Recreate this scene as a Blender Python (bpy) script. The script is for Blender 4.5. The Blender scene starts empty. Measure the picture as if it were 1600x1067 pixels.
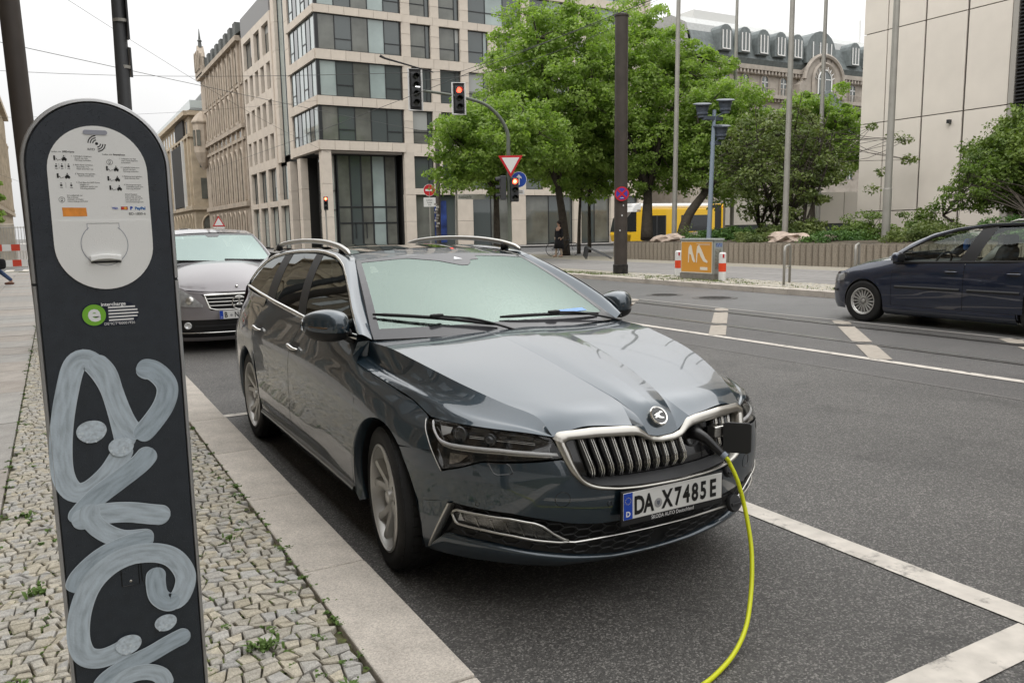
import bpy, bmesh, math, random
import numpy as np
from mathutils import Matrix, Vector
random.seed(7); rng = np.random.default_rng(7)
scn = bpy.context.scene
COL = scn.collection
R = math.radians
# ------------------------------------------------------------------ camera
cam_d = bpy.data.cameras.new("camera"); cam = bpy.data.objects.new("camera", cam_d); COL.objects.link(cam)
rt = Vector((0.869984, -0.492763, -0.017691)); fw = Vector((0.485966, 0.862951, -0.138392))
up = rt.cross(fw).normalized(); rt = fw.cross(up).normalized()
fw.normalize()
M = Matrix.Identity(4)
for i in range(3):
    M[i][0] = rt[i]; M[i][1] = up[i]; M[i][2] = -fw[i]
M[0][3], M[1][3], M[2][3] = 0, 0, 1.54925
cam.matrix_world = M
cam_d.sensor_width = 36.0; cam_d.lens = 1256.27 / 1600 * 36.0
cam_d.clip_start = 0.05; cam_d.clip_end = 3000
scn.camera = cam
# ------------------------------------------------------------------ world and sun (overcast)
world = bpy.data.worlds.new("World"); scn.world = world; world.use_nodes = True
wt = world.node_tree; wt.nodes.clear()
def wn(t, **k):
    n = wt.nodes.new(t)
    for a, b in k.items(): setattr(n, a, b)
    return n
w_out = wn("ShaderNodeOutputWorld"); w_bg = wn("ShaderNodeBackground")
sky = wn("ShaderNodeTexSky", sky_type='NISHITA', sun_disc=False)
sky.sun_elevation = R(48); sky.sun_rotation = R(60); sky.air_density = 1.0; sky.dust_density = 6.0; sky.ozone_density = 0.6
hsv = wn("ShaderNodeHueSaturation"); hsv.inputs['Saturation'].default_value = 0.12
cl_n = wn("ShaderNodeTexNoise"); cl_n.inputs['Scale'].default_value = 2.2; cl_n.inputs['Detail'].default_value = 6
tc = wn("ShaderNodeTexCoord"); cl_r = wn("ShaderNodeValToRGB")
cl_r.color_ramp.elements[0].color = (8.5, 8.5, 8.5, 1); cl_r.color_ramp.elements[1].color = (10.4, 10.35, 10.25, 1)
cl_r.color_ramp.elements[0].position = 0.3; cl_r.color_ramp.elements[1].position = 0.7
geo_z = wn("ShaderNodeSeparateXYZ"); grd = wn("ShaderNodeMapRange"); grd.inputs[1].default_value = 0.0; grd.inputs[2].default_value = 1.0; grd.inputs[3].default_value = .44; grd.inputs[4].default_value = 1.30
scl = wn("ShaderNodeVectorMath", operation='SCALE')      # overcast deck: dimmer at the horizon than overhead
mx = wn("ShaderNodeMix", data_type='RGBA'); mx.inputs[0].default_value = 0.88     # closed cloud deck over the sky
wt.links.new(tc.outputs['Generated'], cl_n.inputs['Vector']); wt.links.new(cl_n.outputs['Fac'], cl_r.inputs['Fac'])
wt.links.new(sky.outputs[0], hsv.inputs['Color']); wt.links.new(hsv.outputs[0], mx.inputs[6]); wt.links.new(cl_r.outputs[0], mx.inputs[7])
wt.links.new(tc.outputs['Generated'], geo_z.inputs[0]); wt.links.new(geo_z.outputs['Z'], grd.inputs[0]); wt.links.new(mx.outputs[2], scl.inputs[0]); wt.links.new(grd.outputs[0], scl.inputs['Scale'])
wt.links.new(scl.outputs[0], w_bg.inputs['Color']); wt.links.new(w_bg.outputs[0], w_out.inputs['Surface'])
w_bg.inputs['Strength'].default_value = 0.1
sun_d = bpy.data.lights.new("sun", 'SUN'); sun_d.energy = 0.6; sun_d.angle = R(40); sun_d.color = (1, 0.97, 0.93)
sun = bpy.data.objects.new("sun", sun_d); COL.objects.link(sun)
sun.rotation_euler = (R(42), 0, R(60 - 180 + 60))
scn.view_settings.view_transform = 'Standard'; scn.view_settings.look = 'None'
scn.view_settings.gamma = 1; scn.view_settings.exposure = 1.05; scn.view_settings.use_curve_mapping = False
scn.cycles.max_bounces = 8; scn.cycles.transparent_max_bounces = 12; scn.cycles.caustics_reflective = False; scn.cycles.caustics_refractive = False

# ------------------------------------------------------------------ materials
MATS = {}
def L(nt, a, b): nt.links.new(a, b)
def mat(name, col=(.5, .5, .5), rough=.5, metal=0., spec=.5, noise=None, bump=None, coat=0., coat_rough=.03, trans=0., emit=None, alpha=None, ior=1.45, vary=0., speck=None, hue=0.):
    """noise=(scale, amount, detail): mottled colour; bump=(scale, strength, distance); vary: brightness per object"""
    if name in MATS: return MATS[name]
    m = bpy.data.materials.new(name); m.use_nodes = True; nt = m.node_tree
    b = nt.nodes["Principled BSDF"]
    b.inputs['Base Color'].default_value = (*col, 1); b.inputs['Roughness'].default_value = rough
    b.inputs['Metallic'].default_value = metal; b.inputs['Specular IOR Level'].default_value = spec
    b.inputs['Coat Weight'].default_value = coat; b.inputs['Coat Roughness'].default_value = coat_rough
    b.inputs['Transmission Weight'].default_value = trans; b.inputs['IOR'].default_value = ior
    if alpha is not None: b.inputs['Alpha'].default_value = alpha
    if emit: b.inputs['Emission Color'].default_value = (*emit[0], 1); b.inputs['Emission Strength'].default_value = emit[1]
    co = nt.nodes.new("ShaderNodeTexCoord") if (noise or bump or speck) else None
    cur = None
    if noise:
        n = nt.nodes.new("ShaderNodeTexNoise"); n.inputs['Scale'].default_value = noise[0]; n.inputs['Detail'].default_value = noise[2] if len(noise) > 2 else 5
        L(nt, co.outputs['Object'], n.inputs['Vector'])
        r = nt.nodes.new("ShaderNodeMapRange"); r.inputs[1].default_value = .3; r.inputs[2].default_value = .7
        r.inputs[3].default_value = 1 - noise[1]; r.inputs[4].default_value = 1 + noise[1]
        L(nt, n.outputs['Fac'], r.inputs[0]); cur = r.outputs[0]
    if vary:
        oi = nt.nodes.new("ShaderNodeObjectInfo"); r2 = nt.nodes.new("ShaderNodeMapRange")
        r2.inputs[3].default_value = 1 - vary; r2.inputs[4].default_value = 1 + vary
        L(nt, oi.outputs['Random'], r2.inputs[0])
        if cur is not None:
            mm = nt.nodes.new("ShaderNodeMath"); mm.operation = 'MULTIPLY'; L(nt, cur, mm.inputs[0]); L(nt, r2.outputs[0], mm.inputs[1]); cur = mm.outputs[0]
        else: cur = r2.outputs[0]
    if speck:      # crystalline grain: (scale, amount)
        sn = nt.nodes.new("ShaderNodeTexVoronoi"); sn.inputs['Scale'].default_value = speck[0]; L(nt, co.outputs['Object'], sn.inputs['Vector']); ss = nt.nodes.new("ShaderNodeSeparateColor"); L(nt, sn.outputs['Color'], ss.inputs[0])
        sr = nt.nodes.new("ShaderNodeMapRange"); sr.inputs[3].default_value = 1 - speck[1]; sr.inputs[4].default_value = 1 + speck[1]; L(nt, ss.outputs[0], sr.inputs[0])
        if cur is not None:
            mm = nt.nodes.new("ShaderNodeMath"); mm.operation = 'MULTIPLY'; L(nt, cur, mm.inputs[0]); L(nt, sr.outputs[0], mm.inputs[1]); cur = mm.outputs[0]
        else: cur = sr.outputs[0]
    if cur is not None:
        v = nt.nodes.new("ShaderNodeVectorMath"); v.operation = 'SCALE'; v.inputs[0].default_value = col
        if hue:
            oi2 = nt.nodes.new("ShaderNodeObjectInfo"); hm = nt.nodes.new("ShaderNodeMix"); hm.data_type = 'RGBA'; g_ = sum(col) / 3; hm.inputs[6].default_value = (*[c * (1 + hue) - g_ * hue for c in col], 1); hm.inputs[7].default_value = (g_ * 1.02, g_ * .99, g_ * .93, 1); fm = nt.nodes.new("ShaderNodeMath"); fm.operation = 'MULTIPLY'; fm.inputs[1].default_value = 7.31; ff = nt.nodes.new("ShaderNodeMath"); ff.operation = 'FRACT'; L(nt, oi2.outputs['Random'], fm.inputs[0]); L(nt, fm.outputs[0], ff.inputs[0]); L(nt, ff.outputs[0], hm.inputs[0]); L(nt, hm.outputs[2], v.inputs[0])
        L(nt, cur, v.inputs['Scale']); L(nt, v.outputs[0], b.inputs['Base Color'])
    if bump:
        n = nt.nodes.new("ShaderNodeTexNoise"); n.inputs['Scale'].default_value = bump[0]; n.inputs['Detail'].default_value = 4
        L(nt, co.outputs['Object'], n.inputs['Vector'])
        bp = nt.nodes.new("ShaderNodeBump"); bp.inputs['Strength'].default_value = bump[1]; bp.inputs['Distance'].default_value = bump[2]
        L(nt, n.outputs['Fac'], bp.inputs['Height']); L(nt, bp.outputs[0], b.inputs['Normal'])
    MATS[name] = m
    return m
def bsdf(m): return m.node_tree.nodes["Principled BSDF"]

# ------------------------------------------------------------------ mesh helpers
class MB:
    def __init__(s): s.v = []; s.f = []; s.n = 0
    def add(s, V, F):
        V = np.asarray(V, float).reshape(-1, 3); s.v.append(V)
        k = s.n; s.f.extend([tuple(int(i) + k for i in q) for q in F]); s.n += len(V); return s
    def box(s, x0, x1, y0, y1, z0, z1, rot=0, about=None):
        V = np.array([[x, y, z] for z in (z0, z1) for y in (y0, y1) for x in (x0, x1)], float)
        if rot:
            c = np.array(about if about is not None else [(x0 + x1) / 2, (y0 + y1) / 2]); a = math.cos(rot), math.sin(rot)
            d = V[:, :2] - c; V[:, 0] = c[0] + d[:, 0] * a[0] - d[:, 1] * a[1]; V[:, 1] = c[1] + d[:, 0] * a[1] + d[:, 1] * a[0]
        return s.add(V, [(0, 2, 3, 1), (4, 5, 7, 6), (0, 1, 5, 4), (2, 6, 7, 3), (0, 4, 6, 2), (1, 3, 7, 5)])
    def grid(s, P, flip=False, closed=False):
        P = np.asarray(P, float); n, m = P.shape[:2]; F = []
        for i in range(n - 1):
            for j in range(m if closed else m - 1):
                j2 = (j + 1) % m
                q = (i * m + j, i * m + j2, (i + 1) * m + j2, (i + 1) * m + j)
                F.append(q[::-1] if flip else q)
        return s.add(P.reshape(-1, 3), F)
    def tube(s, pts, r, n=8, cap=True):
        P = np.asarray(pts, float); k = len(P); rr = np.broadcast_to(np.asarray(r, float), (k,))
        T = np.gradient(P, axis=0) if k > 2 else np.array([P[1] - P[0]] * 2)
        T /= np.linalg.norm(T, axis=1)[:, None] + 1e-12
        a = np.array([0, 0, 1.]) if abs(T[0][2]) < .9 else np.array([1., 0, 0])
        N = np.cross(T[0], a); N /= np.linalg.norm(N); rings = []
        th = np.linspace(0, 2 * np.pi, n, endpoint=False)
        for i in range(k):
            N = N - T[i] * (N @ T[i]); N /= np.linalg.norm(N) + 1e-12; B = np.cross(T[i], N)
            rings.append(P[i] + rr[i] * (np.cos(th)[:, None] * N + np.sin(th)[:, None] * B))
        k0 = s.n; s.grid(np.array(rings), closed=True)
        if cap: s.f.append(tuple(range(k0 + n - 1, k0 - 1, -1))); s.f.append(tuple(range(k0 + (k - 1) * n, k0 + k * n)))
        return s
    def cyl(s, x, y, z0, z1, r0, r1=None, n=12): return s.tube([(x, y, z0), (x, y, z1)], [r0, r0 if r1 is None else r1], n)
    def lathe(s, prof, origin, axis=(0, 0, 1), n=24, cap=False):
        """prof: (radius, distance along axis)"""
        ax = np.array(axis, float); ax /= np.linalg.norm(ax); a = np.array([0, 0, 1.]) if abs(ax[2]) < .9 else np.array([1., 0, 0])
        N = np.cross(ax, a); N /= np.linalg.norm(N); B = np.cross(ax, N); th = np.linspace(0, 2 * np.pi, n, endpoint=False)
        o = np.array(origin, float)
        P = np.array([[o + ax * d + r * (math.cos(t) * N + math.sin(t) * B) for t in th] for r, d in prof])
        k0 = s.n; s.grid(P, closed=True); k = len(prof)
        if cap: s.f.append(tuple(range(k0 + n - 1, k0 - 1, -1))); s.f.append(tuple(range(k0 + (k - 1) * n, k0 + k * n)))
        return s
    def prism(s, poly, o, ux, uy, depth):
        """closed 2-D outline (list of (a,b)) in the plane o + a*ux + b*uy, extruded by vector depth"""
        poly = np.asarray(poly, float); o, ux, uy, d = (np.array(t, float) for t in (o, ux, uy, depth)); n = len(poly)
        A = o + poly[:, :1] * ux + poly[:, 1:2] * uy; V = np.vstack([A, A + d])
        F = [tuple(range(n)), tuple(range(2 * n - 1, n - 1, -1))] + [(i, n + i, n + (i + 1) % n, (i + 1) % n) for i in range(n)]
        return s.add(V, F)
    def ngon(s, P): P = np.asarray(P, float); return s.add(P, [tuple(range(len(P)))])
    def data(s, name, smooth=False, auto=None):
        me = bpy.data.meshes.new(name); V = np.vstack(s.v) if s.v else np.zeros((0, 3))
        me.from_pydata(V.tolist(), [], s.f); me.validate(); me.update()
        if smooth or auto: me.polygons.foreach_set("use_smooth", [True] * len(me.polygons))
        if auto:
            bm = bmesh.new(); bm.from_mesh(me); bmesh.ops.remove_doubles(bm, verts=bm.verts, dist=1e-5)
            bmesh.ops.recalc_face_normals(bm, faces=bm.faces)
            for e in bm.edges:
                e.smooth = len(e.link_faces) != 2 or e.calc_face_angle(0) < R(auto)
            bm.to_mesh(me); bm.free()
        return me
    def build(s, name, m, parent=None, smooth=False, auto=None, solid=None, bevel=None, **tags):
        return link(name, s.data(name, smooth, auto), m, parent, solid=solid, bevel=bevel, **tags)
def link(name, me, m=None, parent=None, solid=None, bevel=None, label=None, cat=None, group=None, kind=None, loc=None, rotz=None):
    o = bpy.data.objects.new(name, me); COL.objects.link(o)
    if m is not None and me is not None and len(me.materials) == 0: me.materials.append(m)
    if parent is not None: o.parent = parent
    if solid: md = o.modifiers.new("s", 'SOLIDIFY'); md.thickness = solid; md.offset = -1
    if bevel:
        md = o.modifiers.new("b", 'BEVEL'); md.width = bevel; md.segments = 2; md.limit_method = 'ANGLE'; md.angle_limit = R(30)
    if loc is not None: o.location = loc
    if rotz is not None: o.rotation_euler = (0, 0, rotz)
    tag(o, label, cat, group, kind)
    return o
def tag(o, label=None, cat=None, group=None, kind=None):
    for k, v in (('label', label), ('category', cat), ('group', group), ('kind', kind)):
        if v: o[k] = v
    return o
def thing(name, label, cat, loc=(0, 0, 0), rotz=0, group=None): return link(name, None, None, None, label=label, cat=cat, group=group, loc=loc, rotz=rotz)
def copy_tree(o, parent=None, **kw):
    c = o.copy(); COL.objects.link(c)
    if parent is not None: c.parent = parent; c.matrix_parent_inverse = o.matrix_parent_inverse.copy()
    for k, v in kw.items():
        if k == 'loc': c.location = v
        elif k == 'rotz': c.rotation_euler = (0, 0, v)
        else: c[k] = v
    for ch in [x for x in CHILD.get(o.name, [])]: copy_tree(ch, c)
    return c
CHILD = {}
def reg_children(root):
    CHILD.clear()
    for x in bpy.data.objects:
        if x.parent is not None: CHILD.setdefault(x.parent.name, []).append(x)
def spl(P, n):
    """Catmull-Rom through control points along axis 0 -> n samples, spaced by control index"""
    P = np.asarray(P, float); k = len(P)
    if k == 2: t = np.linspace(0, 1, n).reshape((-1,) + (1,) * (P.ndim - 1)); return P[0] * (1 - t) + P[1] * t
    Q = np.concatenate([[2 * P[0] - P[1]], P, [2 * P[-1] - P[-2]]])
    u = np.linspace(0, k - 1, n); i = np.minimum(u.astype(int), k - 2); t = (u - i).reshape((-1,) + (1,) * (P.ndim - 1))
    a, b, c, d = Q[i], Q[i + 1], Q[i + 2], Q[i + 3]
    return .5 * (2 * b + (c - a) * t + (2 * a - 5 * b + 4 * c - d) * t * t + (3 * b - a - 3 * c + d) * t ** 3)
def loft(P, nu, nv): return np.swapaxes(spl(np.swapaxes(spl(P, nu), 0, 1), nv), 0, 1)
def arc(P, n):
    """resample polyline evenly by length"""
    P = np.asarray(P, float); d = np.r_[0, np.cumsum(np.linalg.norm(np.diff(P, axis=0), axis=1))]
    t = np.linspace(0, d[-1], n); return np.stack([np.interp(t, d, P[:, i]) for i in range(P.shape[1])], 1)
def text(body, size, m, parent, loc, rot, name="lettering", align='LEFT', extrude=0., xs=1., bold=0.):
    c = bpy.data.curves.new(name, 'FONT'); c.body = body; c.size = size; c.align_x = align; c.extrude = extrude; c.offset = bold
    c.resolution_u = 3
    o = bpy.data.objects.new(name, c); COL.objects.link(o); c.materials.append(m)
    o.parent = parent; o.location = loc; o.rotation_euler = rot; o.scale = (xs, 1, 1); return o
# ------------------------------------------------------------------ ground
def asphalt(name, c, scale, amt, tint=(1, 1, 1), rough=.78, bumpd=.004, big=.12, cracks=False):
    m = bpy.data.materials.new(name); m.use_nodes = True; nt = m.node_tree; b = bsdf(m); b.inputs['Roughness'].default_value = rough
    co = nt.nodes.new("ShaderNodeTexCoord")
    v = nt.nodes.new("ShaderNodeTexVoronoi"); v.inputs['Scale'].default_value = scale; L(nt, co.outputs['Object'], v.inputs['Vector'])
    sc = nt.nodes.new("ShaderNodeSeparateColor"); L(nt, v.outputs['Color'], sc.inputs[0])
    r = nt.nodes.new("ShaderNodeValToRGB"); e = r.color_ramp.elements
    e[0].position = 0; e[0].color = tuple(c * (1 - amt) * t for t in tint) + (1,); e[1].position = 1; e[1].color = tuple(c * (1 + amt * 3.2) * t for t in tint) + (1,)
    q = e.new(.72); q.color = tuple(c * t for t in tint) + (1,); L(nt, sc.outputs[0], r.inputs[0])
    n = nt.nodes.new("ShaderNodeTexNoise"); n.inputs['Scale'].default_value = .55; n.inputs['Detail'].default_value = 8; n.inputs['Roughness'].default_value = .65; L(nt, co.outputs['Object'], n.inputs['Vector'])
    mr = nt.nodes.new("ShaderNodeMapRange"); mr.inputs[1].default_value = .3; mr.inputs[2].default_value = .7; mr.inputs[3].default_value = 1 - big; mr.inputs[4].default_value = 1 + big; L(nt, n.outputs['Fac'], mr.inputs[0])
    n2 = nt.nodes.new("ShaderNodeTexNoise"); n2.inputs['Scale'].default_value = 1.7; n2.inputs['Detail'].default_value = 10; n2.inputs['Distortion'].default_value = .6; L(nt, co.outputs['Object'], n2.inputs['Vector'])      # oil and damp patches
    m2 = nt.nodes.new("ShaderNodeMapRange"); m2.inputs[1].default_value = .56; m2.inputs[2].default_value = .68; m2.inputs[3].default_value = 1; m2.inputs[4].default_value = .78; L(nt, n2.outputs['Fac'], m2.inputs[0])
    mm_ = nt.nodes.new("ShaderNodeMath"); mm_.operation = 'MULTIPLY'; L(nt, mr.outputs[0], mm_.inputs[0]); L(nt, m2.outputs[0], mm_.inputs[1])
    vm = nt.nodes.new("ShaderNodeVectorMath"); vm.operation = 'SCALE'; L(nt, r.outputs[0], vm.inputs[0]); L(nt, mm_.outputs[0], vm.inputs['Scale']); L(nt, vm.outputs[0], b.inputs['Base Color'])
    bp = nt.nodes.new("ShaderNodeBump"); bp.inputs['Strength'].default_value = .9; bp.inputs['Distance'].default_value = bumpd
    inv = nt.nodes.new("ShaderNodeMath"); inv.operation = 'SUBTRACT'; inv.inputs[0].default_value = 1; L(nt, v.outputs['Distance'], inv.inputs[1]); L(nt, inv.outputs[0], bp.inputs['Height']); L(nt, bp.outputs[0], b.inputs['Normal'])
    return m
M_asph = asphalt("worn coarse asphalt", .088, 150, .5, (1.05, 1.0, .93), big=.24, rough=.62)
M_asph2 = asphalt("dark track asphalt", .078, 150, .35, (1.05, 1.0, .95), big=.16, bumpd=.002, rough=.6)
M_asph3 = asphalt("smooth lane asphalt", .108, 200, .18, (1.02, 1.0, .98), big=.18, bumpd=.0015, rough=.5)
M_line = mat("road marking paint", (.56, .52, .465), rough=.7, noise=(9, .16, 10), bump=(120, .4, .003))
def worn(m, under, lo=.60, hi=.70, scale=5.5):
    """paint worn through to the asphalt in patches"""
    nt = m.node_tree; b = bsdf(m); src = b.inputs['Base Color'].links[0].from_socket; co = nt.nodes.new("ShaderNodeTexCoord"); n = nt.nodes.new("ShaderNodeTexNoise"); n.inputs['Scale'].default_value = scale; n.inputs['Detail'].default_value = 14; n.inputs['Roughness'].default_value = .72
    L(nt, co.outputs['Object'], n.inputs['Vector']); r = nt.nodes.new("ShaderNodeMapRange"); r.inputs[1].default_value = lo; r.inputs[2].default_value = hi; L(nt, n.outputs['Fac'], r.inputs[0])
    x = nt.nodes.new("ShaderNodeMix"); x.data_type = 'RGBA'; x.inputs[7].default_value = (*under, 1); L(nt, r.outputs[0], x.inputs[0]); L(nt, src, x.inputs[6]); L(nt, x.outputs[2], b.inputs['Base Color'])
worn(M_line, (.12, .115, .105), .54, .66)
M_line2 = mat("tan marking slab", (.37, .33, .28), rough=.75, noise=(12, .12, 8), bump=(120, .4, .003))
M_steel = mat("tram rail steel", (.55, .53, .50), rough=.28, metal=.9)
M_groove = mat("rail groove", (.02, .018, .016), rough=.8)
M_kerb = mat("granite kerb", (.50, .455, .40), rough=.8, noise=(5, .14, 14), bump=(160, .4, .004), vary=.07, speck=(190, .20))
M_slab = mat("granite paving slab", (.36, .325, .29), rough=.8, noise=(4, .14, 14), bump=(120, .3, .004), vary=.08, speck=(170, .16), hue=.08)
M_slabg = mat("grey concrete slab", (.235, .225, .215), rough=.85, noise=(3, .14, 12), vary=.07)
M_cobble = mat("mosaic paving stone", (.41, .37, .29), rough=.82, noise=(34, .22, 8), bump=(180, .6, .004), vary=.14, speck=(330, .22), hue=.1)
M_soil = mat("mossy joint sand", (.10, .095, .05), rough=.95, noise=(14, .5, 8))
M_cobflat = mat("far mosaic paving", (.30, .275, .225), rough=.9, noise=(20, .30, 10), bump=(14, .6, .02))
M_grass = mat("short weeds", (.10, .17, .035), rough=.8, vary=.2)
def sheet(name, x0, x1, y0, y1, z, m, parent=None, kind='structure', **k):
    return MB().add([(x0, y0, z), (x1, y0, z), (x1, y1, z), (x0, y1, z)], [(0, 1, 2, 3)]).build(name, m, parent, kind=kind, **k)
sheet('ground', -900, 900, -900, 900, -.03, mat("distant ground", (.14, .135, .125), rough=.9, noise=(.05, .2, 4)))
road = MB().add([(1.09, -60, 0), (7.2, -60, 0), (7.2, 260, 0), (1.09, 260, 0)], [(0, 1, 2, 3)]).build('road', M_asph, kind='structure')
sheet('tram_lane', 7.2, 10.86, -60, 260, -.001, M_asph2); sheet('far_lane', 10.86, 14.2, -60, 260, 0, M_asph3)
sheet('cross_street', 1.09, 120, 42.5, 57.5, .010, asphalt("cross street asphalt", .10, 90, .2)); sheet('cross_street_left', -120, 1.09, 42.5, 57.5, .010, M_asph3)
# seams, lines, hatching
def strip(name, P, w, m, z=.005, **k):
    P = np.array(P, float); d = np.gradient(P, axis=0); d /= np.linalg.norm(d, axis=1)[:, None]; n = np.stack([-d[:, 1], d[:, 0]], 1) * w / 2
    G = np.array([[(a[0] - b[0], a[1] - b[1], z), (a[0] + b[0], a[1] + b[1], z)] for a, b in zip(P, n)])
    return MB().grid(G, True).build(name, m, kind='structure', **k)
strip('lane_line', [(8.04, -20), (8.04, 38)], .13, M_line); strip('bay_line', [(3.21, -6), (3.21, 7.9)], .14, M_line); strip('bay_line', [(3.21, 8.3), (3.21, 30)], .12, M_line)
strip('bay_end_line', [(1.15, 1.52), (3.13, 1.52)], .16, M_line); strip('bay_end_line', [(1.12, 7.1), (3.13, 7.1)], .10, M_line)
strip('asphalt_seam', [(7.2, -20), (7.2, 40)], .02, mat("pale seam", (.20, .19, .18), rough=.8), .006)
strip('asphalt_seam', [(10.88, -20), (10.88, 40)], .06, mat("pale seam2", (.42, .40, .37), rough=.8), .006)
for k in range(-2, 9):
    y = 8.44 + 2.63 * (k - 0)
    if y < 1: continue
    for a, b_ in ((8.11, 8.93), (9.12, 10.30), (10.52, 10.84)):
        strip('hatch_bar', [(a, y + a - 8.1), (b_, y + b_ - 8.1)], .24, M_line2, .006)
for xr in (9.02, 10.43):
    strip('tram_rail', [(xr - .03, -20), (xr - .03, 42)], .05, M_steel, .007); strip('rail_groove', [(xr + .015, -20), (xr + .015, 42)], .035, M_groove, .0065); strip('tram_rail', [(xr + .05, -20), (xr + .05, 42)], .02, M_steel, .007)
strip('rail_joint', [(xr - .09, -20), (xr - .09, 42)], .03, M_groove, .004)
for cx, cy, r in ((12.0, 14.2, .36), (12.3, 12.9, .42)):
    mh = MB().lathe([(0, .004), (r * .86, .004), (r * .9, 0), (r, .006), (r + .05, .006), (r + .06, 0)], (cx, cy, .002), n=36).build('manhole_cover', mat("cast iron", (.10, .095, .09), rough=.55, metal=.5, noise=(20, .3, 6)), kind=None, label='round iron manhole cover in the far lane, the %s of two' % ('farther' if r < .4 else 'nearer'), cat='manhole cover', group='manhole covers in the far lane')
    w = MB()
    for i in range(-4, 5):
        l_ = math.sqrt(max(0, (r * .8) ** 2 - (i * r * .18) ** 2)); w.box(cx + i * r * .18 - .008, cx + i * r * .18 + .008, cy - l_, cy + l_, .006, .012)
    w.build('cover_ribs', MATS["cast iron"], mh, kind='stuff')
# near pavement: kerb, mosaic strip, slabs
ZP = .10
pav = link('pavement', None, kind='structure'); sheet('pavement_bed', -7, 1.10, -30, 42, ZP - .03, M_soil, pav, kind=None); sheet('pavement_far_left', -7, 1.09, 58, 260, ZP, M_slab)
kb = link('kerb', None, kind='structure')
kme = MB().box(-.139, .139, -.546, .546, -.12, 0).data('kerb_stone'); kme.materials.append(M_kerb)
for k in range(-3, 34):
    o = link('kerb_stone', kme, None, kb, loc=(.951 + rng.normal(0, .002), 4.42 + 1.1 * k - .552, ZP + rng.normal(0, .0015)), rotz=rng.normal(0, .001))
    md = o.modifiers.new("b", 'BEVEL'); md.width = .007; md.segments = 2
def slabs(x0, x1, y0, y1, dx, dy, name='paving_slab', m=None, z=ZP, parent=None, off=True, maxn=300):
    me = MB().box(-dx / 2 + .004, dx / 2 - .004, -dy / 2 + .004, dy / 2 - .004, -.05, 0).data(name); me.materials.append(m); n = 0
    ny = int((y1 - y0) / dy); nx = int(math.ceil((x1 - x0) / dx))
    for i in range(nx):
        for j in range(ny):
            o = link(name, me, None, parent, loc=(x1 - dx * (i + .5), y0 + dy * (j + .5 + (.5 if off and i % 2 else 0)), z + rng.normal(0, .0012))); n += 1
            if n >= maxn: return
slabs(-5.5, -.365, 2.2, 40, 1.02, .74, m=M_slab, parent=pav, maxn=255)
sheet('pavement_near_left', -7, -.365, -30, 2.2, ZP, M_slab, pav, kind=None)
# mosaic strip: jittered lattice of small split stones
def mosaic(x0, x1, y0, y1, size, z, seed=3, wave=.03):
    r = np.random.default_rng(seed); rows = []; y = y0
    while y < y1: rows.append(y); y += size * r.uniform(.82, 1.12)
    out = []
    yb = lambda yy, x, i: yy + wave * math.sin(x * 5 + yy * 1.7) + .22 * size * math.sin(x * 23 + i * 2.3) + .12 * size * math.sin(x * 61 + i * 4.1)
    for i in range(len(rows) - 1):
        xs = [x0 + r.uniform(-.3, 0) * size]
        while xs[-1] < x1: xs.append(xs[-1] + size * r.uniform(.7, 1.35))
        sk = [r.normal(0, .17 * size) for _ in xs]; sk2 = [r.normal(0, .17 * size) for _ in xs]
        for j in range(len(xs) - 1):
            q = [(xs[j] + sk[j], yb(rows[i], xs[j], i)), (xs[j + 1] + sk[j + 1], yb(rows[i], xs[j + 1], i)), (xs[j + 1] + sk2[j + 1], yb(rows[i + 1], xs[j + 1], i + 1)), (xs[j] + sk2[j], yb(rows[i + 1], xs[j], i + 1))]
            c = np.mean(q, 0)
            if c[0] < x0 + .01 or c[0] > x1 - .01: continue
            q = [(min(max(a, x0), x1), b_) for a, b_ in q]
            out.append((c, np.array(q) - c))
    return out
def stone(mb, c, q, z, r, h=.022):
    g = .925 - r.uniform(0, .06); dz = r.normal(0, .0014); t = r.normal(0, .02, 2); V = []
    for s_, zz in ((g, -.03), (g * .985, -.0045), (g * .84, 0.0)):
        for p in q:
            p = p * s_ * (1 + r.normal(0, .03)); V.append((c[0] + p[0], c[1] + p[1], z + dz + zz + (p @ t if zz > -.02 else 0)))
    cz = z + dz + .002
    V.append((c[0], c[1], cz))
    F = []
    for a in range(4):
        b = (a + 1) % 4; F += [(a, b, 4 + b, 4 + a), (4 + a, 4 + b, 8 + b, 8 + a), (8 + a, 8 + b, 12)]
    mb.add(V, F)
mos = mosaic(-.36, .805, 1.2, 24, .057, ZP - .002)
rs = np.random.default_rng(5)
vis = [i for i, (c, q) in enumerate(mos) if 2.05 < c[1] < 8 and (c[0] > c[1] * .135 or c[0] < c[1] * -.055 + .16 * 0)]
vis = sorted(vis, key=lambda i: mos[i][0][1])[:298]; vs = set(vis); rest = MB()
for i, (c, q) in enumerate(mos):
    if i in vs:
        mb = MB(); stone(mb, np.zeros(2), q, 0, rs); mb.build('mosaic_stone', M_cobble, pav, loc=(c[0], c[1], ZP - .002))
    else: stone(rest, c, q, ZP - .002, rs)
# the merged stones take their shade from position instead of from the object
mc2 = M_cobble.copy(); mc2.name = "mosaic paving, far stones"; nt = mc2.node_tree
mrs = [l.to_socket for n in nt.nodes if n.type == 'OBJECT_INFO' for l in n.outputs['Random'].links]
nn = nt.nodes.new("ShaderNodeTexVoronoi"); nn.inputs['Scale'].default_value = 17; cc = nt.nodes.new("ShaderNodeTexCoord"); sp = nt.nodes.new("ShaderNodeSeparateColor")
L(nt, cc.outputs['Object'], nn.inputs['Vector']); L(nt, nn.outputs['Color'], sp.inputs[0]); [L(nt, sp.outputs[k % 2], s_) for k, s_ in enumerate(mrs)]
rest.build('mosaic_paving', mc2, pav, kind='stuff')
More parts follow.
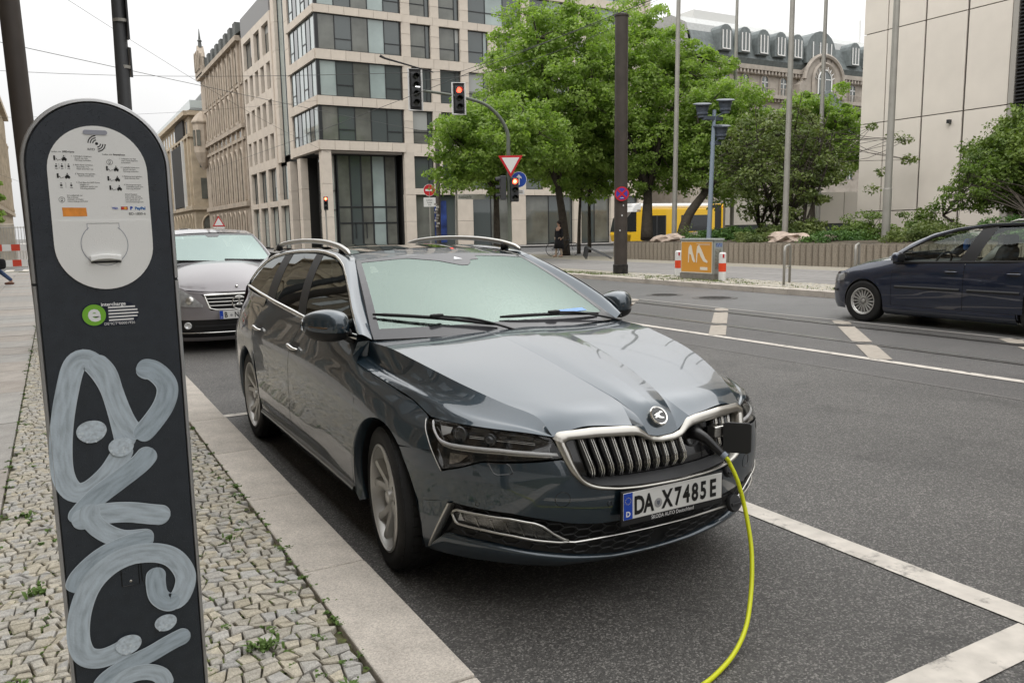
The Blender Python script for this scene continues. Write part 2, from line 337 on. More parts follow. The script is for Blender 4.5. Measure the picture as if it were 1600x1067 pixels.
# weeds in the joints
def tufts(spots, name, m, parent=None, r=.03, n=26, h=.03, **k):
    mb = MB(); g = np.random.default_rng(11)
    for (x, y, z, s_) in spots:
        for _ in range(int(n * s_)):
            a = g.uniform(0, 6.28); d = r * s_ * abs(g.normal(0, .6)); bx, by = x + d * math.cos(a), y + d * math.sin(a); l_ = h * s_ * g.uniform(.4, 1.1); w = .0035 * g.uniform(.7, 1.6); la = g.uniform(0, 6.28); t = g.uniform(.3, 1.0)
            ex, ey = bx + math.cos(la) * l_ * t, by + math.sin(la) * l_ * t; px_, py_ = -math.sin(la) * w, math.cos(la) * w
            mb.add([(bx - px_, by - py_, z), (bx + px_, by + py_, z), ((bx + ex) / 2 + px_ * 1.5, (by + ey) / 2 + py_ * 1.5, z + l_ * .5), ((bx + ex) / 2 - px_ * 1.5, (by + ey) / 2 - py_ * 1.5, z + l_ * .5), (ex, ey, z + l_ * .55)], [(0, 1, 2, 3), (3, 2, 4)])
    return mb.build(name, m, parent, kind='stuff', **k)
g = np.random.default_rng(21); sp_ = []
for _ in range(520):
    y = 1.6 + g.exponential(4.0); x = g.uniform(-.36, .80)
    if y < 20: sp_.append((x, y, ZP - .008, g.uniform(.2, .7)))
for _ in range(260): sp_.append((g.choice([-.37, .808]) + g.normal(0, .01), 1.6 + g.uniform(0, 16), ZP - .006, g.uniform(.25, .8)))
for x, y, s_ in ((.53, 2.75, 1.9), (.38, 3.5, 1.2), (.62, 3.9, 1.0), (.70, 2.35, 1.4), (.45, 2.45, 1.4), (-.18, 3.7, 1.5), (-.22, 2.9, 1.6), (-.15, 2.55, 1.5), (.55, 2.2, 1.2), (-.25, 4.8, 1.3)): sp_.append((x, y, ZP, s_))
tufts(sp_, 'pavement_weeds', M_grass)
# moss in the joints: thin patches just below the stone tops
mm = MB()
for _ in range(1500):
    y = 1.5 + g.exponential(4.5); x = g.uniform(-.36, .80); r0 = g.uniform(.006, .028); n_ = 7
    mm.ngon([(x + r0 * g.uniform(.5, 1.3) * math.cos(t), y + r0 * g.uniform(.5, 1.3) * math.sin(t), ZP - .0065) for t in np.linspace(0, 6.28, n_, endpoint=False)])
mm.build('joint_moss', mat("joint moss", (.085, .10, .03), rough=.95, noise=(40, .4, 4)), kind='stuff')
# far pavement and its kerb
fp = link('far_pavement', None, kind='structure'); ZF = .12
sheet('far_verge', 14.35, 15.9, -30, 42.5, ZF, M_cobflat, fp, kind=None); sheet('far_paving', 15.9, 60, -30, 42.5, ZF - .006, M_slabg, fp, kind=None); sheet('far_mosaic_band', 20.6, 23.5, -30, 42.5, ZF + .002, M_cobflat, fp, kind=None)
fme = MB().box(-.14, .14, -.496, .496, -.13, 0).data('kerb_stone'); fme.materials.append(M_kerb); fk = link('far_kerb', None, kind='structure')
for k in range(0, 40): link('kerb_stone', fme, None, fk, loc=(14.21, 3 + k, ZF + rng.normal(0, .003)))
slabs(15.9, 20.6, 6, 40, .94, 1.0, m=M_slabg, z=ZF + .004, parent=fp, maxn=170)
fs_ = [(14.4 + abs(g.normal(0, .35)), g.uniform(9, 30), ZF, g.uniform(.8, 2.0)) for _ in range(110)] + [(15 + g.normal(0, .4), 16.5 + g.normal(0, 1.1), ZF, g.uniform(1.0, 2.2)) for _ in range(110)] + [(14.75 + g.normal(0, .25), 21 + g.normal(0, 1.6), ZF, g.uniform(1., 2.0)) for _ in range(90)] + [(14.8 + g.normal(0, .3), 11 + g.normal(0, 1.), ZF, g.uniform(.8, 1.6)) for _ in range(40)]
tufts(fs_, 'verge_weeds', mat("verge grass", (.13, .17, .05), rough=.85), r=.09, n=8, h=.045)
mosf = mosaic(14.36, 15.88, 8.5, 20, .105, ZF + .006, seed=9); mf = MB()
for c, q in mosf: stone(mf, c, q, ZF + .008, rs)
mf.build('verge_stones', mc2, fp, kind='stuff')
sheet('corner_pavement', 14.2, 120, 57.5, 62.4, .12, M_slabg); sheet('corner_pavement', 14.2, 17.2, 62.4, 260, .12, M_slabg)
# ------------------------------------------------------------------ buildings
M_sand = mat("pale travertine cladding", (.58, .515, .44), rough=.75, noise=(1.6, .07, 8), vary=.035)
M_frame = mat("dark window frame", (.022, .024, .026), rough=.4)
M_pane = mat("office window glass", (.075, .09, .09), rough=.03, spec=.8, coat=.6, coat_rough=.01); bsdf(M_pane).inputs['Roughness'].default_value = .05
M_paneg = mat("pale blind behind glass", (.30, .36, .35), rough=.12, coat=1, coat_rough=.02, noise=(.6, .15, 4))
M_room = mat("room seen through glass", (.13, .135, .12), rough=.1, coat=.8, noise=(.7, .3, 6))
M_soff = mat("soffit", (.30, .27, .24), rough=.85)
def fr(o, ax, up_, n):   # local frame of a facade: point, along, outward normal
    return np.array(o, float), np.array(ax, float), np.array(n, float)
class Facade:
    """wall plane: a along, z up, d outward"""
    def __init__(s, o, ax, n): s.o, s.ax, s.n = np.array(o, float), np.array(ax, float), np.array(n, float)
    def P(s, a, z, d=0): return s.o + s.ax * a + s.n * d + np.array([0, 0, z])
    def box(s, mb, a0, a1, z0, z1, d0, d1):
        V = [s.P(a, z, d) for z in (z0, z1) for d in (d0, d1) for a in (a0, a1)]
        return mb.add(V, [(0, 2, 3, 1), (4, 5, 7, 6), (0, 1, 5, 4), (2, 6, 7, 3), (0, 4, 6, 2), (1, 3, 7, 5)])
_cache = {}
rw2 = random.Random(11); o_hold = [None]; M_blind = mat("grey blind", (.34, .35, .335), rough=.4, coat=.5, coat_rough=.05)
def fbox(f, name, m, parent, a0, a1, z0, z1, d0, d1, **k):
    """box part on a facade; alike sizes share one mesh"""
    key = (name, round(a1 - a0, 3), round(z1 - z0, 3), round(d1 - d0, 3), m.name, tuple(f.ax), tuple(f.n))
    if key not in _cache:
        mb = MB(); F0 = Facade((0, 0, 0), f.ax, f.n); F0.box(mb, 0, a1 - a0, 0, z1 - z0, 0, d1 - d0); me = mb.data(name); me.materials.append(m); _cache[key] = me
    p = f.P(a0, z0, d0); return link(name, _cache[key], None, parent, loc=tuple(p), **k)
def panels(f, parent, a0, a1, z0, z1, n, d=0., th=.12, name='stone_panel', m=None, gap=.02, vert=False):
    m = m or M_sand
    L_ = (z1 - z0) if vert else (a1 - a0); s_ = L_ / n
    for i in range(n):
        if vert: fbox(f, name, m, parent, a0, a1, z0 + i * s_ + gap / 2, z0 + (i + 1) * s_ - gap / 2, d - th, d)
        else: fbox(f, name, m, parent, a0 + i * s_ + gap / 2, a0 + (i + 1) * s_ - gap / 2, z0, z1, d - th, d)
def window(f, parent, a0, a1, z0, z1, muls=(), trans=(), d=-.22, pane=None, fw_=.07, panes=None, name='window'):
    """frame with its panes as sub-parts"""
    fm = MB(); F0 = Facade((0, 0, 0), f.ax, f.n); w, h = a1 - a0, z1 - z0
    F0.box(fm, 0, w, 0, fw_, 0, .08); F0.box(fm, 0, w, h - fw_, h, 0, .08); F0.box(fm, 0, fw_, fw_, h - fw_, 0, .08); F0.box(fm, w - fw_, w, fw_, h - fw_, 0, .08)
    for a in muls: F0.box(fm, a * w - fw_ / 2, a * w + fw_ / 2, fw_, h - fw_, 0, .08)
    for (x0, x1, t) in trans: F0.box(fm, x0 * w, x1 * w, t * h - fw_ / 2, t * h + fw_ / 2, .002, .078)
    key = (name, round(w, 3), round(h, 3), tuple(muls), tuple(trans), tuple(f.ax)); 
    if key not in _cache: me = fm.data(name); me.materials.append(M_frame); _cache[key] = me
    o = link(name, _cache[key], None, parent, loc=tuple(f.P(a0, z0, d)))
    ed = [0] + list(muls) + [1]
    if rw2.random() < .38 and h < 3.2:      # roller blind drawn part of the way
        i = rw2.randrange(len(ed) - 1); hb_ = h * rw2.choice([.25, .4, .55]); fbox(f, 'blind', M_blind, o_hold[0] or parent, a0 + ed[i] * w + .05, a0 + ed[i + 1] * w - .05, z1 - hb_ - .05, z1 - .05, d + .045, d + .055)
    for i in range(len(ed) - 1):
        pm = (panes[i] if panes else None) or pane or M_pane; mb = MB(); F0.box(mb, ed[i] * w + .02, ed[i + 1] * w - .02, .03, h - .03, .03, .04)
        k2 = ('pane', round(w * (ed[i + 1] - ed[i]), 3), round(h, 3), pm.name, i, len(ed), round(w, 3), tuple(f.ax))
        if k2 not in _cache: me = mb.data('pane'); me.materials.append(pm); _cache[k2] = me
        link('pane', _cache[k2], None, o)
    return o
XC, YC = 18.48, 62.45
office = thing('office_building', 'pale stone office block with large gridded windows and a glass lobby on the street corner', 'building', (0, 0, 0))
FB = Facade((XC, YC, 0), (1, 0, 0), (0, -1, 0)); FL = Facade((XC, YC, 0), (0, 1, 0), (-1, 0, 0))
def FBx(x): return x - XC
rw = random.Random(4)
ZS = [(8.59, 11.24), (11.93, 14.63), (15.37, 18.02), (18.61, 21.3), (22.0, 24.6)]
# dark core behind everything
M_core = mat("building core", (.035, .034, .032), rough=.9)
MB().box(XC + .8, 50, YC + .6, YC + 14, 7.9, 25.4).build('core', M_core, office); MB().box(XC + .6, XC + 12, YC + 14, 88.3, 7.9, 21).build('core', M_core, office); MB().box(XC + 7.2, 50, YC + .8, YC + 14, 0, 7.9).build('core', M_core, office); MB().box(XC + .8, XC + 7.2, YC + 8, 88.3, 0, 7.9).build('core', M_core, office)
# bands at every floor, wrapped round the corner
for z0, z1 in [(7.88, 8.59), (11.24, 11.93), (14.63, 15.37), (18.02, 18.61), (21.3, 22.0), (24.6, 25.6)]:
    panels(FB, office, 0, 7.1, z0, z1, 6, d=.10, th=.5); panels(FB, office, 7.1, 31.6, z0, z1, 18, d=.0, th=.4)
    panels(FL, office, 0, 8.0, z0, z1, 5, d=.10, th=.5)
# corner glass bay
for k, (z0, z1) in enumerate(ZS):
    ps = [rw.choice([M_pane, M_pane, M_paneg, M_room]) for _ in range(5)]
    window(FB, office, .25, 6.95, z0, z1, (.2, .4, .6, .8), ((.2, .4, .33), (.8, 1, .33)), d=-.15, panes=[M_paneg if k % 2 else M_room, M_pane, M_room, M_paneg if k else M_pane, M_pane])
    window(FL, office, .25, 7.4, z0, z1, (.17, .34, .5, .67, .84), ((.34, .5, .33), (.84, 1, .33)), d=-.15, panes=[M_paneg, M_pane, M_paneg, M_paneg, M_pane, M_paneg])
    MB().box(XC + .05, XC + .28, YC + .05, YC + .28, z0, z1).build('corner_post', M_frame, office)
    fbox(FB, 'interior_lamp', M_soff, office, 2, 5, z1 - .35, z1 - .3, -2, -1.6)
# piers and single windows on the right-hand front
wx = [(7.81, 9.61), (10.35, 12.27), (12.98, 14.92), (15.72, 17.6), (18.4, 20.3), (21.1, 23.0), (23.75, 25.65), (26.4, 28.3)]
for k, (z0, z1) in enumerate(ZS):
    if k < 3: W_ = wx
    else: W_ = wx[:2] + [(13.04, 18.2), (19.0, 24.2), (24.9, 29.9)]
    prev = 7.05
    for (a0, a1) in W_ + [(31.4, 31.4)]:
        if a0 - prev > .05:
            wd = a0 - prev
            panels(FB, office, prev, a0, z0, z1, 3, d=0, th=.4, vert=True)
        prev = a1
    for (a0, a1) in W_:
        if a1 - a0 < 3: window(FB, office, a0, a1, z0, z1, (.78,), ((0, .78, .36),), d=-.32, panes=[rw.choice([M_pane, M_room, M_pane]), M_paneg if rw.random() < .5 else M_pane])
        else: window(FB, office, a0, a1, z0, z1, (.33, .66), ((0, 1, .36),), d=-.32, panes=[M_pane, M_paneg, M_pane])
# upper side wing of windows on the left-hand front
fz = [(8.59, 10.9), (11.75, 13.95), (14.85, 17.3)]
panels(FL, office, 8.0, 9.2, 7.88, 21.5, 6, d=-.1, th=.3, vert=True); panels(FL, office, 12.4, 13.6, 7.88, 22.5, 6, d=-.1, th=.3, vert=True)
window(FL, office, 9.2, 12.4, 8.4, 22.0, (.5,), (), d=-.5, panes=[M_paneg, M_paneg])
wy = [13.6 + .75 + i * 2.42 for i in range(5)]
for zz0, zz1 in [(7.57, 8.4), (10.7, 11.55), (13.75, 14.7), (17.1, 17.9), (20.6, 21.3)]: panels(FL, office, 13.6, 26.0, zz0, zz1, 5, d=0, th=.35)
rows_ = [(8.4, 10.7), (11.55, 13.75), (14.7, 17.1), (17.9, 20.6)]
for r_, (z0, z1) in enumerate(rows_):
    prev = 13.6; big = r_ == 3
    spans = [(a, a + 1.45) for a in wy] if not big else [(14.3, 16.9), (18.0, 20.4), (21.6, 25.2)]
    for a0, a1 in spans + [(26.0, 26)]:
        if a0 - prev > .05: fbox(FL, 'pier', M_sand, office, prev, a0, z0, z1, -.35, 0)
        prev = a1
    for a0, a1 in spans: window(FL, office, a0, a1, z0, z1, () if not big else (.5,), (), d=-.4, pane=M_room if rw.random() < .5 else M_pane)
MB().box(XC, XC + 9, 76.2, 88.4, 21.3, 23.2).build('parapet', mat("grey parapet", (.25, .25, .25), rough=.7), office)
# two-storey lobby under the corner
for a in (.12, ): panels(FB, office, a, a + .75, .12, 7.88, 3, d=-.0, th=.75, vert=True)
for a in (5.8, 9.2): panels(FL, office, a, a + 1.0, .12, 7.7, 3, d=0, th=.6, vert=True)
pcurve = [Facade((XC + 1.6, YC + 4.6, 0), (.35, -.937, 0), (-.937, -.35, 0)), Facade((XC + 2.6, YC + 1.9, 0), (.93, -.368, 0), (-.368, -.93, 0))]
window(FL, office, 1.2, 5.8, .12, 7.7, (.25, .5, .75), ((0, 1, .42), (0, 1, .62)), d=-1.5, panes=[M_paneg, M_room, M_paneg, M_room], fw_=.12)
window(FB, office, 1.6, 6.7, .12, 7.7, (.22, .4, .58, .8), ((0, 1, .28), (0, 1, .45)), d=-1.3, panes=[M_room, M_pane, M_room, M_paneg, M_room], fw_=.12)
MB().box(XC + .2, XC + 6.8, YC + .1, YC + 2.2, 7.7, 7.86).build('soffit', M_soff, office)
for x, w in ((3.0, .06), (3.9, .06)): fbox(FB, 'door_handle', M_frame, office, x, x + w, 1.0, 2.3, -1.2, -1.15)
# ground floor, right-hand front
gp = [(6.95, 7.85), (11.65, 13.1), (16.9, 18.35), (23.5, 24.3), (27.7, 28.5), (31.0, 31.6)]
for a0, a1 in gp: panels(FB, office, a0, a1, .12, 4.5, 2, d=0, th=.5, vert=True)
panels(FB, office, 6.95, 31.6, 4.5, 5.0, 14, d=.02, th=.45)
for i in range(len(gp) - 1):
    window(FB, office, gp[i][1], gp[i + 1][0], .12, 4.5, (.5,), (), d=-.4, panes=[M_pane, M_room] if i % 2 else [M_room, M_pane])
    n = 2; w0, w1 = gp[i][1], gp[i + 1][0]
for a0, a1 in wx: window(FB, office, a0, a1, 5.0, 7.6, (.78,), (), d=-.35)
prev = 6.95
for a0, a1 in wx + [(31.4, 31.4)]: fbox(FB, 'pier', M_sand, office, prev, a0, 5.0, 7.88, -.4, 0); prev = a1
for a0, a1 in wx: fbox(FB, 'stone_panel', M_sand, office, a0, a1, 7.6, 7.88, -.4, 0)
fbox(FB, 'poster', mat("blue poster", (.02, .04, .15), rough=.3, noise=(1.2, .8, 5)), office, 9.6, 10.7, .5, 4.0, -.3, -.28)
# ground floor, left-hand front
for a0, a1 in ((13.2, 14.2), (17.4, 18.3), (21.4, 22.3), (25.0, 26.0)): panels(FL, office, a0, a1, .12, 7.57, 3, d=0, th=.5, vert=True)
for a0, a1 in ((10.2, 13.2), (14.2, 17.4), (18.3, 21.4), (22.3, 25.0)):
    window(FL, office, a0, a1, .12, 4.0, (.5,), (), d=-.4, panes=[M_room, M_paneg]); window(FL, office, a0, a1, 4.5, 7.57, (.33, .66), (), d=-.4, panes=[M_pane, M_paneg, M_pane]); fbox(FL, 'stone_panel', M_sand, office, a0, a1, 4.0, 4.5, -.4, .05)
MB().box(50.2, 50.8, YC, YC + 13, 0, 25.6).build('side_wall', M_sand, office)

# ---- gothic sandstone building, then the corner palace beyond it
M_old = mat("weathered sandstone", (.40, .34, .275), rough=.85, noise=(1.2, .18, 10), vary=.05)
M_old2 = mat("warm sandstone", (.44, .37, .275), rough=.85, noise=(1.0, .2, 10), vary=.05)
M_slate = mat("slate roof", (.10, .105, .10), rough=.7, noise=(2, .25, 8))
goth = thing('gothic_building', 'old sandstone building with pointed gable and tall arched windows, left of the office block', 'building')
def arch_poly(w, h, n=10, pointed=False):
    r = w / 2; s_ = h - r * (1.3 if pointed else 1)
    t = np.linspace(0, math.pi, n); return [(0, 0), (w, 0), (w, s_)] + [(r + r * math.cos(a), s_ + r * (1.3 if pointed else 1) * math.sin(a)) for a in t[1:-1]] + [(0, s_)]
def archwin(f, parent, a, z, w, h, m=M_pane, d=-.02, pointed=False, surround=None, wide=.28, bars=0, barm=None, depth=.06, name='window'):
    o = MB().prism(arch_poly(w, h, pointed=pointed), f.P(a, z, d), f.ax, (0, 0, 1), f.n * depth).build(name, m, parent)
    if surround:
        pl = arch_poly(w + .08, h + .04, 14, pointed)[1:]; pts = [f.P(a - .04 + x, z + y, d + .1) for x, y in pl] + [f.P(a - .04, z, d + .1)]
        MB().tube(pts, wide / 2, 4, cap=False).build('window_surround', surround, o)
    if bars:
        b = MB(); F0 = f
        for i in range(1, bars + 1): F0.box(b, a + w * i / (bars + 1) - .05, a + w * i / (bars + 1) + .05, z, z + h * .93, d + depth, d + depth + .04)
        F0.box(b, a, a + w, z + h * .62, z + h * .62 + .09, d + depth, d + depth + .04)
        b.build('window_frame', barm or M_frame, o)
    return o
FG = Facade((XC, 89.0, 0), (0, 1, 0), (-1, 0, 0))
MB().box(XC, XC + 12, 89.0, 114.7, 0, 21.6).build('wall', M_old, goth)
for z, d, h in ((21.3, .5, .5), (12.6, .35, .45), (11.4, .2, .3), (4.5, .3, .5), (17.0, .12, .2)): fbox(FG, 'cornice', M_old, goth, 0, 25.6, z, z + h, 0, d)
for i in range(8):
    a = 1.6 + i * 2.75
    fbox(FG, 'pilaster', M_old, goth, a - .85, a - .55, 5.2, 21.3, 0, .22)
    archwin(FG, goth, a, 5.0, 1.3, 5.6, M_room, surround=M_old, pointed=True)
    for q in (0, 1.0): fbox(FG, 'window', M_room, goth, a - .1 + q * .9, a + .55 + q * .9, 12.95 - 2.0 + .9, 12.55, .0, .04) if False else archwin(FG, goth, a - .05 + q * .75, 8.0 + 3.55, .5, .01 + .9, M_room)
    archwin(FG, goth, a + .05, 13.4, 1.15, 3.3, M_room, surround=M_old); archwin(FG, goth, a + .05, 17.4, 1.15, 3.4, M_room, surround=M_old, pointed=True)
    fbox(FG, 'balcony_sill', M_old, goth, a - .2, a + 1.5, 13.0, 13.35, 0, .35)
    archwin(FG, goth, a + .15, .3, 1.1, 3.6, M_room, surround=M_old)
    d_ = MB(); FG.box(d_, a, a + 1.3, 22.0, 23.5, -1.2, .1); d_.build('dormer', M_slate, goth)
MB().add([(XC - .4, 89, 21.9), (XC - .4, 114.9, 21.9), (XC + 6, 114.9, 27), (XC + 6, 89, 27)], [(0, 3, 2, 1)]).build('roof', M_slate, goth)
# stepped gable with spire and oriel at the far corner
gy = 110.0
gb = MB().prism([(0, 0), (5.2, 0), (5.2, 1.0), (4.4, 1.0), (4.4, 1.9), (3.5, 1.9), (3.3, 2.8), (2.6, 3.8), (1.9, 2.8), (1.7, 1.9), (.8, 1.9), (.8, 1.0), (0, 1.0)], (XC - .5, gy, 21.6), (0, 1, 0), (0, 0, 1), (.8, 0, 0)).build('gable', M_old, goth)
MB().lathe([(.25, 0), (.2, .7), (.32, .8), (.15, 1.0), (.03, 2.3)], (XC - .1, gy + 2.6, 25.2), n=8).build('finial', M_slate, gb, smooth=False)
for yy in (gy + .2, gy + 5.0): MB().lathe([(.2, 0), (.2, 1.0), (.28, 1.1), (.02, 1.9)], (XC - .2, yy, 22.5), n=6).build('pinnacle', M_old, gb)
for k in range(3): archwin(FG, gb, gy - 89 + .9 + k * 1.25, 22.3, .8, 2.3, M_room, d=.52, surround=M_old, wide=.16)
orl = MB().lathe([(.2, 10.0), (.7, 10.8), (1.05, 11.8), (1.15, 12.1), (1.15, 15.6), (1.35, 15.9), (1.3, 16.1), (.8, 16.8), (.1, 17.4)], (XC - .4, 113.2, 0), n=10).build('oriel', M_old, goth)
for k in range(3):
    a = math.pi * (.86 + .22 * k); c = np.array([XC - .4 + 1.13 * math.cos(a), 113.2 + 1.13 * math.sin(a), 0]); fo = Facade(c, (-math.sin(a), math.cos(a), 0), (math.cos(a), math.sin(a), 0)); fo.box(mbx := MB(), -.25, .25, 12.9, 14.9, -.02, .05); mbx.build('window', M_room, orl)
pal = thing('palace_building', 'far sandstone corner building with glass roof box and giant pilasters', 'building')
FP = Facade((17.2, 118, 0), (0, 1, 0), (-1, 0, 0)); FPs = Facade((17.2, 118, 0), (1, 0, 0), (0, -1, 0))
MB().box(17.2, 30, 118, 166, 0, 17.8).build('wall', M_old2, pal)
for f, w in ((FP, 48), (FPs, 12)):
    for z, d, h in ((17.4, .7, .6), (14.6, .3, .4), (4.9, .35, .6)): fbox(f, 'cornice', M_old2, pal, -.2, w, z, z + h, 0, d)
for i in range(15):
    a = 1.2 + i * 3.1; fbox(FP, 'pilaster', M_old2, pal, a - .5, a, 5.5, 14.6, 0, .3)
    archwin(FP, pal, a + .7, .4, 1.5, 3.9, M_room, surround=M_old2); fbox(FP, 'window', M_room, pal, a + .6, a + 2.0, 6.2, 9.2, 0, .04); fbox(FP, 'window', M_room, pal, a + .6, a + 2.0, 10.4, 13.8, 0, .04); fbox(FP, 'window', M_room, pal, a + .8, a + 1.8, 15.2, 16.9, 0, .04)
fbox(FP, 'glass_bay', M_core, pal, 6, 17, 5.4, 14.2, .0, .35); fbox(FP, 'bay_frame', mat("white frame", (.7, .7, .68), rough=.5), pal, 5.75, 6, 5.2, 14.6, 0, .45); fbox(FP, 'bay_frame', MATS["white frame"], pal, 17, 17.25, 5.2, 14.6, 0, .45); fbox(FP, 'glass_bay', M_core, pal, 4, 12, 14.9, 17.2, .0, .3)
for k in range(3):
    fbox(FPs, 'window', M_room, pal, 1.0 + 1.9 * k, 1.9 + 1.9 * k, 6.4, 9.2, 0, .05); fbox(FPs, 'window', M_room, pal, 1.0 + 1.9 * k, 1.9 + 1.9 * k, 10.6, 13.6, 0, .05)
archwin(FPs, pal, .9, .3, 2.6, 4.0, M_room, surround=M_old2)
gx = MB().box(17.6, 26, 119, 165, 18.3, 19.6).build('roof_box', glassy("roof glass", (.6, .65, .66), (.9, .95, .95), f0=.2) if False else mat("pale roof glass", (.45, .5, .5), rough=.15), pal)
MB().add([(17.4, 118.3, 18.2), (24, 118.3, 18.2), (24, 124, 21.4), (20, 124, 21.4), (17.4, 130, 18.2)], [(0, 1, 2, 3), (0, 3, 4)]).build('roof', M_slate, pal)
MB().lathe([(.02, 20), (.3, 20.2), (.45, 20.6), (.3, 21), (.02, 21.1)], (20.5, 122, 0), n=12).build('finial', M_old2, pal, smooth=True)
# ---- near left-hand row and the far left-hand row
left = thing('tenement_building', 'tall ornate stone tenement at the far left edge behind the dark leaning pole', 'building')
MB().box(-16, -5.2, 60, 150, 0, 20).build('wall', M_old2, left); FLL = Facade((-5.2, 60, 0), (0, 1, 0), (1, 0, 0)); FLs = Facade((-16, 60, 0), (1, 0, 0), (0, -1, 0))
for z, d, h in ((19.4, .7, .7), (15.2, .3, .3), (10.2, .35, .4), (4.8, .4, .5)):
    fbox(FLL, 'cornice', M_old2, left, -.2, 90, z, z + h, 0, d); fbox(FLs, 'cornice', M_old2, left, 0, 11, z, z + h, 0, d)
for i in range(26):
    a = .8 + i * 3.4
    for z in (6.0, 11.2, 16.0): archwin(FLL, left, a, z, 1.3, 2.9, M_room, surround=M_old2)
    MB().lathe([(.3, 5.3), (.34, 5.6), (.26, 6), (.24, 14.6), (.34, 15), (.34, 15.2)], (-5.0, 60 + a - 1, 0), n=10).build('column', M_old2, left, smooth=True)
for i in range(3):
    for z in (6.0, 11.2, 16.0): archwin(FLs, left, 1 + i * 3.3, z, 1.3, 2.9, M_room, surround=M_old2)
row = thing('apartment_building', 'stone apartment house along the near pavement, seen mirrored in the car doors', 'building')
M_row = mat("beige render facade", (.22, .18, .135), rough=.85, noise=(.8, .15, 6))
MB().box(-18, -6.0, -40, 40, 0, 21).build('wall', M_row, row); FR = Facade((-6.0, -40, 0), (0, 1, 0), (1, 0, 0))
for z, d, h in ((20.4, .8, .7), (4.9, .35, .5), (9.0, .15, .2), (13.0, .15, .2)): fbox(FR, 'cornice', M_row, row, 0, 80, z, z + h, 0, d)
for i in range(24):
    a = 1.2 + i * 3.3
    for z in (5.9, 10.0, 14.0, 17.6): fbox(FR, 'window', M_pane, row, a, a + 1.3, z, z + 2.2, -.0, .03); fbox(FR, 'window_surround', M_old, row, a - .2, a + 1.5, z + 2.25, z + 2.5, 0, .2)
    archwin(FR, row, a - .3, .2, 2.0, 3.9, M_pane, surround=M_old)
near = thing('street_building', 'plain beige building seen only as a dark band mirrored in the grey car', 'building')
MB().box(-6, 60, -82, -65, 0, 17).build('wall', M_row, near)
FN = Facade((-6, -65, 0), (1, 0, 0), (0, 1, 0))
for i in range(18):
    for z in (2, 6, 10, 13.5): fbox(FN, 'window', M_pane, near, 1.5 + i * 3.6, 3.2 + i * 3.6, z, z + 2.3, 0, .04)
# ---- old ornate building beyond the trees, right
M_gry = mat("grey ornate stone", (.37, .33, .285), rough=.85, noise=(1.5, .16, 10))
M_zinc = mat("dark slate mansard", (.15, .17, .17), rough=.65, noise=(3, .2, 8)); M_roofl = mat("light slate roof", (.38, .39, .38), rough=.6, noise=(4, .12, 8)); M_wf = mat("white window frame", (.72, .72, .70), rough=.5)
orn = thing('ornate_building', 'old grey stone building with slate mansard roof, white dormers and curved gable beyond the trees', 'building')
FO = Facade((56, YC, 0), (1, 0, 0), (0, -1, 0))
MB().box(56, 100, YC, YC + 14, 0, 17.6).build('wall', M_gry, orn)
for z, d, h in ((17.3, .55, .45), (16.9, .3, .2), (14.55, .7, .35), (10.2, .35, .4)): fbox(FO, 'cornice', M_gry, orn, -.2, 44, z, z + h, 0, d)
dent = MB()
for i in range(88): FO.box(dent, i * .5, i * .5 + .22, 16.95, 17.3, .3, .5); FO.box(dent, i * .5, i * .5 + .22, 14.25, 14.55, 0, .5)
dent.build('dentils', M_gry, orn, kind='stuff')
MB().prism([(0, 17.75), (-.3, 18.3), (.9, 21.4), (3.2, 22.6), (12, 22.6), (14, 17.75)], (56, YC, 0), (0, 1, 0), (0, 0, 1), (44, 0, 0)).build('roof', M_roofl, orn)
MB().prism([(-.05, 17.75), (-.4, 18.35), (.45, 20.6), (.85, 20.6)], (56, YC - .02, 0), (0, 1, 0), (0, 0, 1), (44, 0, 0)).build('mansard', M_zinc, orn)
for x in (58.9, 61.5, 64.1, 66.6, 69.1, 78.2, 80.8, 83.4, 86.0):
    dr = MB().prism(arch_poly(1.7, 2.5, 8), (x, YC - .75, 18.75), (1, 0, 0), (0, 0, 1), (0, 1.8, 0)).build('dormer', M_zinc, orn)
    fd = Facade((x, YC - .75, 18.75), (1, 0, 0), (0, -1, 0)); MB().prism(arch_poly(1.05, 1.85, 8), fd.P(.32, .15, .0), (1, 0, 0), (0, 0, 1), (0, -.05, 0)).build('window', M_pane, dr)
    b = MB(); fd.box(b, .30, .42, .15, 1.9, .05, .10); fd.box(b, 1.27, 1.39, .15, 1.9, .05, .10); fd.box(b, .79, .90, .15, 1.95, .05, .10); fd.box(b, .3, 1.39, .10, .2, .05, .12); b.build('window_frame', M_wf, dr)
bigd = MB().prism(arch_poly(4.6, 3.4, 12), (71.2, YC - .8, 18.5), (1, 0, 0), (0, 0, 1), (0, 2, 0)).build('dormer', M_zinc, orn)
fd = Facade((71.2, YC - .8, 18.5), (1, 0, 0), (0, -1, 0)); b = MB(); MB().prism([(.9, .2), (3.8, .2), (3.8, 1.9), (.9, 1.9)], fd.P(0, 0, 0), (1, 0, 0), (0, 0, 1), (0, -.04, 0)).build('window', M_pane, bigd)
for q in (.9, 2.0, 3.0, 3.75): fd.box(b, q, q + .12, .2, 2.2, .05, .1)
b.build('window_frame', M_wf, bigd)
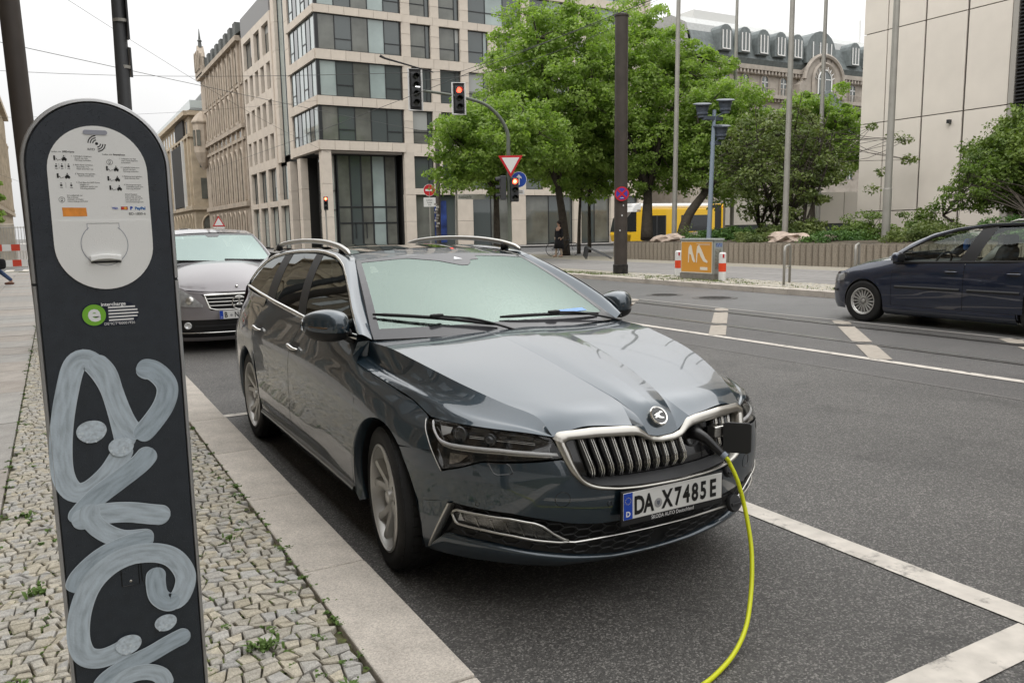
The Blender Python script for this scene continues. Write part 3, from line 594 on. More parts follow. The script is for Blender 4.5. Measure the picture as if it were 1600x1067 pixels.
for i in range(15):
    a = 1.2 + i * 2.75
    if 15.5 < a < 22: continue
    archwin(FO, orn, a, 15.0, 1.0, 1.9, M_pane, surround=M_gry, wide=.22, bars=1, barm=M_wf); archwin(FO, orn, a, 11.4, 1.1, 2.5, M_pane, surround=M_gry, wide=.22, bars=1, barm=M_wf)
    archwin(FO, orn, a, 6.5, 1.1, 2.8, M_pane, surround=M_gry, bars=1, barm=M_wf)
    rb = MB()
    for k in range(9): FO.box(rb, a - .5 + k * .25, a - .46 + k * .25, 14.9, 15.6, .55, .6)
    FO.box(rb, a - .6, a + 1.7, 15.55, 15.62, .53, .62); rb.build('balcony_rail', M_gry, orn)
gab = MB().prism([(0, 0), (7.4, 0), (7.4, 1.2)] + [(3.7 + 3.0 * math.cos(t), 1.4 + 2.9 * math.sin(t)) for t in np.linspace(.1, math.pi - .1, 14)] + [(0, 1.2)], (70.2, YC - .9, 15.0), (1, 0, 0), (0, 0, 1), (0, .9, 0)).build('curved_gable', M_gry, orn)
MB().tube([(73.9 + 3.1 * math.cos(t), YC - 1.0, 16.5 + 2.9 * math.sin(t)) for t in np.linspace(.1, math.pi - .1, 16)], .22, 6).build('gable_moulding', M_gry, gab)
fg = Facade((70.2, YC - .92, 15.0), (1, 0, 0), (0, -1, 0)); archwin(fg, gab, 2.0, .3, 3.4, 3.2, M_gry, surround=M_gry, wide=.4); archwin(fg, gab, 2.7, .3, 2.0, 2.5, M_pane, d=.08, surround=M_wf, wide=.18, bars=1, barm=M_wf)
for k in range(9):
    t = math.pi * (k + .5) / 9; MB().tube([fg.P(3.7 + 1.15 * math.cos(t), 1.7 + 1.0 * math.sin(t), .1), fg.P(3.7 + 1.6 * math.cos(t), 1.9 + 1.4 * math.sin(t), .1)], .05, 4).build('fanlight_bar', M_wf, gab)
por = MB().prism([(0, 0), (8, 0), (8, .5), (6.2, .7), (4, 2.0), (1.8, .7), (0, .5)], (70.0, YC - 1.7, 13.7), (1, 0, 0), (0, 0, 1), (0, 1.7, 0)).build('portal_canopy', M_zinc, orn)
for q in (.6, 2.6, 5.2, 7.2): MB().lathe([(.4, 13.6), (.36, 13.2), (.25, 12.9), (.25, 10.5), (.4, 10.3)], (70 + q, YC - 1.2, 0), n=10).build('column', M_gry, por, smooth=True)
for q in (1.0, 3.2, 5.6): archwin(FO, orn, 14.2 + q, 10.6, 1.3, 2.7, M_pane, surround=M_gry, wide=.25, bars=1, barm=M_wf)
MB().box(61.5, 68, YC + 6, YC + 10, 22.6, 24.4).build('roof_block', mat("pale roof block", (.6, .6, .58), rough=.7), orn)
MB().lathe([(.12, 20), (.12, 25)], (84.5, YC + 3, 0), n=8).build('chimney_pipe', M_wf, orn)
# ---- pale panel building at the right edge
M_pan = mat("cream facade panel", (.72, .665, .595), rough=.7, noise=(.9, .05, 10), vary=.02); M_joint = mat("panel joint", (.16, .14, .12), rough=.8)
wh = thing('panel_building', 'plain cream panel-clad building with dark louvres at the right edge', 'building')
MB().box(32.05, 50, -20, 24.45, 0, 24).build('wall', M_joint, wh); FW = Facade((32, 0, 0), (0, 1, 0), (-1, 0, 0))
zl = [-1.79, 2.05, 5.89, 9.73, 13.57, 17.41, 21.25, 24.2]
for i in range(len(zl) - 1):
    z0, z1 = max(.1, zl[i]) + .02, zl[i + 1] - .02
    for y0, y1 in ((23.36, 24.5), (22.98, 23.31), (21.62, 22.93), (19.84, 21.54), (18.10, 19.75)): fbox(FW, 'facade_panel', M_pan, wh, y0, y1, z0, z1, 0, .06)
    fbox(FW, 'joint_pipe', mat("grey strip", (.36, .34, .31), rough=.6), wh, 17.84, 18.04, z0, z1, .0, .12)
    fbox(FW, 'facade_panel', M_pan, wh, 6, 10, z0, z1, 0, .06); fbox(FW, 'facade_panel', M_pan, wh, 2, 5.9, z0, z1, 0, .06)
lv = MB()
for k in range(150): FW.box(lv, 10.2, 17.8, 3.2 + k * .135, 3.2 + k * .135 + .05, .02, .12)
lv.build('louvres', mat("black louvre", (.02, .02, .022), rough=.5), wh, kind='stuff')
FW.box(q_ := MB(), 10.2, 17.8, 2.0, 24, 0, .015); q_.build('louvre_backing', M_dark if 'M_dark' in globals() else M_core, wh)
fbox(FW, 'wall_lamp', M_frame, wh, 20.25, 20.35, 5.45, 5.6, .06, .25)
low = thing('low_wall_building', 'low cream panel wall behind the trees beside the tall cream building', 'wall')
FV = Facade((33, 33, 0), (.8, -.6, 0), (-.6, -.8, 0))
FV2 = Facade((39.3, 40.4, 0), (.87, -.49, 0), (-.49, -.87, 0)); mb = MB(); FV2.box(mb, 0, 16, .1, 3.6, -.5, 0); mb.build('wall', M_joint, low)
for k in range(6): fbox(FV2, 'facade_panel', M_pan, low, .02 + k * 2.65, 2.63 + k * 2.65, 1.55, 3.6, 0, .05)
fbox(FV2, 'window_band', M_pane, low, .5, 15.5, 1.05, 1.5, 0, .03)
# ------------------------------------------------------------------ car body shells
class Body:
    """lower body shell: plan contour (right half, y<0 mirrored) plus an inset table over (s, z)"""
    def __init__(s, plan, zk, rows):
        C = spl(np.array(plan, float), 800); d = np.r_[0, np.cumsum(np.linalg.norm(np.diff(C, axis=0), axis=1))]
        s.S = d[-1]; s.s = np.linspace(0, s.S, 1600); s.C = np.stack([np.interp(s.s, d, C[:, i]) for i in (0, 1)], 1)
        T = np.gradient(s.C, axis=0); T /= np.linalg.norm(T, axis=1)[:, None]; s.N = np.stack([-T[:, 1], T[:, 0]], 1)   # outward for y>=0 half
        if s.N[800, 1] < 0: s.N = -s.N
        s.N[0] = (1, 0)
        s.zk = np.array(zk); s.rs = np.array([r[0] for r in rows]); s.rt = np.array([r[1] for r in rows], float)
        zz = np.linspace(zk[0], zk[-1], 200); s.zz = zz
        # dense table: linear-smoothed in z (Catmull on non-uniform knots by interpolation), linear in s
        D = []
        for r in s.rt:
            m = np.gradient(r, s.zk)
            i = np.clip(np.searchsorted(s.zk, zz) - 1, 0, len(zk) - 2); h = s.zk[i + 1] - s.zk[i]; t = (zz - s.zk[i]) / h
            D.append((2*t**3-3*t**2+1)*r[i] + (t**3-2*t**2+t)*h*m[i] + (-2*t**3+3*t**2)*r[i+1] + (t**3-t**2)*h*m[i+1])
        D = np.array(D)
        srow = [s.s_at(x=v) if k == 'x' else s.s_at(y=v) for k, v in s.rs_keys(rows)]
        s.srow = np.array(srow); o = np.argsort(s.srow); s.srow = s.srow[o]; D = D[o]
        sg = np.linspace(0, s.S, 400); T2 = np.zeros((400, 200))
        for j in range(200):
            v = D[:, j]; m = np.gradient(v, s.srow); i = np.clip(np.searchsorted(s.srow, sg) - 1, 0, len(v) - 2); h = s.srow[i+1]-s.srow[i]; t = np.clip((sg - s.srow[i]) / h, 0, 1)
            dl = np.diff(v) / np.diff(s.srow); m = np.r_[0, np.where(dl[1:] * dl[:-1] > 0, 2 * dl[1:] * dl[:-1] / (dl[1:] + dl[:-1] + 1e-12), 0), 0]
            T2[:, j] = (2*t**3-3*t**2+1)*v[i] + (t**3-2*t**2+t)*h*m[i] + (-2*t**3+3*t**2)*v[i+1] + (t**3-t**2)*h*m[i+1]
        s.T2 = T2; s.sg = sg
    def rs_keys(s, rows): return [r[0] for r in rows]
    def s_at(s, x=None, y=None):
        """s of the side at x, or of the nose at |y|"""
        if y is not None: k = 1 + int(np.argmax(s.C[:, 0] < 0.2)); return float(np.interp(abs(y), s.C[:k, 1], s.s[:k]))
        k = int(np.argmax(s.C[:, 0])); return float(np.interp(-x, -s.C[k:, 0], s.s[k:]))
    def inset(s, u, z):
        u = np.clip(np.asarray(u, float), 0, s.S); z = np.clip(np.asarray(z, float), s.zz[0], s.zz[-1])
        a = u / s.S * 399; b = (z - s.zz[0]) / (s.zz[-1] - s.zz[0]) * 199
        i = np.minimum(a.astype(int), 398); j = np.minimum(b.astype(int), 198); a = a - i; b = b - j; T = s.T2
        return T[i, j]*(1-a)*(1-b) + T[i+1, j]*a*(1-b) + T[i, j+1]*(1-a)*b + T[i+1, j+1]*a*b
    def pt(s, u, z, off=0., side=-1):
        """point on the shell; u<0 goes over to the other side"""
        u = np.asarray(u, float); z = np.broadcast_to(np.asarray(z, float), u.shape); au = np.abs(u); sg = np.where(u < 0, -1., 1.) * side
        c = np.stack([np.interp(au, s.s, s.C[:, i]) for i in (0, 1)], -1); n = np.stack([np.interp(au, s.s, s.N[:, i]) for i in (0, 1)], -1)
        n /= np.linalg.norm(n, axis=-1)[..., None]
        p = c + n * (off - s.inset(au, z))[..., None]
        return np.stack([p[..., 0], p[..., 1] * sg, z], -1)
ZK = [.12, .16, .20, .25, .32, .40, .50, .60, .70, .74, .78, .84, .90, .95, 1.0, 1.06]
PLAN = [(.965, 0), (.962, .10), (.950, .22), (.925, .36), (.88, .50), (.81, .625), (.70, .735), (.55, .82), (.35, .885), (.1, .912), (-.2, .92), (-.6, .925), (-1.2, .932), (-1.8, .932),
        (-2.4, .93), (-2.9, .922), (-3.3, .90), (-3.55, .86), (-3.72, .78), (-3.82, .66), (-3.87, .45), (-3.89, .22), (-3.895, 0)]
ROWS = [  # .12  .16   .20   .25   .32   .40   .50   .60   .70   .74   .78   .84   .90   .95   1.0   1.06
 (('y', 0.), [.24, .17, .115, .080, .050, .022, .003, .012, .052, .066, .083, .105, .14, .18, .25, .33]),
 (('y', .4), [.24, .16, .105, .070, .045, .020, .002, .006, .036, .048, .067, .098, .14, .20, .27, .34]),
 (('x', .80), [.22, .15, .095, .060, .035, .015, .001, .002, .020, .034, .060, .110, .17, .22, .28, .34]),
 (('x', .60), [.18, .11, .065, .040, .022, .009, .000, .001, .018, .034, .065, .120, .18, .23, .29, .35]),
 (('x', .35), [.13, .08, .040, .022, .012, .004, .000, .002, .022, .042, .080, .130, .19, .24, .30, .36]),
 (('x', .10), [.12, .07, .035, .018, .008, .002, .000, .001, .012, .024, .044, .090, .15, .20, .26, .32]),
 (('x', -.20), [.12, .07, .038, .018, .008, .002, .000, .000, .004, .010, .020, .050, .10, .145, .19, .24]),
 (('x', -.55), [.12, .07, .042, .026, .014, .005, .000, .000, .002, .005, .010, .026, .055, .085, .12, .16]),
 (('x', -1.2), [.12, .07, .046, .036, .030, .010, .007, .003, .001, .000, .001, .008, .034, .056, .078, .11]),
 (('x', -2.2), [.12, .07, .046, .036, .030, .010, .007, .003, .001, .000, .001, .008, .032, .055, .078, .11]),
 (('x', -3.0), [.12, .07, .040, .022, .012, .006, .001, .000, .001, .004, .008, .024, .042, .06, .082, .11]),
 (('x', -3.5), [.14, .09, .05, .026, .012, .005, .000, .000, .003, .007, .012, .030, .05, .07, .10, .13]),
 (('x', -3.85), [.14, .09, .05, .026, .012, .005, .000, .000, .005, .010, .018, .04, .06, .08, .11, .14])]
SB = Body(PLAN, ZK, ROWS)
# ------------------------------------------------------------------ car materials
def droplets(m, scale=260., strength=.25, thr=.42):
    """fine rain drops standing on a surface, as bump"""
    nt = m.node_tree; b = bsdf(m); co = nt.nodes.new("ShaderNodeTexCoord"); v = nt.nodes.new("ShaderNodeTexVoronoi"); v.inputs['Scale'].default_value = scale
    L(nt, co.outputs['Object'], v.inputs['Vector'])
    r = nt.nodes.new("ShaderNodeMapRange"); r.interpolation_type = 'SMOOTHSTEP'; r.inputs[1].default_value = thr; r.inputs[2].default_value = thr * .3; r.inputs[3].default_value = 0; r.inputs[4].default_value = 1
    L(nt, v.outputs['Distance'], r.inputs[0])
    w = nt.nodes.new("ShaderNodeSeparateColor"); L(nt, v.outputs['Color'], w.inputs[0])
    g = nt.nodes.new("ShaderNodeMath"); g.operation = 'GREATER_THAN'; g.inputs[1].default_value = .45; L(nt, w.outputs[0], g.inputs[0])
    mu = nt.nodes.new("ShaderNodeMath"); mu.operation = 'MULTIPLY'; L(nt, r.outputs[0], mu.inputs[0]); L(nt, g.outputs[0], mu.inputs[1])
    bp = nt.nodes.new("ShaderNodeBump"); bp.inputs['Strength'].default_value = strength; bp.inputs['Distance'].default_value = .001
    L(nt, mu.outputs[0], bp.inputs['Height']); L(nt, bp.outputs[0], b.inputs['Normal'])
    return m, mu
def paint(name, col, metal=.75, drops=True, coatr=.02):
    m = mat(name, col, rough=.34, metal=metal, coat=1.0, coat_rough=coatr); bsdf(m).inputs['Coat IOR'].default_value = 1.75
    nt = m.node_tree; b = bsdf(m)
    co = nt.nodes.new("ShaderNodeTexCoord"); n = nt.nodes.new("ShaderNodeTexNoise"); n.inputs['Scale'].default_value = 900; n.inputs['Detail'].default_value = 1
    L(nt, co.outputs['Object'], n.inputs['Vector']); r = nt.nodes.new("ShaderNodeMapRange"); r.inputs[3].default_value = .75; r.inputs[4].default_value = 1.25
    L(nt, n.outputs['Fac'], r.inputs[0]); v = nt.nodes.new("ShaderNodeVectorMath"); v.operation = 'SCALE'; v.inputs[0].default_value = col
    L(nt, r.outputs[0], v.inputs['Scale']); L(nt, v.outputs[0], b.inputs['Base Color'])
    if drops:
        _, f = droplets(m, 230., .12, .34); bn = b.inputs['Normal'].links[0].from_socket
        L(nt, bn, b.inputs['Coat Normal']); nt.links.remove(b.inputs['Normal'].links[0])
    return m
def glassy(name, tint, refl, f0=.5, rough=.02, drops=False, gain=.75):
    """thin car glass: tinted see-through plus a mirror coating that strengthens at grazing angles"""
    m = bpy.data.materials.new(name); m.use_nodes = True; nt = m.node_tree; nt.nodes.clear()
    out = nt.nodes.new("ShaderNodeOutputMaterial"); tr = nt.nodes.new("ShaderNodeBsdfTransparent"); gl = nt.nodes.new("ShaderNodeBsdfGlossy"); mixn = nt.nodes.new("ShaderNodeMixShader")
    tr.inputs[0].default_value = (*tint, 1); gl.inputs[0].default_value = (*refl, 1); gl.inputs['Roughness'].default_value = rough
    lw = nt.nodes.new("ShaderNodeLayerWeight"); lw.inputs[0].default_value = .3
    r = nt.nodes.new("ShaderNodeMapRange"); r.inputs[3].default_value = f0; r.inputs[4].default_value = min(1, f0 + gain); L(nt, lw.outputs['Fresnel'], r.inputs[0])
    L(nt, r.outputs[0], mixn.inputs[0]); L(nt, tr.outputs[0], mixn.inputs[1]); L(nt, gl.outputs[0], mixn.inputs[2]); L(nt, mixn.outputs[0], out.inputs[0])
    if drops:
        co = nt.nodes.new("ShaderNodeTexCoord"); v = nt.nodes.new("ShaderNodeTexVoronoi"); v.inputs['Scale'].default_value = 170
        L(nt, co.outputs['Object'], v.inputs['Vector']); q = nt.nodes.new("ShaderNodeMapRange"); q.inputs[1].default_value = .38; q.inputs[2].default_value = .1; q.inputs[3].default_value = 0; q.inputs[4].default_value = 1
        L(nt, v.outputs['Distance'], q.inputs[0]); bp = nt.nodes.new("ShaderNodeBump"); bp.inputs['Strength'].default_value = .35; bp.inputs['Distance'].default_value = .001
        L(nt, q.outputs[0], bp.inputs['Height']); L(nt, bp.outputs[0], gl.inputs['Normal'])
    return m
M_paint = paint("quartz grey metallic paint", (.024, .044, .062), metal=.5)
M_chrome = mat("chrome", (.78, .77, .74), rough=.16, metal=1, bump=(300, .1, .0005))
M_satin = mat("satin chrome", (.62, .61, .58), rough=.3, metal=1)
M_blackgloss = mat("piano black", (.006, .006, .007), rough=.12, coat=1)
M_blackpl = mat("black plastic", (.012, .012, .013), rough=.5)
M_greypl = mat("dark grey plastic", (.035, .036, .038), rough=.55, bump=(400, .2, .001))
M_rubber = mat("tyre rubber", (.012, .012, .012), rough=.72, noise=(8, .3, 4))
M_alloy = mat("silver alloy", (.60, .595, .575), rough=.34, metal=.6, noise=(6, .15, 3))
M_alloyd = mat("dull alloy", (.16, .155, .14), rough=.5, metal=.6)
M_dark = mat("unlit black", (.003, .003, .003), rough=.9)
M_ws = glassy("coated windscreen glass", (.30, .36, .33), (.41, .50, .455), f0=.39, drops=True)
M_glass = glassy("tinted side glass", (.22, .25, .23), (.85, .9, .88), f0=.10)
M_privacy = glassy("privacy glass", (.05, .05, .05), (.85, .88, .88), f0=.10)
M_roofglass = mat("black roof glass", (.01, .012, .012), rough=.04, coat=1, coat_rough=.02)
M_lens = glassy("clear lamp lens", (.85, .85, .85), (.9, .9, .9), f0=.03, gain=.35)
M_lampwhite = mat("lamp white", (.75, .77, .78), rough=.12, metal=.3, coat=1)
M_plate = mat("number plate white", (.72, .72, .70), rough=.35, coat=.4)
M_blue = mat("euro blue", (.01, .06, .42), rough=.35)
M_ink = mat("black ink", (.004, .004, .004), rough=.4)
M_white = mat("white print", (.8, .8, .8), rough=.5)
M_int = mat("car interior", (.02, .02, .021), rough=.8)

M_dchrome = mat("smoked chrome", (.44, .425, .39), rough=.28, metal=1, bump=(300, .15, .0005))
def seg(P, n): return arc(P, n)
def skin(body, curves, nu, nv, off=0., side=-1, even=True):
    """patch of the shell between (u, z) curves; even: resample each by length, else by control index"""
    C = []
    for c in curves:
        c = np.array(c, float)
        if even: C.append(arc(c, nu))
        else:
            t = np.linspace(0, len(c) - 1, nu); C.append(np.stack([np.interp(t, np.arange(len(c)), c[:, k]) for k in (0, 1)], 1))
    C = np.array(C); t = np.linspace(0, len(C) - 1, nv); i = np.minimum(t.astype(int), len(C) - 2); w = (t - i)[:, None, None]
    G = C[i] * (1 - w) + C[i + 1] * w
    if callable(off): off = off(t / (len(C) - 1))[:, None] * np.ones((1, nu))
    return body.pt(G[..., 0], G[..., 1], off, side)
def U(x): return SB.s_at(x=x)
def circ(body, cx, cz, r, a0, a1, n):
    a = np.radians(np.linspace(a0, a1, n)); return [(body.s_at(x=cx + r * math.cos(t)), cz + r * math.sin(t)) for t in a]
def patch(name, P, m, parent, flip=False, smooth=True, ref=(-1.4, 0, .45), **k):
    P = np.asarray(P, float); c = (P[:-1, :-1] + P[1:, 1:]) / 2; n = np.cross(P[1:, 1:] - P[:-1, :-1], P[:-1, 1:] - P[1:, :-1])
    return MB().grid(P, bool(((c - np.array(ref)) * n).sum() > 0)).build(name, m, parent, smooth=smooth, **k)
def rim_wheel(parent, x, y, z, side, R_=.335, rim=.245, width=.205, style='twin', name='wheel'):
    """wheel part with tyre, rim and hub cap as its sub-parts; side = -1: outer face to -y"""
    w = MB(); s_ = side
    # tyre
    prof = [(rim - .012, -.5), (rim + .004, -.5), (rim + .03, -.52), (R_ - .035, -.535), (R_ - .012, -.50), (R_ - .001, -.42), (R_, -.25), (R_, 0), (R_, .25), (R_ - .001, .42), (R_ - .012, .5), (R_ - .035, .53), (rim + .03, .52), (rim - .012, .5)]
    w.lathe([(r, d * width) for r, d in prof], (x, y, z), (0, 1, 0), n=64)
    ty = w.build('tyre', M_rubber, parent, smooth=True)
    # tread blocks
    g = MB()
    for row, (a, b) in enumerate([(-.46, -.32), (-.28, -.11), (-.07, .07), (.11, .28), (.32, .46)]):
        for k in range(44):
            t0 = 2 * math.pi * (k + .35 * (row % 2)) / 44; t1 = t0 + 2 * math.pi / 44 * .84; P = []
            for r in (R_ - .006, R_ + .004 - (.006 if row in (0, 4) else 0)):
                for yy in (a, b):
                    for t in (t0, t1): P.append((x + r * math.cos(t), y + yy * width, z + r * math.sin(t)))
            g.add(P, [(4, 5, 7, 6), (0, 1, 5, 4), (2, 6, 7, 3), (0, 4, 6, 2), (1, 3, 7, 5)])
    g.build('tread_block', M_rubber, ty, kind='stuff')
    yo = y + s_ * width * .42
    r_ = MB(); r_.lathe([(rim, 0.0), (rim + .004, -.008 ), (rim - .006, -.012), (rim - .016, 0.004), (rim - .022, .05), (rim - .03, .16)], (x, yo + s_ * .012, z), (0, -s_, 0), n=48)
    def P3(r, t, d): return (x + r * math.cos(t), yo - s_ * d, z + r * math.sin(t))
    if style == 'twin':
        for k in range(5):
            t = 2 * math.pi * k / 5 + .35
            for q in (-1, 1):
                sec = []
                for rr, hw, off_t, dep in [(.035, .020, .14, .018), (.09, .024, .14, .022), (.15, .021, .19, .014), (.20, .021, .235, .004), (rim - .010, .028, .26, -.002)]:
                    tc_ = t + q * off_t * (1 if rr > .05 else 2.2); dt = hw / rr
                    sec.append([P3(rr, tc_ - dt, dep + .03), P3(rr, tc_ - dt * .8, dep), P3(rr, tc_, dep - .006), P3(rr, tc_ + dt * .8, dep), P3(rr, tc_ + dt, dep + .03)])
                r_.grid(np.array(sec))
            # raised bridge blade filling between the twins near the hub
            sec = [[P3(rr, t - w_, d), P3(rr, t, d - .003), P3(rr, t + w_, d)] for rr, w_, d in [(.04, .35, .022), (.09, .16, .026), (.13, .08, .034)]]
            r_.grid(np.array(sec))
    else:
        nsp = style
        for k in range(nsp):
            t = 2 * math.pi * k / nsp
            sec = [[P3(rr, t - hw / rr, d + .012), P3(rr, t - hw * .7 / rr, d), P3(rr, t + hw * .7 / rr, d), P3(rr, t + hw / rr, d + .012)] for rr, hw, d in [(.05, .010, .0), (.10, .011, -.004), (rim - .012, .015, 0)]]
            r_.grid(np.array(sec))
        r_.lathe([(rim, 0), (rim - .02, -.006), (rim - .028, .004)], (x, yo, z), (0, -s_, 0), n=48)
    ri = r_.build('rim', M_alloy, parent, smooth=True, auto=40)
    h = MB(); h.lathe([(.0, -.006), (.024, -.006), (.032, .0), (.036, .02), (.055, .03), (.075, .03)], (x, yo - s_ * .0, z), (0, -s_, 0), n=24)
    for k in range(5):
        t = 2 * math.pi * (k + .5) / 5 + .35; h.lathe([(0, .014), (.009, .014), (.010, .03)], P3(.056, t, 0.0), (0, -s_, 0), n=8)
    h.build('hub_cap', M_alloy, parent, smooth=True, auto=40)
    d = MB(); d.lathe([(0, .07), (rim - .05, .07), (rim - .045, .09), (rim - .012, .10)], (x, yo, z), (0, -s_, 0), n=32); d.build('brake_disc', M_alloyd, parent, smooth=True, auto=30)
    return ty

# ------------------------------------------------------------------ the grey estate car on charge
def build_estate():
    car = thing('estate_car', 'dark grey estate car with roof rails, charging through an open port in its front grille', 'car', (2.121, 3.41, 0), R(-90))
    B = SB
    belt = lambda x: float(np.interp(x, [-3.6, -3.17, -2.04, -1.4, -.9, -.45], [1.14, 1.112, 1.066, 1.036, 1.026, 1.012]))
    arF = circ(B, 0, .335, .374, -18, 52, 16); arFb = circ(B, 0, .335, .374, 52, 198, 30); arR = circ(B, -2.841, .335, .374, -18, 198, 36)
    for sd in (-1, 1):
        fl = sd > 0
        # bumper: upper skin, corner behind the blade, lower lip
        top = [(B.s_at(x=.23), .632), (1.18, .652), (1.075, .655), (1.05, .62), (1.012, .586), (.916, .613), (.817, .647), (.685, .652), (.487, .660), (.454, .601), (.421, .564), (.354, .538), (.173, .522), (0, .520)]
        mid = [(B.s_at(x=.315), .54), (1.13, .56), (1.075, .565), (1.03, .55), (1.0, .53), (.916, .535), (.817, .55), (.685, .55), (.53, .55), (.47, .52), (.42, .49), (.354, .47), (.173, .455), (0, .45)]
        bot = [(1.168, .43), (1.11, .445), (1.06, .455), (1.0, .463), (.97, .466), (.90, .463), (.817, .459), (.70, .453), (.569, .428), (.487, .409), (.43, .398), (.33, .388), (.173, .386), (0, .386)]
        patch('front_bumper', skin(B, [top, mid, bot], 130, 26, 0, sd, even=False), M_paint, car, fl)
        patch('front_bumper', skin(B, [[(1.168, .432), (1.0, .464), (.965, .466)], [(1.163, .33), (1.07, .335), (1.04, .34)], [(1.168, .215), (1.14, .222), (1.125, .23)]], 12, 16, 0, sd), M_paint, car, fl)
        patch('front_lip', skin(B, [[(1.115, .252), (1.032, .316), (.93, .318), (.817, .312), (.602, .279), (.454, .250), (.222, .213), (0, .205)],
              [(1.118, .24), (1.03, .285), (.93, .285), (.817, .28), (.602, .25), (.454, .222), (.222, .198), (0, .192)],
              [(1.135, .215), (.834, .222), (.60, .205), (.470, .182), (.42, .186), (.33, .175), (.18, .166), (0, .166)]], 90, 8, lambda t: np.interp(t, [0, .1, .5, 1], [-.028, .006, .012, .0]), sd), M_paint, car, fl)
        # dark lower intake behind the hexagon mesh
        vt = [(1.005, .464), (.817, .459), (.569, .428), (.487, .409), (.40, .392), (.239, .386), (0, .386)]
        vb = [(1.10, .252), (1.032, .314), (.817, .312), (.602, .279), (.454, .250), (.222, .213), (0, .205)]
        patch('lower_intake', skin(B, [vt, [(1.0, .37), (.817, .38), (.569, .35), (.454, .33), (.239, .30), (0, .295)], vb], 60, 10, lambda t: -.02 - .018 * np.sin(np.pi * t), sd), M_blackpl, car, fl)
        vt_ = np.array(vt)[::-1]; vb_ = np.array(vb)[::-1]; hx = MB(); hw, hh = .042, .018
        for r in range(0, 12):
            for c in range(0, 24):
                u0 = .02 + c * hw * 1.5 / 1.0 * 1.0; z0 = .21 + r * hh * 1.0 + (hh * .5 if c % 2 else 0)
                z0 = .20 + r * 2 * hh + (hh if c % 2 else 0)
                pts = [(u0 + hw * math.cos(a), z0 + hh * 1.0 * (1 if abs(math.sin(a)) > .1 else 0) * np.sign(math.sin(a))) for a in np.radians([0, 60, 120, 180, 240, 300])]
                for k in (0, 1, 2):
                    a, b_ = pts[k], pts[(k + 1) % 6]
                    if all(np.interp(q[0], vb_[:, 0], vb_[:, 1]) + .004 < q[1] < np.interp(q[0], vt_[:, 0], vt_[:, 1]) - .004 and 0 <= q[0] < .99 for q in (a, b_)):
                        pp = B.pt(np.array([a[0], b_[0]]), np.array([a[1], b_[1]]), -.016, sd); hx.tube(pp, .0035, 4, cap=False)
        hx.build('honeycomb_mesh', M_greypl, car, kind='stuff')
        # blade
        bl = skin(B, [[(.985, .462), (1.135, .238)], [(.972, .463), (1.122, .238)], [(.955, .464), (1.107, .240)]], 10, 5, lambda t: np.array([0, .012, .016, .012, -.02]), sd)
        patch('corner_blade', bl, M_satin, car, fl)
        # fog lamp: frame, lens and lamp body
        fo = [(.966, .418), (.948, .438), (.82, .434), (.70, .428), (.602, .411), (.569, .395), (.53, .362), (.487, .334), (.455, .322), (.49, .318), (.6, .335), (.70, .355), (.82, .37), (.949, .378), (.966, .418)]
        cyc = arc(fo, 60); P_ = B.pt(cyc[:, 0], cyc[:, 1], .004, sd)
        fr = MB().tube(P_, .0055, 6).build('fog_lamp_frame', M_satin, car, smooth=True)
        patch('lens', skin(B, [[(.95, .428), (.82, .426), (.70, .420), (.60, .403), (.52, .352)], [(.955, .385), (.82, .377), (.70, .362), (.60, .342), (.50, .326)]], 24, 6, -.004, sd), M_lens, fr, fl)
        patch('fog_lamp', skin(B, [[(.94, .425), (.82, .423), (.70, .415), (.60, .398), (.54, .355)], [(.945, .388), (.82, .380), (.70, .366), (.60, .347), (.53, .335)]], 24, 6, -.010, sd), mat("lamp reflector", (.22, .22, .21), rough=.25, metal=.8, noise=(30, .5, 2)), car, fl)
        tri = MB().add(B.pt(np.array([.948, .915, .93]), np.array([.388, .392, .425]), -.006, sd), [(0, 1, 2)]); tri.build('reflector_corner', M_lampwhite, fr)
        for uu in (.86, .79, .73, .67, .62): MB().tube(B.pt(np.array([uu, uu - .02]), np.array([.418, .362]) - (.95 - uu) * .05, -.007, sd), .002, 4).build('lamp_rib', M_satin, fr)
        patch('chrome_strip', skin(B, [[(.485, .327), (.437, .319), (.3, .325), (.14, .328), (0, .329)], [(.485, .317), (.437, .309), (.3, .316), (.14, .319), (0, .320)]], 30, 4, lambda t: np.array([0, .01, .01, 0]), sd), M_satin, car, fl)
        # fender
        low = [(B.s_at(x=-.372), .20)] + [(u, z) for u, z in arFb[::-1]][2:] + [(B.s_at(x=.23), .634)]
        low = [(B.s_at(x=-.372), .21), (B.s_at(x=-.374), .30)] + [(u, z) for u, z in circ(B, 0, .335, .374, 178, 54, 28)]
        midf = [(U(-.315), .56), (U(-.315), .76), (U(0), .78), (U(.17), .75), (1.18, .72), (1.068, .66)]
        topf = [(U(-.50), .922), (U(-.44), .902), (U(-.18), .870), (U(.03), .845), (U(.2), .819), (1.172, .773)]
        patch('front_fender', skin(B, [low, midf, topf], 70, 22, 0, sd), M_paint, car, fl)
        # arch lips and liners
        for cx, name in ((0, 'front'), (-2.841, 'rear')):
            for an0, an1 in ((-18, 198),):
                a = np.radians(np.linspace(an0, an1, 40)); rows_ = []
                for rr, dp in ((.374, .001), (.368, -.006), (.366, -.05), (.372, -.12), (.36, -.30)):
                    uu = np.array([B.s_at(x=cx + rr * math.cos(t)) for t in a]); zz = .335 + rr * np.sin(a)
                    q = B.pt(uu, np.maximum(zz, .15), 0, sd); q[:, 1] -= sd * (-dp); q[:, 0] = cx + rr * np.cos(a); q[:, 2] = .335 + rr * np.sin(a); rows_.append(q)
                patch('wheel_arch', np.array(rows_[:3]), M_paint, car, not fl)
                patch('arch_liner', np.array(rows_[2:]), M_blackpl, car, not fl)
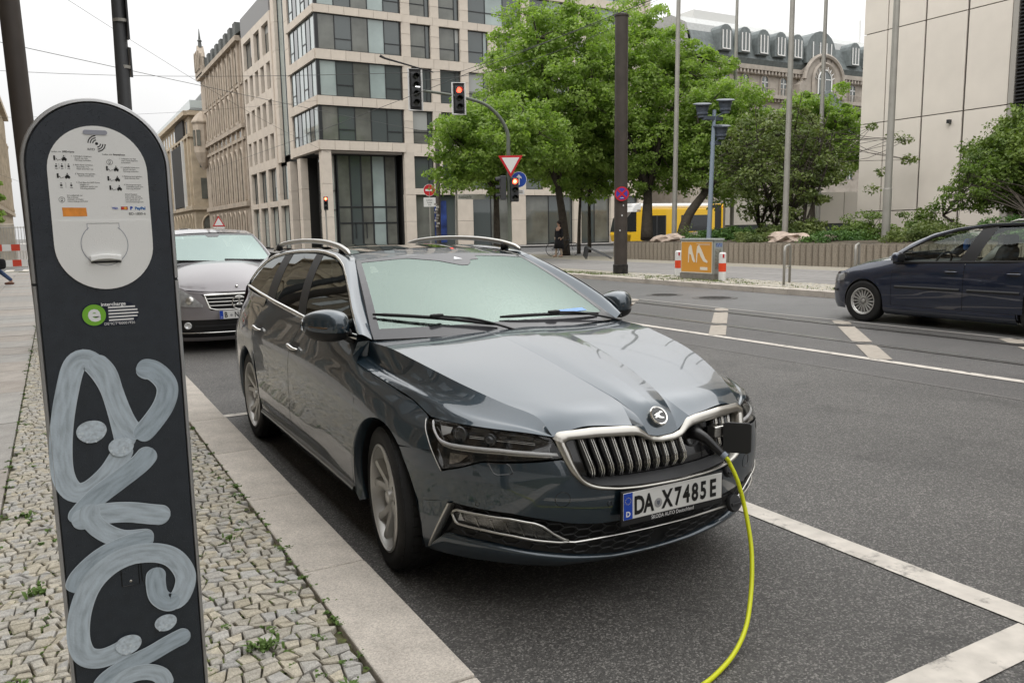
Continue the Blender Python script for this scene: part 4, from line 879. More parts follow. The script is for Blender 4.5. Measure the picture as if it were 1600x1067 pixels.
        # doors, rear quarter, sill
        fs = [(-.475, 1.0), (-.42, .90), (-.345, .80), (-.312, .62), (-.33, .45), (-.375, .30)]; bs = [(-1.43, 1.03), (-1.475, .90), (-1.50, .80), (-1.54, .62), (-1.555, .45), (-1.555, .30)]
        rs = [(-2.50, 1.07), (-2.56, .90), (-2.56, .80), (-2.50, .62), (-2.452, .45), (-2.455, .30)]
        def door(nm, A_, B_):
            rows_ = []
            for (xa, za), (xb, zb) in zip(A_, B_):
                xs_ = np.linspace(xa - .004, xb + .004, 40); zz = np.linspace(za, zb, 40)
                if za > .99: zz = np.array([belt(v) for v in xs_])
                rows_.append([(U(v), w_) for v, w_ in zip(xs_, zz)])
            d = patch(nm, skin(B, rows_, 40, 40, 0, sd, even=False), M_paint, car, fl)
            return d
        df = door('front_door', fs, bs); dr = door('rear_door', bs, rs)
        for dd, hx_, hz in ((df, -1.30, .872), (dr, -2.30, .888)):
            hp = []
            for t in np.linspace(0, 1, 9): hp.append(B.pt(np.array([U(hx_ - .19 * t)]), np.array([hz + .012 * t - .004 * math.cos(t * 6)]), .008 + .034 * math.sin(math.pi * min(1, max(0, t))) ** .5, sd)[0])
            MB().tube(hp, [.006, .009, .0115, .012, .012, .012, .0115, .009, .006], 8).build('handle', M_chrome, dd, smooth=True)
            cup = []
            for dz in (-.028, -.018, 0, .018, .028): cup.append(B.pt(np.array([U(hx_ - .03 - .13 * t) for t in np.linspace(0, 1, 7)]), hz + dz, .0015, sd))
            patch('handle_recess', np.array(cup), M_blackpl, dd, fl)
        sil = [[(U(v), .296) for v in np.linspace(-.375, -2.46, 30)], [(U(v), .262) for v in np.linspace(-.375, -2.46, 30)], [(U(v), .225) for v in np.linspace(-.375, -2.46, 30)], [(U(v), .165) for v in np.linspace(-.375, -2.46, 30)]]
        patch('sill', skin(B, sil, 30, 12, lambda t: np.interp(t, [0, .12, .3, .33, 1], [-.004, .012, .016, .002, -.03]), sd), M_paint, car, fl)
        patch('underbody_edge', skin(B, [[(U(v), .17) for v in np.linspace(-.37, -2.47, 10)], [(U(v), .125) for v in np.linspace(-.37, -2.47, 10)]], 10, 4, -.03, sd), M_blackpl, car, fl)
        qb = [(U(-2.46), .30)] + circ(B, -2.841, .335, .374, 2, 178, 26) + [(U(-3.22), .22), (U(-3.6), .22), (B.S, .22)]
        qm = [(U(-2.54), .62), (U(-2.6), .80), (U(-3.05), .82), (U(-3.3), .75), (U(-3.6), .7), (B.S, .7)]
        qt = [(U(-2.505), belt(-2.5)), (U(-2.8), 1.095), (U(-3.1), 1.11), (U(-3.3), 1.12), (U(-3.6), 1.13), (B.S, 1.13)]
        patch('rear_quarter', skin(B, [qb, qm, qt], 60, 16, 0, sd), M_paint, car, fl)
        # dark inner shell behind shut lines
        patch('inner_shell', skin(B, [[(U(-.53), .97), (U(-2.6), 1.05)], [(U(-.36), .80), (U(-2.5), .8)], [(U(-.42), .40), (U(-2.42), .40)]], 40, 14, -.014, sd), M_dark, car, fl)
        # headlight
        ht = [(1.176, .766), (1.09, .772), (.95, .772), (.817, .770), (.635, .762), (.575, .752), (.535, .744)]
        hb = [(1.055, .642), (1.012, .594), (.916, .620), (.817, .653), (.685, .659), (.58, .664), (.492, .668)]
        hm = [(1.11, .71), (1.04, .70), (.93, .70), (.817, .71), (.66, .71), (.58, .71), (.512, .71)]
        box = patch('headlight', skin(B, [ht, hm, hb], 50, 12, lambda t: -.006 - .035 * np.sin(np.pi * np.clip(t, .0, 1)) ** .6, sd, even=False), M_blackgloss, car, fl)
        patch('lens', skin(B, [ht, hm, hb], 50, 14, .001, sd, even=False), M_lens, box, fl)
        dr1 = arc([(1.135, .762), (1.10, .735), (1.058, .706), (1.03, .696), (.982, .692), (.87, .694), (.751, .695), (.62, .688), (.506, .677)], 40)
        rowsd = [B.pt(dr1[:, 0] + a * .6, dr1[:, 1] + a, o_, sd) for a, o_ in ((.007, -.012), (.004, -.005), (-.003, -.005), (-.007, -.012))]
        patch('light_strip', np.array(rowsd), mat('light strip', (.9, .9, .9), rough=.25, coat=1), box, fl)
        rowsd = [B.pt(dr1[:, 0] + a * .6, dr1[:, 1] + a, o_, sd) for a, o_ in ((-.009, -.014), (-.014, -.012), (-.022, -.030))]
        patch('lamp_trim', np.array(rowsd), M_satin, box, fl)
        for uc, zc_, rr in ((.955, .733, .026), (.80, .728, .020)):
            c = B.pt(np.array([uc]), np.array([zc_]), -.022, sd)[0]; nrm = B.pt(np.array([uc]), np.array([zc_]), .05, sd)[0] - c
            MB().lathe([(rr * 1.25, -.015), (rr * 1.3, 0), (rr * 1.15, .004), (rr, 0), (rr * .8, .010), (rr * .45, .016), (0, .018)], c, nrm, n=24).build('projector', mat("projector glass", (.06, .065, .07), rough=.05, coat=1, metal=.4), box, smooth=True)
        patch('reflector', skin(B, [[(1.075, .755), (1.0, .757)], [(1.04, .722), (1.0, .735)]], 4, 4, -.012, sd), M_lampwhite, box, fl)
        for z_ in (.739, .733): MB().tube(B.pt(np.array([.9, .6]), np.array([z_ - .005, z_ - .018]), -.02, sd), .0012, 4).build('lamp_trim', M_satin, box)
        patch('indicator', skin(B, [[(.985, .662), (.89, .664)], [(.985, .615), (.93, .632)]], 5, 4, -.014, sd), mat("amber reflector", (.34, .31, .27), rough=.2, metal=.7, noise=(60, .5, 2)), box, fl)
        ed = [(1.182, .768), (1.11, .70), (1.062, .644), (1.016, .586)]; e2 = arc(ed, 20)
        MB().tube(B.pt(e2[:, 0], e2[:, 1], .001, sd), .002, 4).build('headlight_edge', M_satin, car, smooth=True)
        # washer cover, tow eye / sensors as fine shut lines
        for nm, pl in (('washer_cover', [(.790, .648), (.712, .650), (.700, .642), (.688, .618), (.695, .610), (.752, .605), (.768, .612), (.790, .648)]),):
            a = arc(pl, 30); MB().tube(B.pt(a[:, 0], a[:, 1], .0005, sd), .0013, 4).build(nm, M_blackgloss, car)
        for uc, zc_, rr in ((.495, .508, .030), (.84, .478, .009), (.30, .470, .009)):
            t = np.linspace(0, 2 * np.pi, 28); MB().tube(B.pt(uc + rr * np.cos(t), zc_ + rr * np.sin(t), .0005, sd), .0011, 4).build('parking_sensor' if rr < .02 else 'tow_eye_cover', M_blackgloss, car)
        # wheel, mirror, glass, pillars
        for wx in (0, -2.841):
            w = link('wheel', None, None, car, loc=(wx, sd * .787, .330)); w.rotation_euler = (0, 0, R(-6.5 if wx == 0 else 0)); rim_wheel(w, 0, 0, 0, sd, R_=.330)
        mir = build_mirror(car, sd)
    gs = GS
    for sd in (-1, 1):
        fl = sd > 0
        def side_patch(nm, A_, B_, m, n=20, nv=8, off=0, par=car):
            A2, B2 = arc(A_, n), arc(B_, n); P_ = []
            for t in np.linspace(0, 1, nv):
                q = A2 * (1 - t) + B2 * t; P_.append([(x, sd * (gs(x, z) + off), z) for x, z in q])
            return patch(nm, np.array(P_), m, par, fl)
        # glazing between pillars (x, z)
        topc = [(-1.18, 1.347), (-1.31, 1.377), (-1.457, 1.40), (-1.76, 1.412)]; DLO = [(-.47, 1.026), (-.593, 1.108), (-.803, 1.209), (-1.0, 1.287), (-1.18, 1.345), (-1.306, 1.372), (-1.457, 1.396), (-1.70, 1.413), (-1.908, 1.419), (-2.349, 1.412), (-2.722, 1.392), (-3.043, 1.362), (-3.23, 1.318), (-3.36, 1.24), (-3.43, 1.16), (-3.42, 1.125)]
        side_patch('front_side_window', [(-.50, 1.034), (-.63, 1.108), (-.83, 1.209), (-1.02, 1.282), (-1.2, 1.337), (-1.32, 1.362), (-1.457, 1.385), (-1.74, 1.402)], [(-.50, 1.034), (-.9, 1.04), (-1.2, 1.045), (-1.43, 1.05)], M_glass)
        side_patch('rear_side_window', [(-1.90, 1.408), (-2.2, 1.406), (-2.50, 1.395)], [(-1.60, 1.06), (-1.95, 1.07), (-2.28, 1.088)], M_privacy)
        side_patch('quarter_window', [(-2.70, 1.385), (-3.02, 1.350), (-3.20, 1.305)], [(-2.53, 1.10), (-2.9, 1.115), (-3.38, 1.135)], M_privacy)
        side_patch('pillar_trim', [(-1.735, 1.405), (-1.905, 1.409)], [(-1.425, 1.048), (-1.605, 1.058)], M_blackpl, 6, 10, .0015)
        side_patch('pillar_trim', [(-2.49, 1.397), (-2.71, 1.387)], [(-2.27, 1.085), (-2.54, 1.10)], M_blackpl, 6, 10, .0015)
        a = arc(DLO, 70); rows_ = [[(x, sd * (gs(x, z) + o_), z + dz) for x, z in a] for dz, o_ in ((.016, -.002), (.010, .006), (-.002, .006), (-.006, -.004))]
        patch('window_trim', np.array(rows_), M_chrome, car, not fl)
        lowl = arc([(-.47, 1.026), (-.9, 1.030), (-1.4, 1.040), (-2.04, 1.070), (-2.6, 1.095), (-3.17, 1.118), (-3.43, 1.130)], 50)
        rows_ = [[(x, sd * (gs(x, z) + o_), z + dz) for x, z in lowl] for dz, o_ in ((.010, -.004), (.006, .010), (-.012, .013), (-.018, .004))]
        patch('window_trim', np.array(rows_), M_chrome, car, not fl)
        tri_ = [B.pt(np.array([U(-.50)]), np.array([.925]), 0, sd)[0], (-.47, sd * (gs(-.47, 1.0)), 1.0), (-.445, sd * .775, 1.005), (-.46, sd * .785, .925)]
        MB().grid(np.array([[tri_[0], tri_[3]], [tri_[1], tri_[2]]])).build('scuttle_corner', M_paint, car)
        MB().grid(np.array([[B.pt(np.array([U(-.50)]), np.array([.925]), 0, sd)[0], B.pt(np.array([U(-.478)]), np.array([1.0]), 0, sd)[0]], [B.pt(np.array([U(-.44)]), np.array([.90]), 0, sd)[0], tri_[2]]])).build('scuttle_corner', M_paint, car)
        rows_ = [[(x, sd * (gs(x, z) + o_), z + dz) for x, z in lowl] for dz, o_ in ((-.016, .003), (-.03, .0))]
        # A-pillar and cant rail: from window line to windscreen / roof glass edge
        outer = [(x, sd * (gs(x, z) - .002), z + .012) for x, z in arc(DLO[:5], 14)]
        inner = spl([(-.44, sd * .76, 1.008), (-.64, sd * .715, 1.107), (-.84, sd * .668, 1.203), (-1.04, sd * .617, 1.296), (-1.225, sd * .57, 1.377)], 14)
        outer = np.array(outer); mids = (outer + inner) / 2; mids[:, 2] += .012; mids[:, 1] += sd * .012
        patch('front_pillar', np.swapaxes(spl(np.array([outer, mids, inner]), 7), 0, 1), M_paint, car, not fl)
        gut = inner.copy(); g2 = gut.copy(); g2[:, 2] -= .004; g2[:, 1] -= sd * .008
        MB().tube(inner + np.array([0, -sd * .003, .002]), .0035, 4).build('windscreen_seal', M_blackpl, car, smooth=True)
        # roof rail
        xs_ = [-1.27, -1.36, -1.55, -1.9, -2.4, -2.85, -3.1, -3.25]; zs_ = [1.416, 1.440, 1.466, 1.487, 1.490, 1.472, 1.447, 1.412]; ys_ = [.588, .582, .572, .562, .556, .556, .56, .566]
        pr_ = spl(np.array([(x, sd * y, z) for x, y, z in zip(xs_, ys_, zs_)]), 40)
        rw = MB().tube(pr_, np.interp(np.linspace(0, 1, 40), [0, .1, .9, 1], [.010, .017, .017, .010]), 10).build('roof_rail', M_satin, car, smooth=True)
        for xx in (-1.45, -3.05): MB().tube([(xx, sd * .57, 1.42), (xx - .02, sd * .568, 1.46)], [.03, .016], 8).build('rail_foot', M_blackpl, rw, smooth=True)
        # roof side
        o2 = np.array([(x, sd * (gs(x, z) - .002), z + .012) for x, z in arc(DLO[4:13], 24)])
        xi = o2[:, 0]; zc_ = np.interp(-xi, [1.18, 1.45, 1.9, 2.4, 2.9, 3.3], [1.386, 1.415, 1.430, 1.430, 1.412, 1.375])
        i2 = np.stack([np.where(xi > -1.225, -1.225, xi), sd * np.interp(-xi, [1.18, 1.4, 2.4, 3.2], [.57, .552, .54, .53]), zc_], 1); i2[0] = inner[-1]
        m2 = (o2 * .45 + i2 * .55); m2[:, 2] += .012; m2[:, 1] += sd * .012
        patch('roof', np.swapaxes(spl(np.array([o2, m2, i2]), 7), 0, 1), M_paint, car, not fl)
        if sd < 0: i2R = i2.copy()
    # hood: shut line, shoulder fold, side crease, power-dome crease, middle
    sh = spl([B.pt(np.array([u]), np.array([z]), -.001, 1)[0] for u, z in [(U(-.50), .925), (U(-.44), .905), (U(-.18), .873), (U(.03), .848), (U(.2), .822), (1.164, .777)]], 34)
    hl = spl([B.pt(np.array([u]), np.array([z]), .002, 1)[0] for u, z in [(1.164, .777), (1.0, .7765), (.817, .775), (.635, .765), (.525, .748)]], 30)[1:]
    edge = np.vstack([sh, hl]); t64 = np.linspace(0, 1, 64)
    Mc = arc(spl([(-.46, .785, .925), (-.30, .785, .897), (-.07, .785, .880), (.18, .772, .860), (.36, .742, .838), (.56, .69, .806), (.75, .575, .782), tuple(edge[-1] + [-.01, 0, .002])], 80), 64)
    Ac = arc(spl([(-.45, .775, 1.000), (-.20, .757, .994), (0, .733, .968), (.2, .704, .937), (.4, .657, .897), (.6, .585, .850), (.75, .515, .812), tuple(edge[-1])], 80), 64)
    ed = arc(edge, 64)
    fr_ = [(-.42, .60, 1.006), (-.39, .45, 1.012), (-.365, .28, 1.016), (-.36, .19, 1.020), (-.355, .10, 1.022), (-.35, 0, 1.023)]
    c60 = spl([(-.42, .60, 1.004), (-.18, .59, 1.000), (.02, .57, .975), (.22, .545, .946), (.42, .50, .908), (.62, .44, .862), (.76, .40, .825), (.853, .37, .775)], 64)
    c45 = spl([(-.39, .40, 1.010), (-.16, .39, 1.004), (.03, .37, .981), (.23, .35, .950), (.43, .32, .912), (.63, .28, .864), (.77, .25, .826), (.878, .235, .766)], 64)
    Bc = spl([(-.36, .19, 1.018), (-.15, .188, 1.012), (.04, .18, .987), (.24, .171, .951), (.44, .157, .908), (.62, .135, .863), (.76, .118, .822), (.888, .15, .757)], 64)
    Bi = spl([(-.36, .185, 1.019), (-.15, .183, 1.013), (.04, .175, .988), (.24, .166, .952), (.44, .152, .909), (.62, .130, .865), (.75, .110, .826), (.845, .088, .775), (.900, .078, .712)], 64)
    c0 = spl([(-.35, 0, 1.023), (-.14, 0, 1.018), (.05, 0, .995), (.25, 0, .962), (.45, 0, .922), (.62, 0, .882), (.74, 0, .845), (.825, 0, .805), (.908, 0, .702)], 64)
    ca = spl([(-.355, .10, 1.023), (-.14, .10, 1.016), (.05, .10, .993), (.25, .095, .959), (.45, .085, .918), (.62, .07, .877), (.74, .06, .841), (.828, .048, .798), (.906, .040, .703)], 64)
    hood = MB()
    for sg in (1, -1):
        F_ = np.array([1, sg, 1.])
        def band(cols, n): hood.grid(spl(np.array(cols), n) * F_, flip=(sg < 0))
        def bandl(cols, n):
            a = np.array(cols); t = np.linspace(0, len(a) - 1, n); i_ = np.minimum(t.astype(int), len(a) - 2); w_ = (t - i_)[:, None, None]; hood.grid((a[i_] * (1 - w_) + a[i_ + 1] * w_) * F_, flip=(sg < 0))
        Mm = (Mc * .5 + Ac * .5); Mm[:, 1] -= .004
        Ms = (Mc * .5 + ed * .5); Ms[:, 2] += .004 * np.sin(np.linspace(0, 1, 64) * math.pi) + .002
        band([ed, Ms, Mc, Mm * .75 + Mc * .25, Ac], 22)
        band([Ac, c60, c45, Bc], 22)
        bandl([Bc, Bi], 2)
        band([Bi, ca, c0], 10)
    hm_ = hood.build('bonnet', M_paint, car, smooth=True)
    # wipers' cowl
    patch('cowl', np.array([[(-.40, y, .985), (-.56, y, .998)] for y in np.linspace(-.72, .72, 12)]), M_blackpl, car)
    # windscreen
    W = []
    for y in np.linspace(-1, 1, 25):
        a = abs(y); W.append([((-.44 + .14 * (1 - a ** 2.2)) * (1 - t) + (-1.225 + .045 * (1 - a ** 2)) * t, y * (.76 * (1 - t) + .57 * t), 1.008 * (1 - t) + (1.377 + .028 * (1 - a ** 2)) * t + .02 * math.sin(math.pi * t)) for t in np.linspace(0, 1, 14)])
    W = np.array(W); ws = patch('windscreen', W, M_ws, car, False)
    # black edge print, with the sensor patch at the top centre
    def wpt(y, t, o_=.0015):
        a = abs(y); n_ = np.array([.45, 0, .89]) * o_
        return np.array(((-.44 + .14 * (1 - a ** 2.2)) * (1 - t) + (-1.225 + .045 * (1 - a ** 2)) * t, y * (.76 * (1 - t) + .57 * t), 1.008 * (1 - t) + (1.377 + .028 * (1 - a ** 2)) * t + .02 * math.sin(math.pi * t))) + n_
    M_frit = mat("ceramic edge print", (.05, .05, .055), rough=.12, spec=.6)
    fr = MB(); yy = np.linspace(-1, 1, 41)
    for ta, tb in ((.955, 1.0), (0., .10)): fr.grid(np.array([[wpt(y, ta), wpt(y, tb)] for y in yy]))
    for q in (-1, 1): fr.grid(np.array([[wpt(q * .945, t), wpt(q, t)] for t in np.linspace(0, 1, 12)]))
    sens = [(-.42, .96), (-.30, .93), (-.17, .90), (-.10, .885), (0, .84), (.10, .80), (.17, .80), (.23, .84), (.26, .885), (.37, .895), (.38, .96)]
    fr.grid(np.array([[wpt(y - .06, t, .002), wpt(y - .06, .965, .002)] for y, t in sens]))
    fr.build('edge_print', M_frit, ws)
    MB().add([wpt(.05, .935, .004), wpt(.12, .895, .004), wpt(.02, .895, .004)], [(0, 1, 2)]).build('camera_window', M_lampwhite, ws)
    st = MB(); st.add([wpt(.48, .13, .003), wpt(.80, .13, .003), wpt(.78, .165, .003), wpt(.52, .165, .003)], [(0, 1, 2, 3)]); st.build('windscreen_sticker', mat("blue sticker", (.15, .35, .75), rough=.3), ws)
    # roof skin: band, black glass, rear
    yy = np.linspace(-1, 1, 15); rows_ = []
    def roofz(x, a): return np.interp(-x, [1.18, 1.45, 1.9, 2.4, 2.9, 3.4], [1.400, 1.437, 1.458, 1.458, 1.44, 1.40]) - .035 * a ** 2.4
    def roofrow(x):
        hw_ = np.interp(-x, [1.18, 1.4, 2.4, 3.2], [.57, .552, .54, .53]); return [(x + .045 * (1 - a * a) * np.interp(-x, [1.2, 1.6], [1, 0]), a * hw_, roofz(x, abs(a)) if x < -1.24 else 1.377 + .028 * (1 - a * a)) for a in yy]
    patch('roof', np.array([roofrow(x) for x in (-1.227, -1.26, -1.32, -1.40, -1.46)]), M_paint, car, True)
    patch('roof_glass', np.array([[(p[0], p[1], p[2] + .003) for p in roofrow(x)] for x in np.linspace(-1.462, -3.2, 14)]), M_roofglass, car, True)
    patch('roof', np.array([roofrow(x) for x in (-3.2, -3.35, -3.5)]), M_paint, car, True)
    # tailgate and rear window, rear lamps
    tg = []
    for t, (x, hw_, z) in zip(np.linspace(0, 1, 6), [(-3.5, .55, 1.375), (-3.62, .60, 1.30), (-3.72, .66, 1.18), (-3.80, .70, 1.10), (-3.885, .72, .95), (-3.9, .74, .6)]):
        tg.append([(x - .03 * (1 - a * a) + .02, a * hw_, z) for a in np.linspace(-1, 1, 11)])
    tg = np.array(tg); patch('rear_window', tg[:4], M_privacy, car, True); patch('tailgate', tg[3:], M_paint, car, True)
    for sd in (-1, 1):
        patch('rear_pillar', np.array([[(-3.23, sd * .637, 1.325), (-3.5, sd * .55, 1.375)], [(-3.43, sd * .70, 1.16), (-3.62, sd * .60, 1.30)], [(-3.50, sd * .755, 1.13), (-3.76, sd * .68, 1.14)]]), M_paint, car, sd > 0)
        patch('rear_lamp', skin(B, [[(U(-3.55), .98), (B.S - .35, .98)], [(U(-3.6), .84), (B.S - .35, .84)]], 12, 5, .008, sd), mat("red lamp", (.25, .01, .01), rough=.1, coat=1), car, sd > 0)
    # grille
    M_gr = mat("grille black", (.01, .01, .011), rough=.2, coat=.6)
    gi_b = [(.437, .62), (.404, .583), (.371, .573), (.2, .563), (0, .562)]
    for sd in (-1, 1):
        fl = sd > 0
        patch('grille_back', skin(B, [[(.475, .73), (.156, .725), (.09, .70), (0, .69)], [(.46, .65), (.2, .65), (.1, .64), (0, .64)], [(.42, .56), (.30, .55), (.15, .545), (0, .545)]], 24, 10, -.055, sd), M_gr, car, fl)
        to = [(.528, .742), (.505, .764), (.35, .769), (.19, .760), (.135, .752), (.085, .712), (.04, .701), (0, .700)]; ti = [(.472, .722), (.45, .730), (.33, .728), (.155, .716), (.118, .704), (.076, .684), (.035, .678), (0, .678)]
        def frame_strip(o_, i_, name='grille_frame'):
            o_, i_ = arc(o_, 40), arc(i_, 40); rows_ = []
            for t, of in ((0, .0), (.12, .012), (.62, .020), (.9, .008), (1.0, -.012), (1.0, -.05)):
                q = o_ * (1 - t) + i_ * t; rows_.append(B.pt(q[:, 0], q[:, 1], of, sd))
            patch(name, np.array(rows_), M_dchrome, car, fl)
        frame_strip(to, ti)
        frame_strip([(.526, .744), (.507, .70), (.487, .660), (.454, .601), (.421, .564), (.39, .546), (.354, .536), (.26, .524), (.173, .519), (0, .517)], [(.472, .724), (.455, .69), (.440, .64), (.418, .594), (.398, .574), (.37, .560), (.34, .551), (.26, .536), (.173, .531), (0, .529)])
        # sill of the grille
        patch('grille_shelf', skin(B, [[(.405, .585), (.371, .573), (.2, .563), (0, .560)], [(.39, .562), (.34, .549), (.2, .534), (0, .527)]], 30, 5, lambda t: np.interp(t, [0, 1], [-.045, -.002]), sd), M_greypl, car, fl)
        for k in range(9):
            u0 = .008 + .0490 * k if sd < 0 else .042 + .049 * k
            if sd > 0 and .10 < u0 < .335: continue
            zt = float(np.interp(u0, [0, .06, .12, .156, .47], [.686, .690, .712, .722, .732])) - .004; lean = .045 * max(0, u0 - .10) / .35
            for du in (-.0055, .0040):
                pl = [(u0 + du, zt, -.018), (u0 + du - lean * .55, .66, -.012), (u0 + du - lean * .85, .622, -.008), (u0 + du - lean, .60, -.012), (u0 + du - lean - .004, .570, -.035)]
                rows_ = [np.array([B.pt(np.array([u + w_]), np.array([z_]), of + ow, sd)[0] for u, z_, of in pl]) for w_, ow in ((-.0016, -.008), (-.0014, 0), (.0014, 0), (.0016, -.008))]
                patch('grille_slat', np.array(rows_), M_chrome, car)
            rows_ = [np.array([B.pt(np.array([u0 + du - lean * f_]), np.array([z_]), of + od, sd)[0] for z_, of, f_ in ((zt, -.026, 0), (.622, -.016, .85), (.60, -.020, 1), (.568, -.045, 1.1))]) for du, od in ((-.020, -.03), (-.014, 0), (.012, 0), (.018, -.03))]
            patch('grille_fin', np.array(rows_), M_gr, car)
    # charging port, opened flap and dangling caps
    pc = B.pt(np.array([-.185]), np.array([.665]), -.05, -1)[0]
    port = MB().lathe([(0, 0), (.034, 0), (.036, .012), (.045, .014), (.047, .0), (.06, -.004), (.075, -.004)], pc, (1, .12, 0), n=28).build('charging_port', M_greypl, car, smooth=True, auto=40)
    fl0 = B.pt(np.array([-.305]), np.array([.655]), .02, -1)[0]
    ux = np.array([.79, .61, 0]); ux /= np.linalg.norm(ux); uy = np.array([0, 0, 1.]); dn = np.cross(ux, uy)
    out = [(0, -.055), (.010, -.066), (.105, -.064), (.118, -.054), (.118, .060), (.108, .068), (.01, .066), (0, .057)]
    flap = MB().prism(out, fl0, ux, uy, dn * .012).build('port_flap', M_greypl, car, bevel=.003)
    MB().prism([(a * .86 + .008, b_ * .84) for a, b_ in out], fl0 - dn * .004, ux, uy, dn * .006).build('flap_liner', M_blackpl, flap, bevel=.003)
    MB().tube([tuple(fl0 + ux * a + uy * b_ - dn * .006) for a, b_ in [(x * .93 + .004, y * .93) for x, y in out + out[:1]]], .0018, 4).build('flap_seal', M_rubber, flap)
    for a, b_ in ((.06, .03), (.07, -.015)): MB().tube([fl0 + ux * a + uy * b_ - dn * .004, fl0 + ux * (a + .012) + uy * b_ - dn * .014, fl0 + ux * (a + .018) + uy * (b_ - .012) - dn * .012], .003, 6).build('flap_clip', M_greypl, flap)
    h0 = B.pt(np.array([-.300]), np.array([.672]), -.005, -1)[0]
    MB().box(h0[0] - .02, h0[0] + .03, h0[1] - .035, h0[1] + .045, h0[2] - .018, h0[2] + .03).build('flap_hinge', M_satin, car, bevel=.006)
    for uc, zc_, rr in ((-.43, .325, .040), (-.315, .505, .026)):
        c = B.pt(np.array([uc]), np.array([zc_]), .018, -1)[0]
        cp_ = MB().lathe([(0, .016), (rr * .9, .014), (rr, .008), (rr, -.006), (rr * .92, -.008), (0, -.008)], c, (1, .1, .25), n=24).build('port_cap', M_greypl, car, smooth=True, auto=40)
        MB().box(c[0] + .014, c[0] + .024, c[1] - rr * .65, c[1] + rr * .65, c[2] - .006, c[2] + .006).build('cap_grip', M_greypl, cp_, bevel=.002)
        MB().tube([c + [0, 0, rr * .9], c + [-.01, -.02, .06], c + [-.02, -.03, .12]], .003, 6).build('cap_tether', M_blackpl, cp_, smooth=True)
    # badge
    bc = np.array([.862, 0, .768]); bn = np.array([.80, 0, .60]); bn /= np.linalg.norm(bn); by = np.array([0, 1., 0]); bz = np.cross(bn, by); bz *= np.sign(bz[2])
    bc = bc + bn * .006
    bd = MB().lathe([(.0, .004), (.034, .004), (.0345, .008), (.0395, .010), (.043, .006), (.044, -.012)], bc, bn, n=40).build('badge', M_chrome, car, smooth=True, auto=35)
    MB().lathe([(0, .0055), (.034, .0055)], bc, bn, n=40).build('badge_field', M_blackgloss, bd)
    def bpoly(pl, d=.0062, h=.002): return MB().prism(pl, bc + bn * d, by * .001, bz * .001, bn * h)
    bpoly([(-25, 4), (-8, 14), (8, 19), (20, 18), (26, 10), (18, 11), (6, 8), (2, 2), (8, -6), (20, -10), (22, -15), (10, -15), (-2, -12), (-10, -6), (-18, -10), (-26, -8), (-16, -2)]).build('winged_arrow', M_chrome, bd)
    for k in range(3): bpoly([(-14 + 9 * k, 9 + 2.5 * k), (-5 + 9 * k, 17 + 1.5 * k), (-7 + 9 * k, 19 + 1.5 * k), (-20 + 9 * k, 12 + 2.4 * k)], .0085).build('feather', M_blackgloss, bd)
    MB().lathe([(0, .001), (.0035, .001)], bc + bn * .0082 + by * .009 + bz * .004, bn, n=14).build('eye', M_blackgloss, bd)
    # number plate
    pz, px = .459, .966
    pf = MB().box(px - .006, px + .004, -.268, .268, pz - .082, pz + .062).build('plate_frame', M_blackpl, car, bevel=.004)
    pl = MB().box(px + .004, px + .007, -.26, .26, pz - .055, pz + .055).build('number_plate', M_plate, car, bevel=.002)
    MB().box(px + .0072, px + .0078, -.2585, -.215, pz - .0535, pz + .0535).build('euro_band', M_blue, pl)
    rX = (R(90), 0, R(90))
    text("D", .030, M_white, pl, (px + .0085, -.237, pz - .042), rX, align='CENTER', bold=.001)
    for k in range(12): MB().lathe([(0, 0), (.0018, 0)], (px + .0086, -.237 + .0135 * math.sin(k * math.pi / 6), pz + .022 + .0135 * math.cos(k * math.pi / 6)), (1, 0, 0), n=6).build('star', mat("euro yellow", (.7, .6, .1), rough=.4), pl)
    xc = -.203
    for ch, wd, gap in (("D", .043, .005), ("A", .043, .052), ("X", .043, .014), ("7", .041, .005), ("4", .041, .005), ("8", .041, .005), ("5", .041, .012), ("E", .041, 0)):
        text(ch, .103, M_ink, pl, (px + .0082, xc + wd / 2, pz - .0375), rX, align='CENTER', xs=.70, bold=.0036); xc += wd + gap
    MB().lathe([(0, 0), (.0195, 0), (.0195, -.001)], (px + .0085, -.203 + .118, pz - .012), (1, 0, 0), n=28).build('registration_seal', mat("seal silver", (.35, .35, .36), rough=.4, metal=.3), pl)
    MB().prism([(-8, 9), (8, 9), (7, -3), (0, -10), (-7, -3)], (px + .0088, -.085, pz - .012), (0, .001, 0), (0, 0, .001), (.0004, 0, 0)).build('seal_shield', mat("seal print", (.12, .13, .16), rough=.5), pl)
    text("ŠKODA AUTO Deutschland", .0225, M_white, pf, (px + .0046, -.005, pz - .076), rX, align='CENTER', xs=.85)
    # interior glimpsed through the glass
    it = MB()
    it.box(-3.3, -.45, -.72, .72, .25, .34)
    it.build('cabin_floor', M_int, car)
    MB().grid(np.array([[(-.36, y, .94), (-.60, y, .985), (-.85, y, .96), (-.9, y, .75)] for y in np.linspace(-.70, .70, 6)])).build('dashboard', M_int, car)
    for yy_ in (-.37, .37):
        for xx in (-1.55, -2.45):
            sb = MB(); sb.add(*pillow((xx, yy_, .62), (.52, .50, .16), .02)); sb.add(*pillow((xx - .28, yy_, .92), (.14, .48, .62), -.22)); sb.add(*pillow((xx - .36, yy_, 1.27), (.10, .26, .17), -.1))
            sb.build('seat', mat("seat fabric", (.04, .04, .042), rough=.85), car, smooth=True)
    th = np.linspace(0, 2 * np.pi, 32); MB().tube([(-.93 - .06 * math.sin(t), .37 + .185 * math.cos(t), .93 + .17 * math.sin(t)) for t in th], .014, 8).build('steering_wheel', M_int, car, smooth=True)
    MB().add(*pillow((-1.02, 0, 1.30), (.05, .24, .07), .1)).build('rear_view_mirror', M_blackpl, car, smooth=True)
